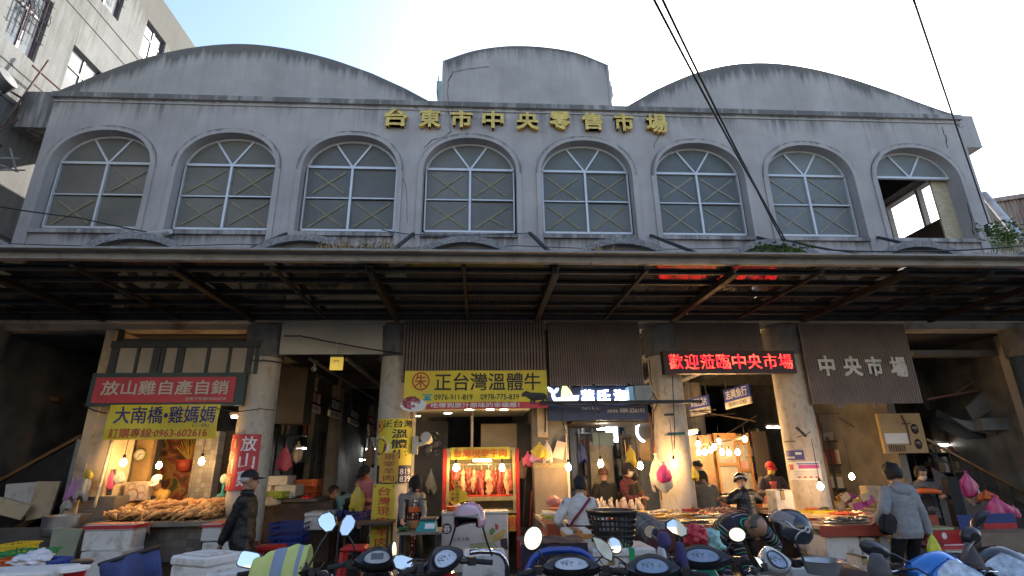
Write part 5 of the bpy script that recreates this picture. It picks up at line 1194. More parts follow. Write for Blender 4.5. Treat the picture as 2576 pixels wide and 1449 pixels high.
# thumb-shaped price card
c0 = at(1152, 1268, Y=-.18); t = thing('thumb_card', 'yellow thumbs-up shaped card with brown characters before the meat cabinet', 'card', c0)
th_ = [(200, 728), (180, 690), (170, 640), (172, 605), (200, 590), (225, 585), (235, 560), (222, 510), (232, 485), (250, 478), (262, 490), (268, 540), (300, 590), (355, 610), (360, 640), (352, 690), (330, 700), (280, 715), (240, 735)]
m = MB(); pts = [at(*L(4, *p), Y=-.18) for p in th_]; m.prism([(p.x, p.z) for p in pts], .008, lambda u, v, w_: Vector((u, -.18+w_, v))); m.build('card', yelp, t)
P2 = Pq(L(4, 170, 480), L(4, 360, 735), -.182)
brt = MATS['brown_lettering']; m = write(P2, '牛肉火鍋肉片', (.37, .08, .56, .9), th=.002, bold=.01, vert=True); write(P2, '牛雜', (.12, .15, .32, .52), m, 0, .01, .002, .002, vert=True); m.build('lettering', brt, t)
def basin(px0, px1, pyt, pyb, Y, mt, label, z=None, name='plastic_basin'):
    a = at(px0, pyt, Y=Y); b = at(px1, pyt, Y=Y); r_ = (b.x-a.x)/2; c = Vector(((a.x+b.x)/2, Y+r_*.6, at((px0+px1)/2, pyb, Y=Y).z)); h = a.z-c.z
    m = MB(); m.lathe([(0, 0), (r_*.72, 0), (r_*.95, h*.95), (r_*1.05, h), (r_*1.03, h*.97), (r_*.9, h*.9), (r_*.68, .01), (0, .01)], c, 24); return m.build(name, mt, None, 'auto', label, 'basin')
basin(1121, 1155, 1275, 1297, -.28, orangep, 'orange basin standing on the chest freezer')
bagm(1150, 1262, 20, 16, -.15, white_p, 'crumpled white paper in the orange freezer basin', 14)
# vendor table with scale
table(997, 1107, 1341, -1.5, .55, at(1050, 1339, Y=-1.5).z, 'steel vendor table with teal scale at the beef stall')
zt_ = at(1050, 1339, Y=-1.5).z
t = thing('shop_scale', 'teal shop scale with steel pan on the beef vendor table', 'scale', at(1072, 1336, Y=-1.4)); a = at(1044, 1330, Y=-1.4).x; b = at(1097, 1330, Y=-1.4).x
m = MB(); m.loft([[Vector(p) for p in ((a, -1.42, zt_), (b, -1.42, zt_), (b, -1.1, zt_), (a, -1.1, zt_))], [Vector(p) for p in ((a+.06, -1.33, zt_+.11), (b-.02, -1.33, zt_+.11), (b-.02, -1.1, zt_+.11), (a+.06, -1.1, zt_+.11))]]); m.build('body', tealp, t)
m = MB(); rbox(m, a+.05, b+.01, -1.36, -1.06, zt_+.125, zt_+.15, 0, .01); m.box(a+.12, b-.1, -1.25, -1.15, zt_+.11, zt_+.126); m.build('pan', steelp, t)
m = MB(); ax = (a+b)/2; m.add([(ax-.01, -1.412, zt_+.03), (ax+.12, -1.412, zt_+.03), (ax+.12, -1.372, zt_+.09), (ax-.01, -1.372, zt_+.09)], [(0, 1, 2, 3)]); m.build('label', white_p, t)
basin(1028, 1062, 1313, 1328, -1.15, mat('tan_plastic', (.45, .2, .07), .5), 'tan basin of meat beside the teal scale')
m = MB(); rr = random.Random(2)
for k in range(30): c = at(1000+rr.uniform(3, 24), 1332, Y=-1.35); m.ell((c.x, -1.35+rr.uniform(0, .15), zt_+.015+rr.uniform(0, .03)), .03, .012, .012, 6, 4, 0, Matrix.Rotation(rr.uniform(0, 3), 3, 'Z'))
m.build('herb_pile', mat('leaf_green', (.05, .13, .03), .7, var=.4), None, False, 'small heap of green herbs under the vendor hand', 'herbs')
fb(1280, 1296, 1298, 1336, -.1, .02).build('yellow_notice', ylw2, None, False, 'narrow yellow notice right of the freezer', 'notice')
o = write(Pq((1281, 1299), (1297, 1330), -.12), '肉', (0, 0, 1, 1), bold=.01, th=.006).build('lettering', red_t, bpy.data.objects['yellow_notice'], local=True); o.location = -bpy.data.objects['yellow_notice'].location

# broom, mops
for k, (x, y0, y1, mt, lb) in enumerate(((1333, 1235, 1385, redpost, 'red handled broom leaning in the dark gap'), (1318, 1200, 1330, steelg, 'grey handled mop leaning in the dark gap'), (1342, 1205, 1360, wood, 'wooden handled brush leaning in the dark gap'))):
    t = thing('broom', lb, 'broom', at(x, y1, Y=.3)); m = MB(); m.cyl(at(x+5, y0, Y=.45), at(x-3, y1, Y=.2), .014, None, 6); m.build('handle', mt, t)
    m = MB(); c = at(x-3, y1, Y=.2); m.loft([[c+Vector(p) for p in ((-.05, -.03, .02), (.05, -.03, .02), (.05, .03, .02), (-.05, .03, .02))], [c+Vector(p) for p in ((-.12, -.05, -.16), (.12, -.05, -.16), (.12, .05, -.16), (-.12, .05, -.16))]]); m.build('head', dkwood, t)
bagm(1327, 1135, 22, 36, .4, pinkp, 'pink bag hanging in the dark gap', 16); bagm(1313, 1150, 24, 50, .42, mat('checked_cloth', (.14, .10, .08), .8, var=.4, scale=40), 'dark checked cloth hanging beside the meat cabinet', 17)
# grey wall between the stalls
t = thing('divider_wall', 'grey green wall between beef stall and fish shop with rough lower half', 'wall', at(1385, 1420, Y=.05)); a, b = at(1345, 1200, Y=.0).x, at(1432, 1200, Y=.0).x; zm = at(1385, 1165, Y=0).z
MB().box(a, b, .0, .4, zm, 3.86).build('upper_face', greyw, t); MB().box(a, b, .004, .4, .1, zm-.07).build('lower_face', mat('warm_grey_render', (.22, .18, .135), .8, dirt=(.14, .11, .08)), t)
MB().box(a-.01, b+.01, -.03, .4, zm-.07, zm).build('ledge', mat('pebbly_ledge', (.30, .23, .13), .6, var=.5, scale=60, bump=.8, bscale=70), t)
MB().box(b-.04, b, -.05, .0, .1, zm+.6).build('edge_trim', mat('pale_trim', (.4, .38, .33), .5), t)
t = thing('meter_box', 'tall beige meter box with black cable on the divider wall', 'box', at(1366, 1098, Y=-.1)); P = Pq((1352, 1022), (1379, 1099), -.1); board(P, MB(), .1).build('case', mat('beige_case', (.42, .34, .22), .6, dirt=(.25, .18, .1)), t); m = MB(); m.tube([P.p(.75, 1.0, .01), P.p(.78, .5, .012), P.p(.7, .15, .01)], .012, 5); m.build('cable', blk, t)
bagm(1357, 1112, 38, 38, -.15, yelb, 'yellow plastic bag hung on the divider wall', 18, 1); bagm(1375, 1108, 26, 52, -.1, clearp, 'milky bag behind the yellow one on the divider wall', 19, 1); bagm(1353, 1122, 36, 38, -.06, lilac, 'lilac edged bag stack under the yellow bag', 20, 1)
leaning('paper_sack', 'pinkish white paper sack hung tilted on the divider wall', 'bag', ((1402, 1108), (1424, 1114), (1416, 1156), (1389, 1150)), -.08, mat('pinkish_paper', (.5, .4, .36), .7, dirt=(.38, .2, .18)), .03, 0)

# ---------------- fish shop
t = thing('fish_shop_interior', 'blue grey fish shop room with doors and framed boards behind the stall', 'shop room', at(1530, 1250, Y=3)); fb(1432, 1050, 1680, 1330, 3.2, .08).build('back_wall', mat('blue_grey_wall', (.06, .08, .11), .6, var=.2), t)
fb(1602, 1101, 1637, 1160, 1.6, .06).build('wooden_door', wood, t); fb(1605, 1105, 1634, 1156, 1.58, .02).build('door_panel', mat('light_wood_panel', (.28, .19, .10), .6), t)
fb(1437, 1080, 1452, 1280, 1.2, .06).build('blue_panel', mat('deep_blue_panel', (.02, .06, .16), .4), t); fb(1487, 1110, 1545, 1280, 1.9, .06).build('glass_cabinet', mat('dim_glass_cabinet', (.22, .19, .14), .2, var=.3), t)
fb(1492, 1088, 1544, 1121, 1.2, .03).build('blue_board', mat('dusty_blue_board', (.12, .19, .23), .6, var=.1), None, False, 'dusty blue grey board hung inside the fish shop', 'board')
P = Pq((1523, 1066), (1556, 1112), 1.5); t = thing('menu_lightbox', 'bright white lit menu panel inside the fish shop', 'light box', P.p(.5, 0)); board(P, MB(), .04).build('face', mat('lit_menu_panel', (.9, .9, 1), .4, var=0, emit=(.8, .88, 1), estr=1.0), t); m = write(P, '美味', (.3, .55, .8, .85), th=.004); write(P, '鮮', (.55, .15, .8, .35), m, 0, 0, .002, .004); m.build('lettering', blk_t, t)
t = thing('ring_lamp', 'white crescent shaped lit ring lamp inside the fish shop', 'lamp', at(1622, 1085, Y=1.4)); c = at(1622, 1085, Y=1.4); m = MB(); m.tube([c+Vector((.16*math.cos(R(70+k*14)), 0, .19*math.sin(R(70+k*14)))) for k in range(15)], [.008]+[.026]*13+[.008], 8); m.build('tube', mat('lit_ring', (1, 1, 1), .4, var=0, emit=(.9, .92, 1), estr=1.6), t); m = MB(); m.cyl(c+Vector((0, .03, 0)), c+Vector((0, .05, 0)), .15, None, 20); m.build('plate', dst, t)
for k, (px, py) in enumerate(((1527, 1056), (1585, 1055), (1562, 1063), (1515, 1081))):
    a = at(px, py, Y=.6); t = thing('ceiling_spot', 'round ceiling light in the fish shop, '+('below the first character', 'below the phone number', 'between the two others', 'lowest of the four')[k], 'lamp', a, 0, 'ceiling lights in the fish shop'); m = MB(); m.lathe([(0, 0), (.09, 0), (.1, .02), (0, .02)], a, 14); m.build('disc', lit_w, t); m = MB(); m.cyl(a+Vector((0, 0, .02)), Vector((a.x, a.y, 3.86)), .01, None, 6); m.build('stem', steelg, t)
fb(1440, 1054, 1640, 1062, .2, 1.6).build('stall_soffit', mat('dark_soffit', (.05, .05, .055), .7), None, False, 'dark soffit under the navy fascia', 'soffit')
# fish counter
t = thing('fish_counter', 'long lit counter spread with fish in front of the third column', 'counter', at(1600, 1320, Y=-1.2)); zf = .86; xa, xb = at(1372, 1300, Y=-1.4).x, at(1838, 1300, Y=-1.4).x
xm = at(1610, 1300, Y=-1.4).x; ice = mat('pale_ice_bed', (.38, .34, .28), .35, var=.2, bump=.5, bscale=60)
MB().box(xa, xb, -1.45, .25, zf-.05, zf).build('worktop', ice, t); m = MB(); m.box(xa-.01, xb+.02, -1.5, -1.452, zf-.09, zf+.02); m.build('front_edge', mat('grey_steel_edge', (.26, .26, .25), .4, metal=.4), t)
m = MB(); m.box(xa+.1, xb-.1, -1.3, .1, .1, zf-.05); m.build('base', dkwood, t)
def fish_mesh(kind):
    m = MB(); n = 12; rings = []
    for j in range(n+1):
        v = j/n; r_ = .036*math.sin(PI*min(1, v*.92+.06))**.7*(1-.55*max(0, v-.55)/.45)
        rings.append([Vector((-.17+.29*v, .55*r_*math.cos(q), 1.15*r_*math.sin(q))) for q in [2*PI*i/10 for i in range(10)]])
    m.loft(rings)
    m.prism([(.115, .012), (.185, .05), (.168, 0), (.185, -.05), (.115, -.012)], .006, lambda u, v, w_: Vector((u, w_-.003, v)), 0)
    m.prism([(-.06, .034), (.0, .058), (.05, .028)], .005, lambda u, v, w_: Vector((u, w_-.0025, v)), 0)
    m.ell((-.135, .014, .008), .008, .006, .008, 6, 4, 1); m.ell((-.135, -.014, .008), .008, .006, .008, 6, 4, 1); return m
fm = {'silver': mat('silver_fish_skin', (.36, .34, .30), .28, metal=.35, var=.35, scale=25), 'golden': mat('golden_fish_skin', (.48, .30, .07), .3, metal=.25, var=.35, scale=25), 'dark': mat('dark_fish_skin', (.07, .065, .05), .25, metal=.3, var=.5, scale=30), 'red': mat('red_fish_skin', (.50, .10, .05), .3, metal=.1, var=.3, scale=25), 'pale': mat('pale_fish_skin', (.52, .42, .34), .3, metal=.1, var=.25, scale=25)}
proto = {}
def fish(kind, loc, rz, sc=1, tilt=PI/2, pitch=0):
    if kind not in proto:
        t = thing('fish', kind+' whole fish laid out on the market counters', 'fish', (0, 0, 0), 0, kind+' fish on the counters'); fish_mesh(kind).build('body', [fm[kind], blk_t], t, True, local=True); proto[kind] = t; o = t
    else: o = dup(proto[kind])
    o.location = loc; o.rotation_euler = (tilt, pitch, rz); o.scale = (sc,)*3
rr = random.Random(12)
for k in range(16):  # heads standing upright behind the board
    px = 1507+k*7+rr.uniform(-2, 2); c = at(px, 1262, Y=-.1); fish('silver' if k % 3 else 'pale', (c.x, -.1+rr.uniform(-.1, .1), zf+rr.uniform(.03, .09)), rr.uniform(-1.2, 1.2), rr.uniform(.9, 1.15), 0, PI/2+rr.uniform(-.5, .5))
for k in range(26):
    px = 1605+rr.uniform(0, 125); y = rr.uniform(-1.25, -.5); c = at(px, 1290, Y=y); fish(rr.choice(['pale', 'golden', 'golden', 'silver', 'silver']), (c.x, y, zf+.02+rr.uniform(0, .05)), rr.uniform(.4, 1.1)+PI, 1.15)
for k in range(20):
    px = 1740+rr.uniform(0, 95); y = rr.uniform(-1.3, -.4); c = at(px, 1295, Y=y); fish(rr.choice(['golden', 'pale', 'dark', 'red', 'silver']), (c.x, y, zf+.02+rr.uniform(0, .03)), rr.uniform(-.4, .4), .9)
for k in range(14):
    px = 1490+rr.uniform(0, 115); y = rr.uniform(-1.2, -.5); c = at(px, 1290, Y=y); fish(rr.choice(['red', 'pale', 'red', 'silver']), (c.x, y, zf+.02+rr.uniform(0, .05)), rr.uniform(-1, 1), 1)
def traym(px0, px1, py, Y, dep, mt, label, z, h=.04, name='tray'):
    a, b = at(px0, py, Y=Y).x, at(px1, py, Y=Y).x; m = MB(); m.box(a, b, Y, Y+dep, z, z+.008)
    for q in ((a, b, Y, Y+.012), (a, b, Y+dep-.012, Y+dep), (a, a+.012, Y+.012, Y+dep-.012), (b-.012, b, Y+.012, Y+dep-.012)): m.box(*q, z+.008, z+h)
    return m.build(name, mt, None, False, label, 'tray')
traym(1490, 1606, 1275, -.45, .3, redp, 'long red tray in front of the upright fish heads', zf+.02); traym(1715, 1765, 1276, -.3, .28, redp, 'red tray behind the fish near the third column', zf+.02); traym(1735, 1785, 1288, -1.2, .25, mat('orange_tray', (.6, .25, .03), .4), 'orange tray at the counter front right of the third column', zf+.002, .03)
# lower front shelf of the fish stall
xq, xr = at(1722, 1330, Y=-2.0).x, at(1842, 1330, Y=-2.0).x; zq = at(1780, 1318, Y=-1.9).z
MB().box(xq, xr, -2.0, -1.53, zq-.03, zq).build('lower_shelf', mat('cream_shelf_sheet', (.42, .30, .19), .35, var=.2), t0_ := bpy.data.objects['fish_counter']); MB().box(xq-.01, xr, -2.02, -2.002, zq-.14, zq+.005).build('lower_edge', mat('red_sheet_edge', (.34, .06, .035), .3, var=.2), t0_)
for k in range(9): fish(rr.choice(['golden', 'dark', 'dark']), (xq+.12+(xr-xq-.3)*k/9+rr.uniform(-.03, .03), -1.8+rr.uniform(-.08, .1), zq+.02), rr.uniform(-.4, .4), .95)
# squid heap
m = MB(); rr = random.Random(6); c = at(1810, 1285, Y=-.8)
for k in range(60):
    p = Vector((c.x+rr.gauss(0, .2), -.8+rr.gauss(0, .12), zf+.02+rr.uniform(0, .07))); a = rr.uniform(0, 6.3); m.tube([p, p+Vector((.05*math.cos(a), .05*math.sin(a), .02)), p+Vector((.1*math.cos(a+.5), .1*math.sin(a+.5), -.005))], [.016, .013, .006], 6)
m.build('squid_heap', mat('pinkish_squid', (.30, .17, .13), .35, var=.3, scale=20), None, True, 'heap of small pinkish squid at the right end of the fish counter', 'squid', None, 'stuff')
# pork and vegetables left of the shopper in white
t = thing('side_stand', 'red fronted stand with fish and green onions left of the shopper in white', 'stand', at(1400, 1340, Y=-1.5)); a, b = at(1378, 1345, Y=-1.6).x, at(1432, 1345, Y=-1.6).x; zs_ = at(1400, 1318, Y=-1.6).z
MB().box(a, b, -1.6, -.9, zs_-.18, zs_).build('tray', mat('rusty_red_box', (.28, .06, .03), .5), t); MB().box(a+.1, b-.05, -1.55, -1.0, .1, zs_-.18).build('foam_base', foam, t)
write(Pq((1404, 1352), (1425, 1372), -1.56), '乂11', (0, 0, 1, 1), bold=.01, th=.004).build('marking', blk_t, t)
m = MB()
for k in range(40): x = a+rr.uniform(0, b-a); m.ell((x, -1.45+rr.uniform(0, .4), zs_+.03+rr.uniform(0, .05)), .06, .012, .01, 6, 4, k % 2, Matrix.Rotation(rr.uniform(-.6, .6), 3, 'Z'))
m.build('greens', [mat('yellow_greens', (.42, .36, .06), .6, var=.3), mat('onion_green', (.2, .32, .07), .6)], t)
m = MB(); m.box(a+.05, b+.2, -.9, -.5, .1, zs_+.08); m.build('rear_shelf', foam, t)
m = MB(); c = at(1393, 1262, Y=-.6); m.ell(c, .12, .1, .08, 12, 8, 0, None, .3, 3); m.ell(c+Vector((.16, .05, -.04)), .1, .1, .06, 12, 8, 0, None, .3, 5); m.ell(c+Vector((.1, -.1, -.09)), .22, .08, .03, 12, 8, 1, None, .2, 7); m.build('pork_heap', [mat('raw_pork', (.48, .19, .16), .45, var=.3, scale=14), mat('raw_prawn', (.6, .2, .1), .45)], None, True, 'pink raw pork heaped beside the shopper in white', 'meat')
# bulbs
for px, py, Y, lb in ((1430, 1177, -.4, 'warm bulb hung at the edge of the grey divider wall'), (1511, 1168, -.6, 'warm bulb over the fish heads beside the dark coated shopper'), (1611, 1173, -.6, 'warm bulb left of the third column'), (1696, 1168, -.5, 'warm bulb hung in front of the third column'), (2064, 1225, -.9, 'warm bulb beside the posters on the fourth column'), (2143, 1200, .6, 'small warm bulb under the ribbed name board')): bulb(px, py, Y, lb, .7)
for k, (px, py) in enumerate(((1757, 1118), (1758, 1139), (1773, 1139), (1788, 1133), (1797, 1126), (1809, 1112), (1817, 1138), (1834, 1140), (1856, 1139), (1874, 1106))): bulb(px, py, 1.2+.08*(k % 3), 'warm bulb in the hanging cluster over the right passage stall', .3, None, 'cluster of warm bulbs in the right passage')
m = MB(); m.bar(at(1750, 1122, Y=1.3), at(1880, 1100, Y=1.3), .03, .03); m.build('bulb_rail', dkwood, None, False, 'wooden rail carrying the bulb cluster', 'rail')
tube_light(1700, 1752, 1096, 1.8, 'slanting white tube high in the right passage', 4, tilt=-8); tube_light(1706, 1790, 958, 2.6, 'long grey tube under the red display', .6, tilt=-28)
# bags on the third column
bagm(1648, 1140, 38, 90, -.42, clearp, 'large milky bag hung on the third column', 22, 1); bagm(1668, 1168, 40, 66, -.45, clearp, 'white bag with pink neck hung on the third column', 24, 1); bagm(1668, 1162, 34, 48, -.5, magp, 'magenta bag knotted over the white one on the third column', 25, .6)
m = MB(); m.tube([at(1633, 1040, Y=-.35), at(1648, 1140, Y=-.4), at(1665, 1258, Y=-.4)], .012, 6); m.build('orange_rod', mat('orange_rod', (.4, .1, .02), .5), None, True, 'thin orange rod leaning on the third column', 'rod')
t = thing('column_clamp', 'teal clamp strapped across the third column', 'clamp', at(1700, 1091, Y=-.35)); m = MB(); m.bar(at(1678, 1092, Y=-.36), at(1722, 1090, Y=-.36), .05, .045); m.build('bar', mat('dark_teal', (.01, .10, .13), .4), t); m = MB(); m.bar(at(1672, 1095, Y=-.36), at(1679, 1090, Y=-.36), .03, .03); m.build('hook', steelp, t)
bagm(1741, 1168, 24, 38, -.2, yelb, 'yellow bag hung right of the third column', 26, 1)
# right passage back: glass cabinets
t = thing('glass_showcase', 'tall glass and wood showcase lit by the bulb cluster', 'showcase', at(1840, 1260, Y=2.2)); P = Pq((1795, 1090), (1905, 1240), 2.2); m = MB()
for b_ in ((0, .05, 0, 1), (.58, .63, 0, 1), (.95, 1, 0, 1)): board(P, m, .06, 0, *b_)
for b_ in ((.05, .58, .9, 1), (.63, .95, .8, .86), (.05, .58, .45, .5), (.63, .95, .35, .4)): board(P, m, .06, 0, *b_, -.002)
m.build('frame', mat('orange_brown_wood', (.30, .15, .06), .5), t); board(P, MB(), .02, 0, 0, 1, 0, 1, -.3).build('back', mat('amber_back', (.30, .17, .07), .6, var=.3), t); board(P, MB(), .005, 0, .05, .95, 0, .95, -.05).build('glass', mat('thin_glass', (.8, .85, .85), .05), t)
m = MB(); board(P, m, .12, 0, .1, .5, .5, .56, -.08); board(P, m, .1, 0, .7, .9, .4, .52, -.08); m.build('red_goods', redp, t)
fb(1740, 1095, 1797, 1250, 2.0, .06).build('brown_wall_panel', mat('brown_stained_panel', (.16, .09, .05), .7, var=.3), None, False, 'brown stained panel behind the two shoppers at the third column', 'panel')
fb(1905, 1085, 1940, 1260, 1.9, .06).build('dark_partition', mat('black_partition', (.03, .022, .02), .7), None, False, 'dark partition behind the red capped vendor', 'partition')
t = thing('rear_counter', 'wooden counter of the right passage stall before the red capped vendor', 'counter', at(1900, 1285, Y=.2)); a, b = at(1790, 1270, Y=.3).x, at(2015, 1270, Y=.3).x; MB().box(a, b, .1, .9, .83, .88).build('worktop', wood, t); MB().box(a+.05, b-.05, .2, .85, .1, .83).build('front', dkwood, t)
traym(1880, 1915, 1252, .3, .4, orangep, 'orange tray on the right passage counter', .885, .1); traym(1795, 1835, 1250, .3, .4, mat('salmon_tray', (.55, .2, .1), .4), 'salmon coloured tray behind the black jacketed shopper', .885, .08)
foambox((1951, 1232, 2000, 1290), -.45, .3, 'white foam block leaning on the fourth column foot', lid=False)
# posters on the fourth column
def on_col(q, xc, r_, mt, name, label, cat):
    a0 = math.asin(max(-1, min(1, (at(q[0], (q[1]+q[3])/2, Y=-.2).x-xc)/r_))); a1 = math.asin(max(-1, min(1, (at(q[2], (q[1]+q[3])/2, Y=-.2).x-xc)/r_))); zt = at((q[0]+q[2])/2, q[1], Y=-.28).z; zb = at((q[0]+q[2])/2, q[3], Y=-.28).z
    t = thing(name, label, cat, (xc, -r_, zb)); wp = wrap(a0, a1, zb, zt, xc, r_); m = MB(); m.grid(lambda u, v: wp(u, v, 0), 12, 2); m.build('sheet', mt, t, True); return t, wp
xc4 = 4.55
t, wp = on_col((1971, 1133, 2017, 1157), xc4, .305, mat('blue_notice', (.05, .06, .25), .5), 'notice', 'small torn blue notice on the fourth column', 'notice'); m = MB(); m.grid(lambda u, v: wp(.05+.5*u, .15+.2*v, .002), 6, 1); m.grid(lambda u, v: wp(.6+.3*u, .55+.25*v, .002), 6, 1); m.build('print', mat('pale_blue_print', (.5, .55, .6), .5), t)
t, wp = on_col((2001, 1161, 2056, 1208), xc4, .305, white_p, 'notice', 'white and pink printed notice on the fourth column', 'notice'); m = MB(); m.grid(lambda u, v: wp(.36+.6*u, .62+.2*v, .002), 6, 1, 0); m.grid(lambda u, v: wp(.32+.64*u, .84+.08*v, .002), 6, 1, 1); m.grid(lambda u, v: wp(.05+.15*u, .55+.3*v, .002), 4, 1, 2)
for k in range(5): m.grid(lambda u, v: wp(.2+.7*u, .1+.09*k+.025*v, .002), 6, 1, 3)
for k in range(4): m.grid(lambda u, v: wp(.3+.16*k+.08*u, .12+.08*v, .003), 3, 1, 2)
m.build('print', [mat('magenta_print', (.5, .08, .3), .5), mat('blue_print', (.12, .2, .5), .5), mat('red_print', (.55, .1, .06), .5), mat('grey_print', (.3, .3, .3), .5)], t)
m = MB(); m.bar(at(2003, 1075, Y=-.4), at(2028, 1098, Y=-.4), .03, .035); m.build('hook_bar', blackp, None, False, 'short black hooked bar on the fourth column', 'hook')

# ---------------- right stall
t = thing('seafood_table', 'low seafood tables under clear sheets with red edging at right', 'table', at(2120, 1330, Y=-1.6)); zt_ = .84
xa, xb = at(2035, 1292, Y=-1.3).x, at(2200, 1292, Y=-1.3).x; tope = mat('clear_sheet_over_cream', (.48, .36, .25), .2, var=.15, spec=.6); skirt = mat('red_sheet_edge', (.34, .06, .035), .3, var=.2)
m = MB(); m.box(xa, xb+.9, -1.3, .2, zt_-.04, zt_); m.build('rear_top', tope, t); m = MB(); m.box(xa-.01, xb+.9, -1.33, -1.302, zt_-.12, zt_+.01); m.build('rear_skirt', skirt, t)
xc_, xd_ = at(2062, 1320, Y=-2.0).x, at(2330, 1320, Y=-2.0).x; m = MB(); m.box(xc_, xd_, -2.0, -1.335, zt_-.06, zt_-.02); m.build('front_top', tope, t); m = MB(); m.box(xc_-.012, xd_, -2.03, -2.002, zt_-.14, zt_-.012); m.build('front_skirt', skirt, t)
foambox((2040, 1316, 2090, 1390), -1.28, .5, 'white foam box under the rear seafood table', lid=False); foambox((2080, 1348, 2170, 1410), -1.98, .5, 'left white foam box under the front seafood table', None, False); foambox((2172, 1350, 2245, 1410), -1.98, .5, 'right white foam box under the front seafood table', None, False); foambox((2088, 1412, 2250, 1449), -1.98, .5, 'lowest white foam box at the seafood table foot', None, False); foambox((2350, 1370, 2440, 1440), -1.9, .4, 'white foam box right of the shopper in grey', redband, True)
rr = random.Random(31)
for k in range(26): px = 2065+rr.uniform(5, 100); y = rr.uniform(-1.9, -1.45); c = at(px, 1315, Y=y); fish(rr.choice(['dark', 'dark', 'silver']), (c.x, y, zt_-.0+rr.uniform(0, .03)), rr.uniform(-.3, .3)+PI, .8)
for k in range(9): px = 2105+rr.uniform(0, 60); y = rr.uniform(-1.0, -.6); c = at(px, 1297, Y=y); fish('red', (c.x, y, zt_+.02), rr.uniform(-.5, .5), .95)
for k in range(4): px = 2150+rr.uniform(0, 40); y = rr.uniform(-1.9, -1.5); c = at(px, 1318, Y=y); fish('pale', (c.x, y, zt_), rr.uniform(-.3, .3), .9)
traym(2045, 2105, 1280, -.6, .35, yelp, 'yellow tray with fish beside the fourth column foot', zt_+.002, .03); fish('dark', (at(2078, 1276, Y=-.45).x, -.45, zt_+.06), .5, 1.1); fish('red', (at(2058, 1276, Y=-.45).x, -.4, zt_+.05), -.4, 1.0)
# cabinet panel with dials
t = thing('switch_cabinet', 'amber lit board with white card and two dark dials in the right bay', 'cabinet', at(2270, 1138, Y=.9)); P = Pq((2212, 1040), (2330, 1140), .8, ur=(2320, 1040), ll=(2222, 1140)); board(P, MB(), .06).build('board', mat('amber_board', (.42, .29, .13), .6, var=.12, dirt=(.3, .2, .1)), t); board(P, MB(), .004, 0, .06, .6, .24, .5, .005).build('card', white_p, t)
for fy in (.60, .22): c = P.p(.8, fy, .0); m = MB(); m.ell(c, .075, .03, .095, 14, 9); m.build('dial', mat('dark_glossy_dial', (.05, .03, .03), .1), t, True)
m = MB(); m.tube([P.p(.55, .95, .02), P.p(.62, .7, .02), P.p(.6, .2, .02)], .012, 5); board(P, m, .01, 0, .52, .72, .72, .75, .01); m.build('wiring', dkwood, t)
m = MB()
for k in range(8): board(P, m, .008, 0, .1+.05*k, .12+.05*k, .04, .2, .008)
m.build('vent', dkwood, t)
t = thing('amber_panel', 'narrow amber lit panel with hanging wires right of the fourth column', 'panel', at(2080, 1250, Y=.5)); P = Pq((2050, 1040), (2106, 1290), .5); board(P, MB(), .05).build('board', mat('brown_amber_board', (.30, .17, .07), .6, var=.25, dirt=(.16, .09, .04)), t)
m = MB(); m.tube([P.p(.5, .98, .02), P.p(.35, .85, .03), P.p(.6, .75, .03), P.p(.45, .6, .02)], .012, 5); m.tube([P.p(.8, .9, .02), P.p(.65, .7, .03), P.p(.75, .55, .02)], .01, 5); m.build('wires', blk, t)
# stair at right
t = thing('staircase', 'dark staircase with thin handrail descending to the right in the right bay', 'stairs', at(2480, 1300, Y=.8)); m = MB(); a, b = at(2330, 1105, Y=.8), at(2600, 1253, Y=.8); m.bar(a, b, .045, .04); m.build('handrail', MATS['lacquered_rail'], t)
m = MB()
for k in range(7): p = a+(b-a)*(k+.5)/7; m.cyl(p, p+Vector((0, 0, -.5)), .014, None, 6)
m.bar(a+Vector((0, 0, -.25)), b+Vector((0, 0, -.25)), .02, .02); m.build('balusters', steelg, t)
m = MB(); m.add([a+Vector((0, .05, -.5)), b+Vector((0, .05, -.5)), b+Vector((0, .05, -1.6)), a+Vector((0, .05, -1.6))], [(3, 2, 1, 0)]); m.build('string', dwb, t)
m = MB(); q0, q1 = at(2330, 1040, Y=1.5), at(2620, 1170, Y=1.5); m.bar(q0, q1, .5, .14); m.build('upper_flight', mat('dim_soffit_plaster', (.035, .037, .04), .8, var=.2), t)
fb(2330, 930, 2600, 1130, 2.4, .1).build('bay_back_wall', mat('olive_dim_wall', (.12, .118, .10), .85, var=.2), None, False, 'dim olive back wall of the right bay', 'wall')
m = fb(2300, 880, 2560, 895, .5, .2); m.build('bay_beam', mat('dim_concrete_beam', (.14, .135, .13), .8), None, False, 'dim concrete beam high in the right bay', 'beam')
leaning('foam_sheet', 'tilted pale foam sheet stored on the right bay stairs', 'board', ((2430, 1025), (2480, 980), (2510, 1020), (2450, 1060)), 1.0, mat('shade_grey_sheet', (.16, .17, .18), .7), .05, 0); leaning('foam_sheet', 'flat pale foam sheet under the tilted one in the right bay', 'board', ((2390, 1050), (2510, 1075), (2505, 1095), (2440, 1082)), .9, MATS['shade_grey_sheet'], .05, 0)  # shade of the bay is put into this foam colour
foambox((2472, 1050, 2560, 1082), .7, .4, 'long foam box in shade grey stored above the right stairs', None, False, MATS['shade_grey_sheet'])
bagm(2427, 1184, 44, 62, -.3, magp, 'pink bag of pork rinds hung at the right stall', 31, .7); bagm(2440, 1205, 36, 60, -.2, clearp, 'milky bag behind the pink one at the right stall', 32, .8); bagm(2500, 1245, 60, 58, -.4, magp, 'larger pink bag hung low at the far right', 33, .6); bagm(2478, 1232, 44, 26, -.35, mat('orange_cloth', (.6, .12, .02), .7), 'orange cloth draped beside the pink bags', 34, .7); bagm(2548, 1270, 26, 30, -.3, pinkp, 'small pink bag at the right edge', 35, .7)
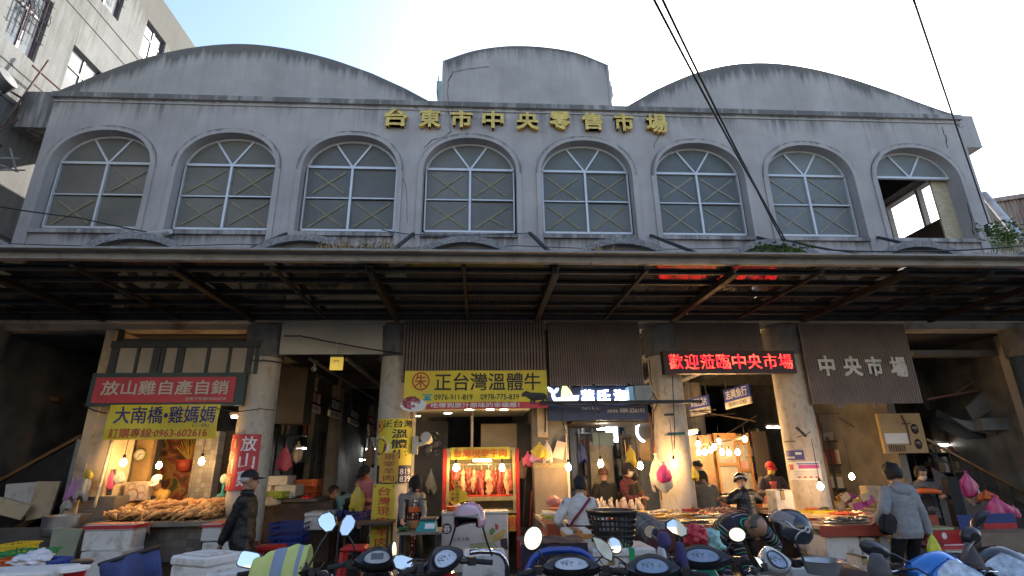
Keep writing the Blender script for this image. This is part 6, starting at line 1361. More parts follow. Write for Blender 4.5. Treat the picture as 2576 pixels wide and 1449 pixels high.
t = thing('red_counter', 'red edged counter with packed goods right of the shopper in grey', 'counter', at(2390, 1345, Y=-1.0)); a, b = at(2345, 1340, Y=-1.2).x, at(2425, 1340, Y=-1.2).x; zt_ = at(2385, 1335, Y=-1.2).z; MB().box(a, b, -1.2, -.4, zt_-.16, zt_).build('body', redp, t); MB().box(a+.02, b-.02, -1.1, -.5, .1, zt_-.16).build('base', foam, t)
MB().box(a+.02, b-.05, -1.1, -.8, zt_, zt_+.03).build('packed_goods', mat('pale_green_pack', (.35, .42, .25), .5), t); P = Plane((a, -1.201, zt_-.16), (b, -1.201, zt_-.16), (a, -1.201, zt_)); m = MB(); m.add([P.p(.35+.08*math.cos(k*PI/8), .6+.28*math.sin(k*PI/8), .003) for k in range(16)], [tuple(range(16))]); m.build('badge', white_p, t)
t = thing('tan_counter', 'tan topped counter with blue and red flags at the right edge', 'counter', at(2530, 1420, Y=-1.4)); a, b = at(2470, 1370, Y=-1.4).x, at(2640, 1370, Y=-1.4).x; zt_ = at(2530, 1340, Y=-1.4).z; MB().box(a, b, -1.4, -.5, .1, zt_).build('body', mat('tan_brown_front', (.20, .15, .11), .7, var=.15), t); P = Plane((a, -1.0, zt_), (b, -1.0, zt_), (a, -1.0, zt_+.22)); m = MB(); board(P, m, .02, 0, .1, .42, 0, .9); board(P, m, .02, 0, .48, 1, .35, .95); m.build('blue_panel', mat('deep_blue_cloth', (.02, .04, .17), .6), t); m = MB(); board(P, m, .02, 0, .48, 1, 0, .35); m.build('red_panel', redp, t)
foambox((2182, 1222, 2225, 1262), -.2, .2, 'cream board box behind the magenta packets', None, False, creamw, 'cream_box', 'box', None)
m = MB(); rr = random.Random(44)
for k in range(16): c = at(2110+rr.uniform(0, 80), 1250+rr.uniform(0, 24), Y=-.3+rr.uniform(0, .3)); m.box(c.x-.07, c.x+.07, c.y, c.y+.03, c.z-.05, c.z+.05, k % 3, Matrix.Translation(c) @ Matrix.Rotation(rr.uniform(-.6, .6), 4, 'Y') @ Matrix.Translation(-c))
m.build('packet_heap', [mat('magenta_packet', (.35, .05, .2), .4), mat('cream_packet', (.42, .33, .22), .5), mat('ochre_packet', (.35, .22, .05), .5)], None, False, 'heap of magenta and cream packets behind the seafood table', 'packets', None, 'stuff')
# ================================================================== people
skin = mat('skin', (.42, .24, .16), .5, var=.08, scale=20, sss=.08); skin2 = mat('tanned_skin', (.33, .18, .115), .5, var=.08, scale=20, sss=.08)
hairm = mat('black_hair', (.008, .007, .006), .65, var=.4, scale=60, bump=.6, bscale=220, stretch=(1, 1, .2)); hairg = mat('greying_hair', (.10, .09, .08), .6, var=.5, scale=70, bump=.6, bscale=220)
def cloth(name, c, rough=.85, bump=.35, bs=14): return mat(name, c, rough, var=.15, scale=9, bump=bump, bscale=bs)
jet = cloth('black_cloth', (.009, .009, .010)); navy = cloth('navy_cloth', (.02, .025, .05)); jean = cloth('dark_denim', (.028, .034, .055)); shoe = mat('dark_shoe', (.02, .018, .016), .5)
def ik(a, b, l1, l2, hint):
    a, b = Vector(a), Vector(b); d = b-a; L_ = min(d.length, (l1+l2)*.999); dn = d.normalized(); b = a+dn*L_
    x = (l1*l1-l2*l2+L_*L_)/(2*L_); h = math.sqrt(max(0, l1*l1-x*x)); hv = Vector(hint)-dn*Vector(hint).dot(dn)
    return a+dn*x+hv.normalized()*h, b
def person(label, base, rz, H=1.6, lean=0, head=(0, 0), hands=None, top=None, pants=None, skinm=None, sleeve='long', bulk=1.0, hip=None, feet=None, vox=.0095, hair='short', hm=None, elbow_out=.5, group=None, grip=.5, heavy=1.0, skirt=False):
    """body as one remeshed surface; hands = (left, right) targets in the person's own frame"""
    k = H/1.605; skinm = skinm or skin; t = thing('person', label, 'person', base, rz, group); caps = []; m = MB()
    def cap(a, b, ra, rb, lab, n=12):
        a, b = Vector(a), Vector(b); caps.append((a, b, ra, rb, lab)); d = (b-a)
        if d.length > 1e-5: m.tube([a, b], [ra, rb], n)
        m.ell(a, ra, ra, ra, n, 8); m.ell(b, rb, rb, rb, n, 8)
    hz = hip if hip is not None else .86*k
    hc = Vector((0, 0, hz)); td = Vector((0, math.sin(lean), math.cos(lean))); fw = Vector((0, math.cos(lean), -math.sin(lean))); sx = Vector((1, 0, 0))
    # torso: elliptical rings along a softly bent spine
    rings = []; prof = [(-.14, .135, .10), (-.07, .165, .118), (.02, .168, .122), (.10, .155, .112), (.20, .158, .112), (.30, .175, .118), (.38, .185, .112), (.435, .16, .092), (.47, .095, .07), (.49, .06, .055)]
    spine = []
    for s, rx, ry in prof:
        f = max(0, min(1, (s+.14)/.5)); ln = lean*(f if lean < 1.2 else min(1, f*1.3)); 
        if not spine: p = hc+Vector((0, 0, s*k)); 
        else: dl = (s-ps)*k; p = spine[-1]+Vector((0, math.sin(ln), math.cos(ln)))*dl
        ps = s; spine.append(p); q = Vector((0, math.cos(ln), -math.sin(ln)))
        bx = (1+.10*(bulk-1)*4) if s < .44 else 1
        rings.append([p+sx*(rx*k*bx*math.cos(a))+q*(ry*k*bx*(heavy if s < .25 else 1)*math.sin(a)) for a in [2*PI*i/20 for i in range(20)]])
    m.loft(rings)
    for i, (a, b) in enumerate(zip(spine, spine[1:])): rr_ = .5*(prof[i][2]+prof[i+1][2])*k; caps.append((a, b, rr_, rr_, 'top'))
    nb = spine[-1]; up = (spine[-1]-spine[-3]).normalized(); sh = spine[6]*.55+spine[7]*.45
    # head
    hl = lean*.75+head[0]; Hm = Matrix.Rotation(head[1], 3, 'Z') @ Matrix.Rotation(-hl, 3, 'X'); hcn = nb+up*.012*k+(Hm @ Vector((0, .018, .128)))*k
    caps.append((nb-up*.02, hcn+(Hm @ Vector((0, -.02, -.06)))*k, .052*k, .052*k, 'skin')); m.tube([nb-up*.05, hcn+(Hm @ Vector((0, -.015, -.03)))*k], [.055*k, .052*k], 12)
    def he(c, r, lab='skin'): m.ell(hcn+(Hm @ Vector(c))*k, r[0]*k, r[1]*k, r[2]*k, 16, 11, 0, Hm); 
    he((0, -.012, .03), (.076, .094, .090)); he((0, .022, -.045), (.058, .066, .074)); he((0, .055, -.09), (.03, .028, .024))
    m.tube([hcn+(Hm @ Vector((0, .078, .012)))*k, hcn+(Hm @ Vector((0, .104, -.03)))*k], [.010*k, .017*k], 8); m.ell(hcn+(Hm @ Vector((0, .098, -.033)))*k, .018*k, .014*k, .012*k, 8, 6)
    for s in (-1, 1): he((s*.076, -.012, -.008), (.012, .02, .032)); he((s*.03, .066, .028), (.022, .018, .01))
    he((0, .083, -.066), (.024, .012, .008)); caps.append((hcn, hcn+(Hm @ Vector((0, .01, -.03)))*k, .10*k, .09*k, 'skin'))
    # arms
    R_ = {}
    hands = hands or (None, None)
    for i, s in enumerate((-1, 1)):
        S = sh+sx*(s*.165*k*(1+.03*(bulk > 1.05))); tg = hands[i]
        if tg is None: tg = S+Vector((s*.09, .04+.0*lean, -.52))*k if lean < .6 else S+Vector((s*.05, .12, -.5))*k
        el, wr = ik(S, tg, .275*k, .245*k, Vector((s*elbow_out, -.6, -.35)))
        bk = bulk; cap(S, el, .058*k*bk, .047*k*bk, 'top'); sl = sleeve == 'long'
        mid = el+(wr-el)*(.86 if sl else .3); cap(el, mid, .046*k*bk, .037*k*bk if sl else .04*k, 'top'); cap(el+(wr-el)*.5, wr, .032*k, .026*k, 'skin')
        d = (wr-el).normalized(); pn = (Vector((0, 1, 0)) if abs(d.y) < .8 else Vector((0, 0, 1))); lat = d.cross(pn).normalized(); nrm = lat.cross(d).normalized()
        if nrm.dot(Vector((-s, .2, 0))) < 0: nrm = -nrm
        pc = wr+d*.045*k
        for q in (-1.5, -.5, .5, 1.5): cap(wr+d*.012*k+lat*q*.012*k, wr+d*.085*k+lat*q*.019*k, .014*k, .0125*k, 'skin', 8)
        for q, fl in zip((-1.5, -.5, .5, 1.5), (.062, .075, .07, .055)):
            b0 = wr+d*.088*k+lat*q*.0195*k; b1 = b0+(d*math.cos(grip)+nrm*math.sin(grip))*fl*.55*k+lat*q*.003; b2 = b1+(d*math.cos(grip*2.1)+nrm*math.sin(grip*2.1))*fl*.5*k
            cap(b0, b1, .0098*k, .0092*k, 'skin', 7); cap(b1, b2, .0092*k, .0082*k, 'skin', 7)
        th0 = wr+d*.03*k-lat*.026*k*(1 if s > 0 else -1); th1 = th0+(d*.6-lat*(1 if s > 0 else -1)*.7+nrm*.4).normalized()*.045*k; th2 = th1+(d*.9+nrm*.4).normalized()*.035*k
        cap(th0, th1, .0125*k, .011*k, 'skin', 7); cap(th1, th2, .011*k, .0085*k, 'skin', 7)
        R_['hand', s] = wr+d*.09*k
    # legs
    for i, s in enumerate((-1, 1)):
        hp = hc+Vector((s*.088*k, 0, -.04*k)); an = Vector(feet[i]) if feet else Vector((s*.105*k, -.01, .075*k))
        kn, an = ik(hp, an, .415*k, .40*k, (s*.12, 1, .15)); cap(hp, kn, .092*k*heavy**.5, .062*k, 'pants'); cap(kn, an, .060*k, .046*k, 'pants')
        cap(an+Vector((0, -.03, -.03))*k, an+Vector((s*.025, .15, -.045))*k, .042*k, .036*k, 'shoe')
    me = bpy.data.meshes.new('body'); me.from_pydata([tuple(v) for v in m.v], [], m.f); o = bpy.data.objects.new('body', me); COL.objects.link(o)
    md = o.modifiers.new('r', 'REMESH'); md.mode = 'VOXEL'; md.voxel_size = vox; sm = o.modifiers.new('s', 'SMOOTH'); sm.iterations = 3; sm.factor = .5
    dg = bpy.context.evaluated_depsgraph_get(); me2 = bpy.data.meshes.new_from_object(o.evaluated_get(dg)); bpy.data.objects.remove(o); bpy.data.meshes.remove(me)
    n = len(me2.vertices); co = np.empty(n*3); me2.vertices.foreach_get('co', co); co = co.reshape(-1, 3)
    best = np.full(n, 9.); idx = np.zeros(n, int); band = np.zeros(n)
    for ci, (a, b, ra, rb, lab) in enumerate(caps):
        A_ = np.array(a); D_ = np.array(b)-A_; L2 = max(1e-9, D_ @ D_); tt = np.clip(((co-A_) @ D_)/L2, 0, 1); ds = np.linalg.norm(co-A_-tt[:, None]*D_, axis=1)-(ra+(rb-ra)*tt)
        u = ds < best; best[u] = ds[u]; idx[u] = ci; ln_ = math.sqrt(L2)
        band[u] = (tt*ln_)[u] + (0 if lab != 'top' else (ci*.0))
    # bands measured along the spine for the torso and along the arm for sleeves
    sp = np.array([tuple(p) for p in spine]); ax = sp[-1]-sp[0]; al = np.linalg.norm(ax); tproj = (co-sp[0]) @ (ax/al); ntor = len(spine)-1
    band = np.where(idx < ntor, tproj, band)
    labs = [c[4] for c in caps]; mats_ = {'skin': skinm, 'top': top or jet, 'pants': pants or jet, 'shoe': shoe}; keys = list(mats_)
    for q in keys: me2.materials.append(mats_[q])
    lv = np.array([keys.index(labs[c]) for c in range(len(caps))])[idx]
    hem = (tproj > (.0 if lean < .8 else .10)*k); legs_ = np.array([l_ == 'pants' for l_ in labs])[idx]; tor_ = idx < ntor
    lv = np.where((legs_ | tor_) & hem, keys.index('top'), np.where((legs_ | tor_), keys.index('pants'), lv))
    # slack and creases of cloth
    nrm_ = np.empty(n*3); me2.vertices.foreach_get('normal', nrm_); nrm_ = nrm_.reshape(-1, 3); sk_ = keys.index('skin'); sd_ = len(label)*1.37
    for vi in np.nonzero((lv != sk_) & (lv != keys.index('shoe')))[0]:
        p_ = co[vi]; co[vi] += nrm_[vi]*(.010*mnoise.noise(Vector((p_[0]*9+sd_, p_[1]*9, p_[2]*11)))+.006*mnoise.noise(Vector((p_[0]*22, p_[1]*22+sd_, p_[2]*26)))+.004)*k
    me2.vertices.foreach_set('co', co.ravel())
    fi = np.empty(len(me2.polygons), int); me2.polygons.foreach_get('loop_start', fi); lvx = np.empty(len(me2.loops), int); me2.loops.foreach_get('vertex_index', lvx)
    me2.polygons.foreach_set('material_index', lv[lvx[fi]].astype(np.int32)); me2.polygons.foreach_set('use_smooth', [True]*len(me2.polygons))
    A = me2.attributes.new('band', 'FLOAT', 'POINT'); A.data.foreach_set('value', band.astype(np.float32))
    o = bpy.data.objects.new('body', me2); COL.objects.link(o); o.parent = t
    hp_ = lambda v: hcn+(Hm @ Vector(v))*k
    # eyes
    e = MB()
    for s in (-1, 1): e.ell(hp_((s*.03, .082, .010)), .013*k, .006*k, .006*k, 8, 6, 0, Hm); e.tube([hp_((s*.018, .087, .03)), hp_((s*.045, .077, .03))], .003*k, 5)
    e.build('eyes', blk_t, t, True, local=True)
    t_info = dict(t=t, hp=hp_, Hm=Hm, k=k, hand=R_, spine=spine, sx=sx, sh=sh, hcn=hcn)
    hm = hm or hairm
    if hair in ('short', 'bob', 'grey', 'fringe'):
        h = MB(); low = {'short': 1.72, 'bob': 2.25, 'grey': 1.9, 'fringe': 2.0}[hair]
        def keep(th, ph):
            front = math.sin(ph) > .35 and abs(math.cos(ph)) < .93
            return th < (1.02 if front else low)
        h.ell(hp_((0, -.020, .012)), (.095 if hair != 'bob' else .108)*k, (.113 if hair != 'bob' else .122)*k, (.112 if hair != 'bob' else .14)*k, 30, 20, 0, Hm, .10, 3.3, keep)
        if hair == 'grey': h = MB(); h.ell(hp_((0, -.018, .018)), .083*k, .103*k, .098*k, 28, 18, 0, Hm, .08, 1.3, lambda th, ph: .75 < th < 1.95 and not math.sin(ph) > .3)
        o = h.build('hair', hm, t, True, local=True); md = o.modifiers.new('thickness', 'SOLIDIFY'); md.thickness = .014*k; md.offset = -1
    return t_info
def hat(pi, kind, m_, m2=None):
    hp_, Hm, k, t = pi['hp'], pi['Hm'], pi['k'], pi['t']; h = MB()
    if kind == 'cap':
        h.ell(hp_((0, -.014, .038)), .090*k, .108*k, .094*k, 24, 14, 0, Hm, 0, 0, lambda th, ph: th < 1.62)
        pts = [hp_((.088*math.cos(a), .06+.11*math.sin(a)*1.05 if 0 < a < PI else .06, .030-.015*math.cos(a)**2)) for a in [PI*i/14 for i in range(15)]]; pin = [hp_((.086*math.cos(a), .045+.05*math.sin(a), .037)) for a in [PI*i/14 for i in range(15)]]
        h.loft([[a, b, b+Hm @ Vector((0, 0, -.006)), a+Hm @ Vector((0, 0, -.006))] for a, b in zip(pin, pts)], 0, True); h.ell(hp_((0, -.014, .134)), .01*k, .01*k, .006*k, 8, 5)
        o = h.build('cap', m_, t, True, local=True)
    elif kind == 'beanie':
        prof = [(.088, .0), (.096, .03), (.092, .075), (.07, .12), (.04, .155), (.02, .175), (0, .18)]; c = hp_((0, -.014, .015)); h.lathe([(r*k, z*k) for r, z in prof], c, 22, 0, Hm @ Matrix.Diagonal((1, 1.15, 1))); h.lathe([(.098*k, -.02*k), (.103*k, .0), (.101*k, .03*k), (.095*k, .035*k)], c, 22, 0, Hm @ Matrix.Diagonal((1, 1.14, 1))); h.build('beanie', m_, t, True, local=True)
    elif kind == 'helmet':
        h.ell(hp_((0, -.014, .03)), .120*k, .135*k, .125*k, 28, 16, 0, Hm, 0, 0, lambda th, ph: th < 1.75 and not (math.sin(ph) > .55 and th > 1.25)); o = h.build('helmet', m_, t, True, local=True); md = o.modifiers.new('thickness', 'SOLIDIFY'); md.thickness = .02; md.offset = -1
        h = MB(); h.ell(hp_((0, -.014, .03)), .123*k, .139*k, .127*k, 28, 16, 0, Hm, 0, 0, lambda th, ph: 1.45 < th < 1.58); h.build('helmet_band', m2 or MATS['white_aluminium'], t, True, local=True)
    elif kind == 'mask':
        h.ell(hp_((0, .018, -.045)), .066*k, .078*k, .066*k, 24, 14, 0, Hm, 0, 0, lambda th, ph: .75 < th < 2.6 and math.sin(ph) > .15); h.tube([hp_((-.062, .03, -.03)), hp_((-.078, -.01, -.005))], .003, 4); h.tube([hp_((.062, .03, -.03)), hp_((.078, -.01, -.005))], .003, 4); h.build('face_mask', m_, t, True, local=True)
def apron(pi, m_, z0=.45, z1=None, w_=.17, strap=True):
    t, k = pi['t'], pi['k']; sp = pi['spine']; h = MB(); rings = []
    pts = [Vector((0, .135*k, z0*k)), Vector((0, .14*k, .7*k))]+[s+Vector((0, .125*k, 0))+(s-sp[0])*.0 for s in sp[1:7]]
    for i, p in enumerate(pts):
        ww = w_*k*(1 if i < 6 else .72); rings.append([p+Vector((ww*x, -.07*k*x*x*1.2, 0)) for x in (-1, -.6, -.2, .2, .6, 1)])
    h.loft(rings, 0, False, False); o = h.build('apron', m_, t, True, local=True); md = o.modifiers.new('thickness', 'SOLIDIFY'); md.thickness = .008
def gpt(x, y, Y): return at(x, y, Y=Y)
def loc_of(pt, base, rz): return Matrix.Rotation(-rz, 3, 'Z') @ (Vector(pt)-Vector(base))
def stand(px, py, Y, head_extra=0.0):
    fl = .10 if Y > -1.6 else 0; p = at(px, py, Y=Y); return Vector((p.x, Y, fl)), p.z-fl-head_extra
striped = mat_stripes('striped_knit', [(0, (.02, .02, .03)), (.22, (.4, .4, .38)), (.3, (.02, .02, .03)), (.52, (.02, .35, .18)), (.58, (.02, .02, .03)), (.78, (.20, .17, .24)), (.9, (.03, .03, .04))], 7.5)
plaid_g = mat_stripes('grey_plaid_wool', [(0, (.16, .155, .15)), (.35, (.07, .07, .08)), (.55, (.2, .19, .17)), (.75, (.10, .105, .125))], 6, plaid=[(0, (.18, .17, .16)), (.4, (.06, .06, .07)), (.6, (.17, .16, .14)), (.8, (.09, .09, .1))])
plaid_r = mat_stripes('red_plaid_flannel', [(0, (.10, .012, .02)), (.5, (.02, .012, .018))], 14, plaid=[(0, (.14, .015, .03)), (.5, (.02, .012, .018))])
# 1 elderly man in black cap, hands clasped behind
b, h = stand(632, 1184, -1.9); rz = R(-84)
pi = person('elderly man in black cap and jacket standing sideways by the chicken stall', b, rz, h, -.03, (.02, R(0)), ((.02, -.2, .80), (.10, -.21, .78)), cloth('black_jacket', (.008, .008, .010), .6), jet, skin2, vox=.008, bulk=1.14, hair='grey', hm=mat('white_hair', (.4, .4, .4), .6), grip=.6, heavy=1.1)
hat(pi, 'cap', cloth('black_cap_cotton', (.012, .012, .014)))
m = MB(); m.lathe([(.075, 0), (.085, .03), (.075, .06), (.068, .055)], pi['spine'][-1]+Vector((0, 0, -.03)), 18); m.build('collar', MATS['black_jacket'], pi['t'], True, local=True)
# 2 chicken vendor
b, h = stand(408, 1200, .6); pi = person('chicken vendor in white cap and olive jacket looking down behind the chicken heap', b, R(170), h+.05, .08, (.45, 0), ((-.15, .42, .98), (.15, .42, .98)), cloth('olive_gold_jacket', (.34, .20, .04)), jet, bulk=1.15); hat(pi, 'cap', cloth('white_cap_cotton', (.6, .55, .47))); apron(pi, cloth('black_apron', (.015, .015, .016)))
# 3 shopper in pink
b, h = stand(928, 1171, .7); rz = R(150); pi = person('shopper in pink coat and black cap looking into a yellow bag', b, rz, h+.02, .05, (.55, 0), ((-.12, .2, .98), (.06, .26, 1.02)), cloth('pink_coat', (.48, .17, .18)), jet, bulk=1.2); hat(pi, 'cap', MATS['black_cap_cotton']); hat(pi, 'mask', cloth('coral_mask', (.5, .1, .05)))
m = MB(); c = pi['spine'][0]; m.loft([[Vector((.17*k_*math.cos(a), .125*k_*math.sin(a), z)) for a in [2*PI*i/20 for i in range(20)]] for z, k_ in ((.92, 1.0), (.75, 1.12), (.55, 1.2))], 0, False); m.build('coat_skirt', MATS['pink_coat'], pi['t'], True, local=True)
bagm(900, 1217, 36, 68, .35, yelb, 'bulging yellow bag held by the shopper in pink', 41, 1)
# 4 bending worker
p = at(915, 1255, Y=1.4); pi = person('worker in teal shirt and dark vest bending over in the left passage', Vector((p.x, 1.4, .1)), R(80), 1.58, 1.25, (-.1, 0), ((-.1, .45, .55), (.15, .5, .5)), cloth('teal_shirt', (.16, .27, .28)), jet, skin2, sleeve='short', hip=.80)
m = MB(); sp = pi['spine']; m.loft([[s+Vector((.175*math.cos(a), 0, 0))+Vector((0, -.0, 0))+Vector((0, .3*.13*math.sin(a), .13*math.sin(a))) for a in [2*PI*i/16 for i in range(16)]] for s in sp[2:7]], 0, False); m.build('vest', jet, pi['t'], True, local=True)
# 5 beef vendor
b, h = stand(1036, 1190, -.72); rz = R(-150); hl, hr = loc_of(at(1068, 1309, Y=-1.15), b, rz), loc_of(at(1011, 1326, Y=-1.3), b, rz)
pi = person('beef vendor in black beanie, mask and dotted apron leaning on the steel table', b, rz, h-.03, .18, (.5, 0), (hl, hr), cloth('grey_knit_sweater', (.17, .16, .145), .9, .5, 60), jet, vox=.008, bulk=1.12, hair='bob', elbow_out=.9, grip=.35); hat(pi, 'beanie', cloth('black_knit', (.012, .012, .013), .95, .6, 90)); hat(pi, 'mask', cloth('black_mask', (.015, .015, .016)))
def dots_mat():
    m = bpy.data.materials.new('dotted_apron'); m.use_nodes = True; n = m.node_tree.nodes; l = m.node_tree.links; b_ = n['Principled BSDF']; b_.inputs['Roughness'].default_value = .8
    tc = n.new('ShaderNodeTexCoord'); v = n.new('ShaderNodeTexVoronoi'); v.inputs['Scale'].default_value = 22; v.inputs['Randomness'].default_value = .35; l.new(tc.outputs['Object'], v.inputs['Vector'])
    r = n.new('ShaderNodeValToRGB'); r.color_ramp.interpolation = 'CONSTANT'; r.color_ramp.elements[0].color = (.6, .5, .38, 1); r.color_ramp.elements[1].position = .42; r.color_ramp.elements[1].color = (.10, .015, .012, 1); l.new(v.outputs['Distance'], r.inputs[0]); l.new(r.outputs[0], b_.inputs['Base Color']); return m
apron(pi, dots_mat(), .42)
m = MB(); sp = pi['spine']
for s in (-1, 1): m.loft([[q+Vector((s*.13+.05*math.cos(a), .02+.125*math.sin(a)*1.1, 0)) for a in [2*PI*i/14 for i in range(14)]] for q in sp[1:7]], 0, False)
m.build('hooded_vest', jet, pi['t'], True, local=True)
m = MB(); c = sp[4]+Vector((0, .15, 0)); m.box(c.x-.1, c.x+.1, c.y-.004, c.y+.004, c.z-.02, c.z+.05); m.build('apron_bib', orangep, pi['t'], local=True)
# 6 shopper in white
b, h = stand(1455, 1199, -1.95); pi = person('shopper in white sport jacket with black piping seen from behind before the fish counter', b, R(-12), h, .05, (.25, R(-15)), ((-.22, .12, .84), (.20, .28, .92)), cloth('white_jersey', (.56, .55, .54), .8, .25), jet, vox=.008, bulk=1.25, hair='bob')
sp = pi['spine']; m = MB(); m.tube([sp[2]+Vector((-.19, -.10, 0)), sp[4]+Vector((-.08, -.150, 0)), sp[5]+Vector((.03, -.155, .03)), sp[7]+Vector((.13, -.085, .02)), sp[7]+Vector((.13, .03, .03))], .016, 6); m.build('shoulder_strap', mat('dark_red_strap', (.16, .012, .03), .6), pi['t'], True, local=True)
m = MB(); S = pi['sh']
for s in (-1, 1): m.tube([S+Vector((s*.20, -.065, .03)), S+Vector((s*.245, -.07, -.10)), S+Vector((s*.25, -.085, -.22)), S+Vector((s*.17, -.10, -.34))], .007, 5)
m.build('piping', blk_t, pi['t'], True, local=True)
m = MB(); m.loft([[Vector((.178*math.cos(a), .132*math.sin(a), z)) for a in [2*PI*i/20 for i in range(20)]] for z in (.70, .80, .905)], 0, False); m.build('dark_hem', jet, pi['t'], True, local=True)
# 7-9 shoppers behind the fish
b, h = stand(1519, 1180, .55); pi = person('broad shopper in black coat and rust knitted hat seen from behind the fish heads', b, R(5), h, .05, (.2, 0), None, jet, jet, bulk=1.4, hair='grey', hm=hairg); hat(pi, 'beanie', cloth('rust_knit', (.12, .05, .04), .95, .6, 90))
b, h = stand(1572, 1167, .6); pi = person('shopper in black cap, white mask and red plaid sleeves behind the fish heads', b, R(-130), h, .05, (.15, 0), ((-.1, .25, .95), (.12, .28, .95)), plaid_r, jet, bulk=1.15, hair='bob'); hat(pi, 'cap', cloth('charcoal_cap', (.03, .028, .026))); hat(pi, 'mask', cloth('pale_blue_mask', (.45, .5, .52)))
m = MB(); sp = pi['spine']; m.loft([[q+Vector((.17*math.cos(a), .125*math.sin(a), 0)) for a in [2*PI*i/16 for i in range(16)]] for q in sp[1:7]], 0, False); m.build('vest', jet, pi['t'], True, local=True)
b, h = stand(1602, 1186, .8); pi = person('fishmonger in brown vest turned left beside the third column', b, R(75), h, .1, (.3, 0), ((-.1, .3, .95), (.1, .32, .95)), cloth('dark_green_top', (.03, .035, .03)), jet, hair='bob'); hat(pi, 'mask', MATS['black_mask'])
m = MB(); sp = pi['spine']; m.loft([[q+Vector((.165*math.cos(a), .12*math.sin(a), 0)) for a in [2*PI*i/16 for i in range(16)]] for q in sp[1:7]], 0, False); m.build('vest', cloth('rust_brown_vest', (.16, .06, .025)), pi['t'], True, local=True)
# 10 two at the third column
b, h = stand(1768, 1184, .3); pi = person('shopper in grey green coat with back turned beside the third column', b, R(-10), h, .15, (.3, 0), None, cloth('grey_green_coat', (.13, .13, .105)), jet, bulk=1.45, hair='bob')
b, h = stand(1752, 1157, .9); pi = person('black haired shopper half hidden behind the grey green coat', b, R(-70), h, 0, (.1, 0), None, cloth('dim_olive_top', (.1, .1, .08)), jet)
# 11 down jacket
b, h = stand(1868, 1187, -.75); pi = person('rider in shiny black helmet and quilted black jacket with back turned at the right passage', b, R(25), h-.03, .12, (.35, R(-35)), ((-.28, .22, .98), (.22, .2, .95)), mat('black_quilted_nylon', (.012, .013, .016), .38, var=.2, bump=.9, bscale=9, stretch=(.3, .3, 3)), jet, vox=.008, bulk=1.5, elbow_out=1.2); hat(pi, 'helmet', mat('gloss_black_helmet', (.012, .012, .014), .12, coat=.5), MATS['white_aluminium'])
# 12 red cap vendor
b, h = stand(1932, 1164, .95); pi = person('vendor in red cap, yellow mask and pink apron behind the right passage counter', b, R(165), h+.02, .1, (.25, R(10)), ((-.2, .3, .95), (.15, .33, .97)), cloth('dark_floral_top', (.04, .03, .04)), jet, bulk=1.1); hat(pi, 'cap', cloth('red_cap_cotton', (.45, .02, .02))); hat(pi, 'mask', cloth('yellow_mask', (.55, .42, .06))); apron(pi, cloth('pink_apron', (.40, .09, .09)))
# 13 striped man bending towards the street
p = at(1862, 1330, Y=-2.75); fl = 0
pi = person('balding man in striped sweater bending down low behind the scooters', Vector((p.x-.16, -2.65, 0)), R(184), 1.68, 1.45, (.35, R(6)), ((-.30, .50, .55), (.30, .45, .52)), striped, jean, skin2, vox=.008, bulk=1.2, hip=.86, hair='grey', hm=hairg, elbow_out=1.3)
# 14 hunched shopper in plaid coat
p = at(1655, 1340, Y=-2.6); pi = person('hunched shopper in grey plaid coat bending behind the black basket', Vector((p.x+.02, -2.65, 0)), R(25), 1.55, 1.35, (.7, 0), ((-.2, .5, .5), (.2, .5, .5)), plaid_g, cloth('maroon_trousers', (.10, .03, .03)), bulk=1.35, hip=.82, hair='short')
# 15 shopper in grey hoodie
b, h = stand(2245, 1168, -2.25); rz = R(2); pi = person('shopper in grey hoodie and black trousers seen from behind at the seafood table', b, rz, h, .02, (.2, R(2)), ((-.28, .14, .88), (.27, -.02, .70)), cloth('heather_grey_fleece', (.24, .26, .275), .95, .4, 10), jet, vox=.008, bulk=1.3, hair='bob', grip=1.2)
m = MB(); q = pi['spine'][8]; m.ell(q+Vector((0, -.085, -.035)), .125, .06, .075, 18, 10, 0, Matrix.Rotation(R(-20), 3, 'X'), .15, 2); m.lathe([(.075, .0), (.10, .03), (.085, .06)], q+Vector((0, 0, -.03)), 18); m.build('hood', MATS['heather_grey_fleece'], pi['t'], True, local=True)
bagm(2226, 1278, 44, 62, -2.35, jet, 'black cloth shoulder bag hung on the arm of the shopper in grey', 42, 1); bagm(2342, 1338, 34, 70, -2.3, limeb, 'lime yellow bag held by the shopper in grey', 43, .9)
# 16 vendor right
b, h = stand(2306, 1172, -.25); pi = person('vendor with white mask and grey sleeves behind the red edged counter', b, R(150), h, .15, (.35, R(20)), ((-.2, .32, .95), (.2, .32, .95)), cloth('slate_sleeves', (.12, .12, .125)), jet, bulk=1.15, hair='bob'); hat(pi, 'mask', cloth('white_mask', (.55, .54, .5))); apron(pi, cloth('dark_apron', (.03, .028, .03)), .5)
m = MB(); q = pi['hand']; c = (q['hand', 1]+q['hand', -1])/2; m.tube([c+Vector((-.17, -.02, .05)), c+Vector((-.08, .0, .07)), c+Vector((.08, 0, .07)), c+Vector((.17, -.02, .05))], [.03, .042, .042, .03], 10); m.build('orange_cuffs', orangep, pi['t'], True, local=True)
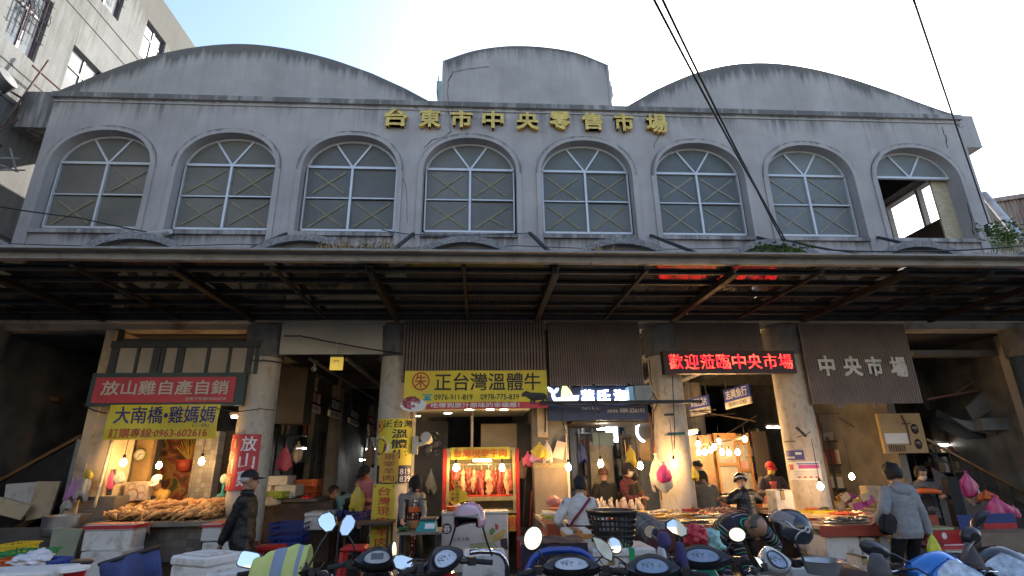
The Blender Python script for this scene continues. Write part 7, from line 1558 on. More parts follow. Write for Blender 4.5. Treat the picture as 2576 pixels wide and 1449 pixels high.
# ================================================================== scooters in the street
mirg = mat('mirror_glass', (.78, .76, .72), .03, metal=1, var=0); satin = mat('satin_black_plastic', (.022, .022, .025), .38, var=.15, scale=30, spec=.5); rubber = mat('tyre_rubber', (.02, .02, .02), .85)
dialm = mat('pale_dial_face', (.42, .48, .55), .35, var=.06); dialb = mat('blue_dial_face', (.16, .24, .36), .25, var=.1); lcd = mat('grey_lcd_face', (.30, .32, .30), .2, var=.05); chrome = mat('chrome', (.7, .7, .72), .08, metal=1, var=0)
clearl = mat('clear_dial_cover', (.9, .92, .95), .03, var=0, alpha=.10, spec=.8); vinyl = mat('black_vinyl_seat', (.02, .02, .021), .5, bump=.2, bscale=90)
def superell(a, b, n=28, e=2.6): return [(a*abs(math.cos(t))**(2/e)*(1 if math.cos(t) >= 0 else -1), b*abs(math.sin(t))**(2/e)*(1 if math.sin(t) >= 0 else -1)) for t in [2*PI*i/n for i in range(n)]]
def mirror(t, c, w_, h_, shape, rot, stalk, tilt=16, yaw=0, back=False, mt=None):
    c = Vector(c); Mr = Matrix.Rotation(R(yaw), 3, 'Z') @ Matrix.Rotation(R(-tilt), 3, 'X'); u = Mr @ Vector((math.cos(rot), 0, math.sin(rot))); n = Mr @ Vector((0, -1, 0)); v = n.cross(u)
    out = {'oval': superell(.5, .5, 24, 2), 'round': superell(.5, .5, 24, 2.3), 'rect': superell(.5, .5, 28, 5), 'penta': [(-.5, .1), (-.42, .42), (-.1, .5), (.38, .34), (.5, .05), (.36, -.4), (0, -.5), (-.34, -.36)], 'leaf': [(-.5, .5), (-.1, .42), (.3, .18), (.48, -.2), (.4, -.5), (.05, -.36), (-.3, -.02)]}[shape]
    if back: n = -n
    f = lambda k, d: [c+u*(x*w_*k)+v*(y*h_*k)+n*d for x, y in out]
    m = MB(); m.loft([f(1.0, .002), f(1.07, -.006), f(1.0, -.028), f(.6, -.05)]); o = m.build('mirror', mt or satin, t, 'auto', local=True)
    m = MB(); q = f(.92, .0045); m.add(q, [tuple(range(len(q)))]); m.build('mirror_glass', mirg, o, local=True)
    m = MB(); p = c-n*.03-v*h_*.3; s = Vector(stalk); m.tube([s, s+(p-s)*.45+Vector((0, 0, .03)), s+(p-s)*.85+Vector((0, 0, .02)), p], .007, 7); m.build('mirror_stalk', satin, o, True, local=True)
def scooter(label, px, py, Y, rz, body, dash='dials', mirrors=(), cowl=None, a=.165, b=.085, accent=None, face=None, group='scooters parked along the market front', facing=1, headlight=False, covers=None, roll=0):
    P = at(px, py, Y=Y); base = Vector((P.x, P.y, 0)); t = thing('scooter', label, 'scooter', base, rz, group); hb = P.z; Ri = Matrix.Rotation(-rz, 3, 'Z'); lo = lambda p: Ri @ (Vector(p)-base)
    cm_ = cowl or satin; n = Vector((0, -.72, .69)).normalized(); u = Vector((1, 0, 0)); v = n.cross(u)
    if roll: u = (u+v*roll).normalized(); v = n.cross(u)
    c = Vector((0, 0, hb)); oc = superell(a*1.12, b, 40, 2.1); oc = [(x, (y*(1-.42*(abs(x)/a)**1.6) if y > 0 else y*(.85-.25*(abs(x)/a)**2))-.018*(abs(x)/a)**2) for x, y in oc]
    f = lambda k, d, dy=0: [c+u*(x*k)+v*(y*k+dy)+n*d for x, y in oc]
    m = MB(); m.loft([f(.78, .0), f(.93, .012), f(1.0, .0), f(1.06, -.03), f(1.0, -.07, .01), f(.82, -.12, .015), f(.5, -.16, .0)]); m.build('handlebar_cowl', cm_, t, 'auto', local=True)
    # instrument face
    fm_ = face or {'dials': dialm, 'blue': dialb, 'lcd': lcd}[dash]; ia, ib = a*.62, b*.60; oi = [(x*(1-.12*(y/ib)), y*(1-.22*(abs(x)/ia)**2)) for x, y in superell(ia, ib, 28, 2.8)]; m = MB(); q = [c+u*x+v*(y-.004)+n*.007 for x, y in oi]; m.add(q, [tuple(range(28))]); d = m.build('instrument_panel', fm_, t, local=True)
    m = MB(); m.loft([[c+u*x*k+v*(y*k-.004)+n*h_ for x, y in oi] for k, h_ in ((1.0, .006), (1.0, .016), (1.07, .016), (1.10, .004))], 0, False); m.build('bezel', satin, d, 'auto', local=True)
    m = MB(); Pp = Plane(c-u*ia-v*ib+n*.008, c+u*ia-v*ib+n*.008, c-u*ia+v*ib+n*.008)
    if dash == 'lcd':
        board(Pp, m, .001, 0, .25, .75, .3, .75, .0015)
    else:
        for cx_, rr_, n0, n1 in ((.36, .34, 200, -20), (.78, .16, 210, -30)):
            for q in range(13 if rr_ > .2 else 7):
                a_ = R(n0+(n1-n0)*q/(12 if rr_ > .2 else 6)); dd = u*math.cos(a_)*ib*2+v*math.sin(a_)*ib*2; ce = Pp.p(cx_, .42, .001); m.bar(ce+dd*rr_*.78, ce+dd*rr_, .0035, .0015, up=n)
            a_ = R(150); ce = Pp.p(cx_, .42, .002); m.bar(ce, ce+(u*math.cos(a_)+v*math.sin(a_))*ib*2*rr_*.8, .004, .0015, up=n)
        for q, sx_ in zip(('20', '60', '100'), (.2, .36, .52)): write(Pp, q, (sx_-.04, .52, sx_+.04, .64), m, 0, .01, .0, .001)
        m.cyl(Pp.p(.36, .42, 0), Pp.p(.36, .42, .004), .006, None, 8)
    m.build('gauge_marks', blk_t, d, local=True)
    m = MB(); m.ell(c+n*.005, ia*1.0, .018, ib, 20, 10, 0, Matrix((u, n, v)).transposed(), 0, 0, lambda th, ph: math.sin(ph) > 0); m.build('dial_cover', clearl, d, True, local=True)
    for s in (-1, 1):
        e0 = c+Vector((s*a*.85, .01, -.03)); e1 = Vector((s*(a+.07), -.02, hb-.035)); e2 = Vector((s*(a+.20), -.075, hb-.05))
        m = MB(); m.cyl(e0, e1, .02, .018, 10); m.bar(e1+Vector((-s*.04, 0, .003)), e1+Vector((s*.01, -.01, .003)), .05, .055); m.build('switch_block', satin, t, local=True)
        m = MB(); m.tube([e1+(e2-e1)*q for q in (0, .03, .08, .15, .5, .9, .96, 1)], [.024, .024, .017, .018, .019, .018, .021, .016], 12); m.build('grip', rubber, t, 'auto', local=True)
        m = MB(); m.tube([e1+Vector((0, .045, .0)), e1+Vector((s*.05, .06, 0)), e2+Vector((-s*.02, .045, 0)), e2+Vector((s*.005, .04, 0))], .006, 6); m.build('brake_lever', chrome if facing > 0 else satin, t, True, local=True)
    for mi in mirrors:
        mp, w_, h_, shape, rot, s = mi[:6]; mirror(t, lo(mp), w_, h_, shape, R(rot), c+Vector((s*(a*.95), .02, .0)), *(mi[6:]))
    for s in (-1, 1):
        m = MB(); p0 = Vector((s*(a+.06), .03, hb-.03)); m.tube([p0, p0+Vector((-s*.02, .12, .03)), Vector((s*.09, .17, hb-.07)), Vector((s*.03, .1, hb-.2))], .005, 5); m.build('brake_cable', blk, t, True, local=True)
    # leg shield and front
    ac = accent or body
    m = MB(); sec = lambda w_, th, y, z: [Vector((w_*x, y+th*yy, z)) for x, yy in superell(1, 1, 24, 2.8)]
    m.loft([sec(.10, .07, .06, hb-.10), sec(.15, .075, .08, hb-.18), sec(.21, .08, .12, hb-.32), sec(.24, .09, .17, hb-.52), sec(.22, .10, .20, hb-.68), sec(.13, .07, .16, .30)]); m.build('front_shield', ac, t, 'auto', local=True)
    m = MB(); m.loft([sec(.13, .05, .0, .37)[:1]*0 or [Vector((x*.17, y*.26-.14, .34)) for x, y in superell(1, 1, 20, 3)], [Vector((x*.17, y*.26-.14, .26)) for x, y in superell(1, 1, 20, 3)]]); m.build('floorboard', satin, t, 'auto', local=True)
    m = MB(); m.loft([[Vector((x*w_, y, z0+zz*h_)) for x, zz in superell(1, 1, 20, 2.6)] for y, w_, z0, h_ in ((-.40, .10, .48, .18), (-.48, .15, .50, .22), (-.75, .17, .54, .20), (-1.05, .15, .62, .14), (-1.28, .07, .68, .07))]); m.build('rear_body', body, t, 'auto', local=True)
    m = MB(); m.loft([[Vector((x*w_, y, z0+zz*.055)) for x, zz in superell(1, 1, 20, 2.6)] for y, w_, z0 in ((-.38, .09, .72), (-.45, .135, .735), (-.75, .145, .74), (-.95, .14, .78), (-1.2, .11, .80), (-1.27, .05, .79))]); m.build('seat', vinyl, t, 'auto', local=True)
    for nm, y in (('front_wheel', .34), ('rear_wheel', -1.0)):
        m = MB(); Mx_ = Matrix.Rotation(R(90), 3, 'Y'); m.lathe([(.15, -.045), (.19, -.05), (.215, -.035), (.225, 0), (.215, .035), (.19, .05), (.15, .045)], (0, y, .225), 28, 0, Mx_); w_o = m.build(nm, rubber, t, 'auto', local=True)
        m = MB(); m.lathe([(.02, -.04), (.13, -.03), (.152, -.04), (.152, .04), (.13, .03), (.02, .04)], (0, y, .225), 24, 0, Mx_); m.build('rim', steelp, w_o, 'auto', local=True)
    m = MB(); m.grid(lambda uu, vv: Vector((.075*(2*uu-1), .34+.25*math.cos(R(20+150*vv)), .23+.25*math.sin(R(20+150*vv))-.02*(2*uu-1)**2)), 6, 12); o = m.build('front_fender', ac, t, True, local=True); o.modifiers.new('thickness', 'SOLIDIFY').thickness = .008
    m = MB(); m.tube([(0, .05, hb-.12), (0, .2, .5), (0, .33, .24)], .028, 8); m.build('steering_column', steelg, t, True, local=True)
    m = MB(); m.ell((0, -1.27, .66), .08, .03, .035, 12, 8); m.build('tail_light', redp, t, True, local=True)
    m = MB(); oh = superell(.105, .07, 28, 2.3) if not headlight else [(x*(1+.0*y), y*(1-.5*abs(x)/.13)) for x, y in superell(.135, .085, 28, 2.2)]; hn, hv, hc = (Vector((0, .9, .3)).normalized(), Vector((0, -.3, .9)).normalized(), Vector((0, .12, hb-.07))) if not headlight else (Vector((0, .86, .5)).normalized(), Vector((0, -.5, .86)).normalized(), Vector((0, .185, hb-.04)))
    m.loft([[hc+u*x*k+hv*y*k*(1.2 if x > -9 else 1)+hn*d_ for x, y in oh] for k, d_ in ((1.12, -.06), (1.05, .0), (.95, .012))]); hl_ = m.build('headlight', cm_ if not headlight else body, t, 'auto', local=True)
    m = MB(); q = [hc+u*x*.9+hv*y*.95*1.15+hn*.016 for x, y in oh]; m.add(q, [tuple(range(28))]); m.build('lens', mat('headlight_lens', (.5, .52, .53), .08, metal=.6, var=.35, scale=30), hl_, local=True)
    return t, base, lo, hb
def mp(x, y, Y): return at(x, y, Y=Y)
greyb = mat('grey_scooter_paint', (.09, .095, .10), .25, coat=.6); blackb = mat('black_scooter_paint', (.014, .014, .016), .18, coat=.8); redb = mat('red_scooter_paint', (.35, .015, .02), .18, coat=.8); tealb = mat('green_teal_scooter_paint', (.02, .30, .22), .2, coat=.7); silvb = mat('silver_scooter_paint', (.50, .50, .50), .25, metal=.3, coat=.6); blueb = mat('bright_blue_scooter_paint', (.01, .16, .52), .16, coat=1, metal=.25)
scooter('grey scooter with a yellow reflective vest thrown over it, left end of the row', 728, 1424, -4.75, R(-12), greyb, 'lcd', [(mp(626, 1408, -4.8), .17, .105, 'rect', -8, -1, 16), (mp(824, 1313, -4.6), .13, .165, 'penta', 40, 1, 15)], a=.15)
scooter('black scooter with grey digital display between the vest scooter and the red one', 949, 1402, -4.6, R(4), blackb, 'lcd', [(mp(874, 1322, -4.6), .105, .16, 'penta', -25, -1, 15, 6), (mp(991, 1383, -4.6), .05, .12, 'oval', 0, 1, 6, 50)], a=.15, b=.095)
scooter('red edged black scooter carrying the pink helmet', 1118, 1405, -4.9, R(28), redb, 'dials', [(mp(1015, 1416, -4.95), .165, .10, 'penta', -10, -1, 17, 0)], a=.15, b=.10, accent=redb, roll=.45)
scooter('black scooter with twin white dials in front of the blue tube frame', 1437, 1419, -4.85, R(-3), blackb, 'dials', [(mp(1341, 1354, -4.8), .135, .17, 'oval', -25, -1, 10), (mp(1546, 1372, -4.7), .10, .12, 'oval', 30, 1, 16)], a=.19, b=.085)
scooter('dark scooter with bluish dials right of the twin dial one', 1640, 1424, -4.9, R(-10), greyb, 'blue', [(mp(1517, 1381, -4.95), .145, .165, 'leaf', 0, -1, 16), (mp(1637, 1337, -4.5), .11, .10, 'oval', 0, 1, 2)], a=.18, b=.10)
scooter('green bodied scooter with wide blue dial and purple hand covers', 1766, 1398, -4.6, R(-6), tealb, 'blue', [(mp(1703, 1328, -4.55), .115, .175, 'penta', 55, -1, 15), (mp(1854, 1345, -4.6), .135, .105, 'oval', 5, 1, 13)], a=.20, b=.10)
scooter('silver scooter with small blue screen carrying the black helmet', 1952, 1408, -4.8, R(18), silvb, 'blue', [(mp(1913, 1419, -4.9), .085, .12, 'leaf', 10, -1, 16, 20)], a=.11, b=.115, cowl=silvb)
scooter('bright blue scooter with its headlight turned to the street', 2352, 1418, -5.75, R(172), blueb, 'lcd', [(mp(2197, 1380, -5.7), .165, .085, 'oval', 20, 1, 12, 0, False), (mp(2438, 1347, -5.6), .115, .105, 'oval', -35, -1, 12, 0, False)], a=.155, b=.105, cowl=blueb, headlight=True)
scooter('black scooter with chrome trimmed nose behind the blue one at the right edge', 2508, 1402, -5.3, R(150), blackb, 'lcd', [(mp(2462, 1306, -5.2), .085, .155, 'leaf', 20, 1, 12, 0, False)], a=.17, b=.11, cowl=blackb, headlight=True)
# hand covers
cov = mat('grey_quilted_cover', (.085, .08, .09), .85, bump=.3, bscale=30); purp = mat('purple_blue_cover', (.045, .04, .13), .85, bump=.4, bscale=20)
def cover(x0, y0, x1, y1, Y, mt, label, seed, top=.55):
    a = at(x0, y0, Y=Y); b = at(x1, y1, Y=Y); c = (a+b)/2; W = (b.x-a.x)/2; H = (a.z-b.z)/2; m = MB(); rings = []
    for j in range(12):
        v_ = j/11; r_ = (top+(1-top)*v_)*math.sin(PI*(.12+.80*v_))**.4; rings.append([Vector((c.x+W*r_*math.cos(q)*(1+.12*mnoise.noise(Vector((q, v_*3, seed)))), Y+.09*r_*math.sin(q), a.z-2*H*v_)) for q in [2*PI*i/18 for i in range(18)]])
    m.loft(rings); return m.build('hand_cover', mt, None, True, label, 'hand cover')
cover(2176, 1394, 2246, 1462, -5.8, cov, 'grey padded hand cover on the left handlebar of the blue scooter', 1); cover(2408, 1366, 2480, 1440, -5.65, cov, 'grey padded hand cover on the right handlebar of the blue scooter', 2, .3)
cover(1692, 1366, 1738, 1462, -4.75, purp, 'long purple blue hand cover hung from the green scooter', 3, .6); cover(1652, 1340, 1688, 1378, -4.7, purp, 'small purple cuff cover below the round black mirror', 4, .8); cover(1654, 1378, 1676, 1420, -4.72, mat('white_lining', (.5, .5, .52), .8), 'white lined fold under the purple cuff cover', 5, .9)
# helmets
def helmet(px, py, wpx, Y, rz, mt, label, visor=False, deco=False, tilt=0, low=1.95, op=.45):
    c = at(px, py, Y=Y); r_ = (at(px+wpx/2, py, Y=Y).x-c.x); Mh = Matrix.Rotation(rz, 3, 'Z') @ Matrix.Rotation(tilt, 3, 'X'); t = thing('helmet', label, 'helmet', (c.x, c.y, c.z-r_)); kp = lambda th, ph: th < low-.35*max(0, math.sin(ph)) and not (math.sin(ph) > op and th > 1.12+(op-.45))
    m = MB(); m.ell(c, r_*.93, r_*1.08, r_*.98, 36, 22, 0, Mh, 0, 0, kp); o = m.build('shell', mt, t, True); md = o.modifiers.new('thickness', 'SOLIDIFY'); md.thickness = .012; md.offset = -1
    m = MB(); m.ell(c, r_*.84, r_*.96, r_*.87, 28, 18, 0, Mh, 0, 0, lambda th, ph: th < low+.02 and not (math.sin(ph) > op-.05 and th > 1.2+(op-.45))); o = m.build('lining', jet, t, True); md = o.modifiers.new('thickness', 'SOLIDIFY'); md.thickness = .03; md.offset = -1
    pts = []
    for q in range(41):
        a_ = PI*q/40; ph = PI*.15+a_*.7; pts.append(c+Mh @ Vector((r_*.94*math.sin(1.12)*math.cos(ph), r_*1.09*math.sin(1.12)*math.sin(ph), r_*.98*math.cos(1.12))))
    m = MB(); m.tube(pts, .007, 6); m.build('edge_trim', mat('edge_rubber', (.03, .03, .03), .5), t, True)
    for s in (-1, 1): m = MB(); p0 = c+Mh @ Vector((s*r_*.85, r_*.1, -r_*.35)); m.tube([p0, p0+Vector((-s*.03, 0, -.10)), p0+Vector((-s*.07, .02, -.2))], [.009, .008, .007], 6); m.build('chin_strap', jet, t, True)
    if visor: m = MB(); m.ell(c, r_*1.02, r_*1.22, r_*1.0, 32, 18, 0, Mh @ Matrix.Rotation(R(22), 3, 'X'), 0, 0, lambda th, ph: .95 < th < 1.6 and math.sin(ph) > .25); m.build('visor', mat('smoky_clear_visor', (.5, .42, .38), .08, var=0, alpha=.38), t, True)
    if deco:
        sil = mat('silver_decal', (.45, .45, .46), .35, metal=.4)
        f = lambda x, z: c+Mh @ (Vector((x, -math.sqrt(max(0.02, 1-x*x-z*z))*1.1, z))*r_*.99); m = MB()
        for pl_ in ([(-.62, .28), (-.45, .22), (-.2, .0), (.05, -.05), (.3, -.02)], [(-.45, .22), (-.3, .05), (-.2, 0)], [(-.3, -.5), (-.2, -.25), (-.05, -.12), (.1, -.06)]): m.tube([f(*p) for p in pl_], .011, 5)
        m.tube([f(.34+.1*math.cos(q*PI/8), -.02+.1*math.sin(q*PI/8)) for q in range(17)], .012, 5); m.build('decal', sil, t, True)
        m = MB(); m.cyl(f(.34, -.02), f(.34, -.02)+Mh @ Vector((0, -.012, 0)), .02); m.build('pivot', chrome, t)
    return t
helmet(1181, 1309, 88, -4.65, R(158), mat('gloss_pink_shell', (.52, .28, .38), .15, coat=.8, var=.04), 'pink open face helmet hung upright on the red edged scooter', visor=True, tilt=R(-8))
helmet(1989, 1330, 92, -4.6, R(75), mat('satin_dark_blue_shell', (.022, .028, .038), .3, coat=.4, var=.08), 'dark blue black helmet with silver decal hung on the silver scooter', visor=True, deco=False, tilt=R(4), low=2.25, op=.62)
m = MB(); c = at(1989, 1330, Y=-4.6); sil = mat('silver_decal', (.45, .45, .46), .35, metal=.4); rr_ = (at(1989+46, 1330, Y=-4.6).x-c.x)*1.04
f = lambda x, z: c+Vector((x*rr_, -rr_*math.sqrt(max(.05, 1-x*x-z*z))*1.0-.003, z*rr_))
for pl_ in ([(-.62, .42), (-.5, .36), (-.3, .12), (-.05, .02), (.2, .05)], [(-.5, .36), (-.4, .15), (-.3, .12)], [(-.35, -.4), (-.25, -.15), (-.1, -.02), (.1, .0)]): m.tube([f(*p) for p in pl_], .007, 5)
m.tube([f(.3+.12*math.cos(q*PI/8), .04+.12*math.sin(q*PI/8)) for q in range(17)], .008, 5); m.build('decal', sil, bpy.data.objects['helmet.001'], True)
# hi-vis vest over the first scooter
vl = mat('reflective_lime_cloth', (.46, .52, .17), .8, var=.12, bump=.3, bscale=25); vb = mat('blue_grey_reflective_tape', (.17, .23, .32), .45, var=.1)
m = MB(); a, b = at(648, 1430, Y=-4.95), at(768, 1400, Y=-4.7); zt = at(708, 1376, Y=-4.85).z; nu, nv = 36, 28
def vest(u_, v_):
    x = a.x-.03+(b.x-a.x+.06)*u_+.03*math.sin(v_*5)*(v_-.5); y0 = a.y+(b.y-a.y)*u_; s = v_-.45; y = y0+s*.34+.02*math.sin(u_*17+2)*abs(s)*2; z = zt-1.1*s*s*1.6-(.10 if s < 0 else .05)*abs(s)*3-.03*(1-u_)*2+.03*mnoise.noise(Vector((u_*6, v_*4, 2)))+.012*math.sin(u_*31)*abs(s)*2+.03*math.sin(u_*PI)
    return Vector((x, y, z))
o0 = len(m.f); m.grid(vest, nu, nv)
for j in range(nv):
    for i in range(nu):
        u_ = (i+.5)/nu
        if .36 < u_ < .58 or .80 < u_ < .90: m.m[o0+j*nu+i] = 1
o = m.build('safety_vest', [vl, vb], None, True, 'lime yellow reflective vest with blue grey tape thrown over the grey scooter', 'vest'); o.modifiers.new('thickness', 'SOLIDIFY').thickness = .012
# foam box with lid and red print
def rotbox(name, label, cat, px, py, Y, sx, sy, h, rz, mt, lid=True, group=None):
    c = at(px, py, Y=Y); t = thing(name, label, cat, (c.x, c.y, c.z-h), rz, group); m = MB(); rbox(m, -sx/2+.012, sx/2-.012, -sy/2+.012, sy/2-.012, 0, h-(.075 if lid else 0), 0, .012); m.build('body', mt, t, local=True)
    if lid: m = MB(); rbox(m, -sx/2, sx/2, -sy/2, sy/2, h-.073, h, 0, .016); rbox(m, -sx/2+.06, sx/2-.06, -sy/2+.06, sy/2-.06, h-.001, h+.012, 0, .005); m.build('lid', mt, t, local=True)
    return t
t = rotbox('foam_box', 'white lidded foam box with red and black print in the left foreground', 'box', 524, 1392, -4.1, .42, .36, .40, R(-27), foam, True, 'white foam boxes'); sx, sy = .42, .36
P = Plane((sx/2-.009, -sy/2+.03, .02), (sx/2-.009, sy/2-.03, .02), (sx/2-.009, -sy/2+.03, .32)); m = write(P, '海', (.30, .62, .48, .92), d=.002, th=.002, bold=.01); board(P, m, .002, 0, .28, .5, .58, .62, .003); m.build('red_mark', red_t, t, local=True)
m = write(P, '大溪46', (.30, .25, .85, .5), d=.002, th=.002, bold=.01); write(P, '鮮', (.55, .65, .72, .9), m, 0, .01, .002, .002); board(P, m, .002, 0, .22, .9, .18, .20, .003); m.build('black_mark', blk_t, t, local=True)
rotbox('foam_box', 'second foam box partly hidden under the red printed one', 'box', 585, 1432, -4.15, .4, .3, .3, R(25), foam, False, 'white foam boxes')
# blue cloth bag
t = thing('blue_sack', 'blue purple sack with grey rim standing left of the foam box', 'sack', at(305, 1440, Y=-4.0)); q = [at(250, 1420, Y=-4.0), at(354, 1388, Y=-3.9), at(362, 1470, Y=-3.9), at(262, 1480, Y=-4.0)]; m = MB()
m.grid(lambda u_, v_: (q[0]+(q[1]-q[0])*u_)*(1-v_)+(q[3]+(q[2]-q[3])*u_)*v_+Vector((0, -.05*math.sin(PI*u_)-.02*math.sin(u_*9+v_*4), 0)), 16, 10); m.grid(lambda u_, v_: (q[0]+(q[1]-q[0])*u_)*(1-v_)+(q[3]+(q[2]-q[3])*u_)*v_+Vector((0, .28, 0)), 8, 4); m.build('cloth', mat('faded_blue_cloth', (.05, .07, .20), .8, var=.3, bump=.3), t, True)
m = MB(); m.tube([q[0], (q[0]+q[1])/2+Vector((0, -.05, 0)), q[1], q[1]+Vector((0, .28, 0)), q[0]+Vector((0, .28, 0)), q[0]], .016, 8); m.build('rim', steelg, t, True)
# bottom-left baskets
crate((-20, 1372, 36, 1396), -3.6, .3, yelp, 'yellow crate at the far left foreground'); crate((-20, 1391, 84, 1410), -3.9, .3, mat('green_plastic', (.02, .25, .08), .4), 'green crate under the yellow one in the left foreground'); crate((-20, 1408, 64, 1428), -4.1, .3, orangep, 'orange crate under the green one in the left foreground'); crate((60, 1413, 120, 1440), -4.05, .28, mat('royal_blue_plastic', (.02, .09, .42), .4), 'royal blue crate beside the orange one in the left foreground')
def crumple(px, py, rx, rz_, Y, mt, label, seed):
    c = at(px, py, Y=Y); m = MB(); m.ell(c, rx, rx*.8, rz_, 48, 32, 0, None, .5, seed)
    m.v = [tuple(c+(Vector(q)-c)*(1+.11*mnoise.noise((Vector(q)-c)*(2.2/rx)*1.6+Vector((seed, 0, 0)))+.08*abs(mnoise.noise((Vector(q)-c)*(6/rx)))) ) for q in m.v]; return m.build('plastic_bag', mt, None, True, label, 'bag')
crumple(78, 1408, .13, .05, -4.05, mat('thin_white_plastic', (.55, .56, .6), .3, var=.1), 'crumpled white plastic bag on the left foreground crates', 5); crumple(100, 1398, .08, .05, -4.0, MATS['thin_white_plastic'], 'small crumpled white bag beside the larger one on the crates', 8)
t = rotbox('foam_box', 'flat white foam box with blue mark at the lower left corner', 'box', 60, 1432, -4.4, .62, .4, .25, R(8), foam, False, 'white foam boxes'); P = Plane((-.31, -.188, .0), (.31, -.188, 0), (-.31, -.188, .25)); m = MB(); board(P, m, .003, 0, .55, .9, .55, .62, .003); board(P, m, .003, 0, .86, .9, .3, .55, .0032); m.build('blue_mark', mat('navy_mark', (.02, .03, .25), .5), t, local=True)
t = thing('red_bin', 'red bin with white round lid in the left foreground', 'bin', at(170, 1449, Y=-4.3)); c = at(168, 1436, Y=-4.3); m = MB(); m.lathe([(0, -.3), (.1, -.3), (.125, 0), (.115, .0)], c, 20); m.build('body', redp, t, True); m = MB(); m.lathe([(.0, .0), (.13, .0), (.13, .02), (.0, .03)], c+Vector((.05, -.05, .01)), 20); m.build('lid', white_p, t, 'auto')
m = MB(); c = at(188, 1420, Y=-3.6); m.lathe([(0, 0), (.13, 0), (.14, .02), (.12, .03), (0, .03)], c, 20); m.bar(c+Vector((0, 0, -.25)), c, .03, .03); m.build('round_lid', steelg, None, 'auto', 'grey round lid on a post left of the blue sack', 'lid')
# bicycle cart frame, chrome rail
blp = mat('blue_tube_paint', (.015, .06, .33), .3, coat=.3)
m = MB(); m.tube([at(*L(4, *p), Y=-4.3) for p in ((955, 1500), (965, 1390), (1010, 1280), (1090, 1215), (1190, 1190), (1400, 1187), (1500, 1205), (1580, 1255), (1640, 1330), (1650, 1420))], .026, 10); m.build('cart_frame', blp, None, True, 'curved blue tube frame of a cart behind the twin dial scooter', 'cart frame')
m = MB(); m.tube([at(*L(4, *p), Y=-4.1) for p in ((380, 1215), (480, 1200), (620, 1205), (690, 1225), (735, 1275), (755, 1340), (758, 1480))], .022, 10); m.build('chrome_rail', chrome, None, True, 'curved chrome rail below the chest freezer', 'rail')
foambox((1160, 1394, 1276, 1462), -3.9, .4, 'white board box behind the chrome rail', None, False)
foambox((1318, 1372, 1472, 1460), -3.75, .45, 'white foam box under the dark purple cloth', None, True)
m = MB(); a, b = at(1310, 1372, Y=-3.85), at(1478, 1372, Y=-3.85); m.grid(lambda u_, v_: Vector((a.x+(b.x-a.x)*u_, -3.86+.012*math.sin(u_*22)+.0*v_, a.z+.01-.40*v_*(1-.75*min(1, u_*2.2)))), 40, 8); m.grid(lambda u_, v_: Vector((a.x+(b.x-a.x)*u_, -3.86+.5*v_, a.z+.012+.008*math.sin(u_*15+v_*6))), 30, 6); m.build('dark_cloth', mat('dark_purple_cloth', (.02, .017, .035), .8, var=.3, bump=.3), None, True, 'dark purple cloth draped on the foam box behind the blue frame', 'cloth')
# orange taped foam box, basket and strapped box
a, b, z0, z1 = foambox((1424, 1336, 1492, 1392), -3.0, .4, 'white foam box bound with orange tape behind the black basket', None, True)
t = [o for o in COL.objects if o.name.startswith('foam_box') and o.type == 'EMPTY'][-1]; m = MB(); m.box(a-.002, b+.002, -3.003, -2.6, z1-.07, z1-.03); m.box(a+.12, a+.18, -3.004, -2.6, z0, z1+.002); m.build('orange_tape', mat('orange_tape', (.55, .24, .05), .35), t)
a, b, z0, z1 = foambox((1490, 1381, 1655, 1470), -3.75, .5, 'white foam box with green strap under the black basket', None, True)
t = [o for o in COL.objects if o.name.startswith('foam_box') and o.type == 'EMPTY'][-1]; m = MB(); xg = at(1590, 1400, Y=-3.75).x; m.box(xg-.025, xg+.025, -3.756, -3.2, z0, z1+.003); m.build('green_strap', mat('green_strap', (.02, .32, .12), .4), t)
t = thing('laundry_basket', 'tall black lattice basket standing on the green strapped foam box', 'basket', at(1545, 1384, Y=-3.5)); c = at(1545, 1384, Y=-3.5); rt_, rb_ = (at(1605, 1290, Y=-3.5).x-at(1485, 1290, Y=-3.5).x)/2, .165; H = at(1545, 1282, Y=-3.5).z-c.z
rad = lambda z: rb_+(rt_-rb_)*(z/H)**.8
m = MB(); nb_ = 30
for k in range(nb_):
    a_ = 2*PI*k/nb_; m.tube([c+Vector((rad(z)*math.cos(a_), rad(z)*math.sin(a_), z)) for z in (0, H*.25, H*.5, H*.75, H*.93)], .0075, 5)
for f_ in (.0, .12, .25, .38, .51, .64, .77):
    z = H*f_; m.tube([c+Vector((rad(z)*math.cos(q*PI/16), rad(z)*math.sin(q*PI/16), z)) for q in range(33)], .009 if f_ else .02, 5)
m.build('lattice', blackp, t); m = MB(); z = H*.88; m.lathe([(rad(z), z), (rad(z)+.012, z+.01), (rad(H)+.012, H*.96), (rad(H)+.02, H*.97), (rad(H)+.02, H), (rad(H)-.012, H), (rad(z)-.01, z)], c, 32); m.build('rim', blackp, t, 'auto'); m = MB(); m.cyl(c, c+Vector((0, 0, .01)), rb_, None, 28); m.build('base', blackp, t)
crumple(1748, 1348, .11, .09, -3.9, mat('red_plastic_film', (.45, .03, .045), .25, var=.2), 'red crumpled plastic bag behind the green scooter', 3); crumple(1784, 1368, .12, .12, -3.8, mat('pale_teal_plastic', (.25, .5, .47), .35), 'pale teal bag bulging behind the green scooter', 4)
# steel basin and box bottom right
basin(2034, 2132, 1414, 1449, -4.9, mat('grey_enamel_basin', (.36, .37, .38), .25, metal=.5, var=.1), 'grey metal basin at the bottom between silver and blue scooters', name='metal_basin')
foambox((1990, 1425, 2170, 1470), -4.3, .35, 'white foam box behind the metal basin', None, False)
t = foambox((2170, 1400, 2200, 1449), -2.6, .3, 'small white foam box left of the blue scooter', None, False)

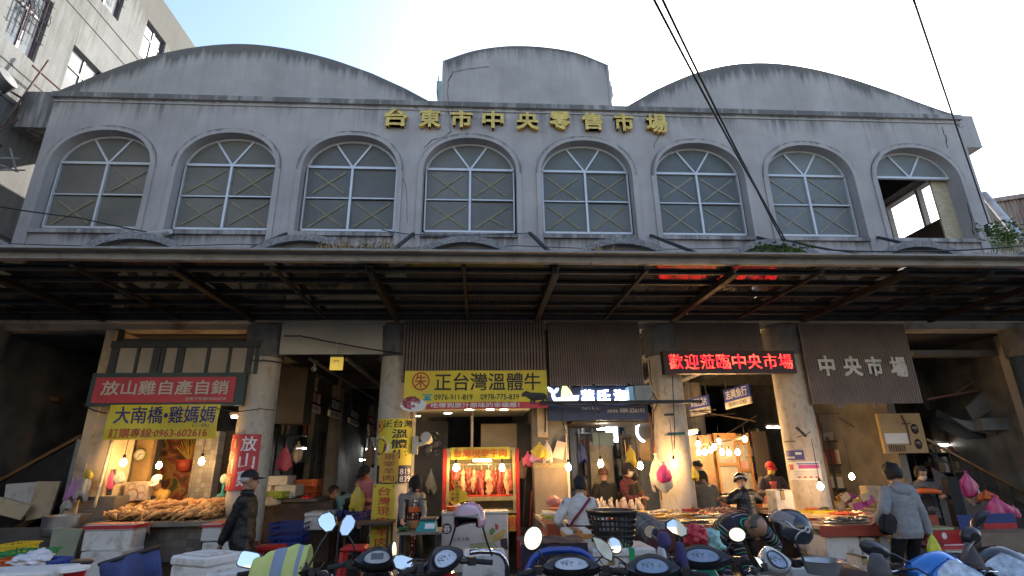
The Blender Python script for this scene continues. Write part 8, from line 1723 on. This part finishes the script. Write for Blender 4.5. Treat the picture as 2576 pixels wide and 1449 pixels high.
# ================================================================== overhead clutter
t = thing('cctv_camera', 'small white ceiling camera at the entrance of the left passage', 'camera', at(789, 932, Y=.8)); c = at(790, 928, Y=.8)
m = MB(); m.ell(c, .05, .05, .045, 12, 8); m.cyl(c, c+Vector((.01, .0, .14)), .016); m.cyl(c+Vector((.01, 0, .13)), c+Vector((.01, 0, .15)), .045, None, 12); m.build('body', white_p, t, 'auto'); m = MB(); m.ell(c+Vector((-.01, -.035, -.015)), .022, .02, .02, 10, 6); m.build('lens', blk_t, t, True)
for x, r_, lb in ((-3.95, .03, 'left'), (-3.3, .045, 'middle'), (-2.75, .02, 'right')):
    m = MB(); m.tube([(x, .4, 3.45), (x, 9, 3.45)], r_, 8); m.build('ceiling_pipe', mat('dusty_pipe', (.16, .155, .15), .6), None, True, lb+' pipe running back under the ceiling of the left passage', 'pipe')
for x, lb in ((2.75, 'left'), (3.5, 'right')):
    m = MB(); m.box(x-.1, x+.1, .5, 8, 3.3, 3.36); m.build('cable_tray', mat('pale_cable_tray', (.36, .37, .38), .5), None, False, lb+' pale cable tray under the ceiling of the right passage', 'tray')
for x, y in ((-3.6, 1.6), (-2.9, 2.6), (-3.2, 4.0)):
    m = MB(); m.lathe([(0, 0), (.14, 0), (.16, .03), (.05, .06), (0, .06)], (x, y, 3.78), 18); m.build('ceiling_lamp', mat('unlit_lamp_glass', (.35, .36, .36), .4), None, 'auto', 'round unlit lamp on the dark ceiling of the left passage', 'lamp', 'unlit lamps in the left passage')
fb(700, 925, 768, 1065, 1.3, .5).build('side_hood', mat('dim_grey_hood', (.05, .048, .045), .7), None, False, 'dim grey box hood left of the hanging passage signs', 'hood')
rr = random.Random(77)
def loop(pts, r, label, Y=-.42): return cable([at(*q, Y=Y) for q in pts], r, label, 'loose_wire')
loop([(1633, 905), (1640, 985), (1645, 1060), (1640, 1130)], .008, 'black wire hanging down the left face of the third column')
loop([(1690, 905), (1692, 960), (1697, 1080), (1696, 1130)], .007, 'black wire hanging down the right face of the third column')
loop([(1376, 1012), (1440, 1022), (1500, 1018), (1560, 1024), (1640, 1016)], .012, 'black cable bundle drooping along the steel bar', -.55)
loop([(1490, 1012), (1505, 1040), (1520, 1014)], .01, 'tangle of wire hanging below the whale sign', -.55)
loop([(1640, 985), (1655, 1010), (1645, 1035), (1632, 1010), (1645, 990)], .008, 'coiled wire on the third column', -.5)
loop([(1420, 1012), (1415, 1060), (1425, 1090)], .008, 'wire dropping past the divider wall', -.5)
loop([(210, 1018), (235, 1032), (268, 1040)], .01, 'rope tying the left end of the yellow banner', -.5)
loop([(545, 1028), (600, 1035), (655, 1028), (690, 1032)], .008, 'rope tying the yellow banner to the round column', -.5)
loop([(2005, 1100), (2030, 1092), (2040, 1085)], .006, 'thin wire on the fourth column', -.4)
for k, (x0, y0, x1, y1, Y) in enumerate(((1700, 1040, 1800, 1030, 1.0), (1720, 1052, 1850, 1040, 1.2), (1760, 1035, 1900, 1060, 1.4), (1830, 1090, 1905, 1045, 1.1), (300, 1112, 345, 1112, .6), (318, 1112, 318, 1150, .6), (332, 1112, 330, 1150, .6), (2108, 1050, 2150, 1075, .5), (2040, 1042, 2110, 1040, .4))):
    m = MB(); m.bar(at(x0, y0, Y=Y), at(x1, y1, Y=Y), .018, .018); m.build('hanging_rod', dkwood, None, False, ('thin rod, upper left of those over the bulb cluster', 'second thin rod over the bulb cluster', 'slanting thin rod over the bulb cluster', 'steep thin rod right of the bulb cluster', 'level hook rod on the ochre wall', 'left upright hook rod on the ochre wall', 'right upright hook rod on the ochre wall', 'short slanting rod beside the amber panel', 'level rod above the amber panel')[k], 'rod')
m = MB(); m.bar(at(2330, 1005, Y=1.1), at(2540, 968, Y=1.1), .04, .04); m.bar(at(2400, 992, Y=1.08), at(2450, 958, Y=1.08), .03, .03); m.build('brown_brace', mat('reddish_brace', (.16, .08, .06), .6), None, False, 'thin reddish brace rising across the right bay', 'brace')
for k, (x, y, w_, h_) in enumerate(((1795, 1155, 60, 6), (1690, 1010, 40, 5))): pass
# paper scraps and labels stuck on the columns
for xc, q, mt, lb in ((2.3, (1668, 1040, 1690, 1046), dst, 'dark tape band round the third column'), (4.55, (1950, 1108, 2000, 1112), mat('brown_stain_tape', (.2, .16, .12), .7), 'brown tape across the fourth column'), (-4.58, (640, 905, 712, 909), dst, 'dark strap round the top of the column by the chicken stall')):
    on_col(q, xc, .305 if xc > -4 else .3, mt, 'column_strap', lb, 'strap')
fb(2398, 1200, 2426, 1330, -.7, .12).build('dark_shape', mat('dark_shape_black', (.012, .012, .013), .8), None, False, 'dark block for an unclear dark shape beside the pink bags', 'post')  # plain block added for a dark shape of unclear nature

# lit tubes added to fill the hall with light, pots and cloths deep in the hall
for k, (x0, x1, py, Y, lb) in enumerate(((745, 790, 1128, 7.5, 'added fill tube far back over the orange crates'), (1452, 1490, 1072, 2.0, 'added fill tube at the left of the fish shop'), (1930, 1960, 1075, 3.5, 'added fill tube deep behind the red capped vendor'), (2350, 2385, 1120, 2.2, 'added fill tube half hidden behind the right handrail'))): tube_light(x0, x1, py, Y, lb, 4)
for k, (px, py, w_, h_, Y, mt, lb) in enumerate(((720, 1120, 34, 60, 2.6, pinkp, 'pink bag hung on the left passage rack'), (752, 1110, 26, 50, 2.7, clearp, 'milky bag hung between the passage signs'), (935, 1110, 30, 60, 2.0, MATS['checked_cloth'], 'checked cloth hung behind the second column'), (1462, 1110, 22, 50, 1.4, MATS['blue_plastic'], 'blue bag hung inside the fish shop'), (1585, 1120, 26, 50, 1.5, yelb, 'yellow bag hung by the shop door'), (1045, 1190, 26, 50, 1.6, magp, 'magenta bag hung behind the beef vendor'), (1085, 1180, 24, 56, 1.7, clearp, 'milky bag hung left of the meat cabinet'))): bagm(px, py, w_, h_, Y, mt, lb, 60+k, 1)
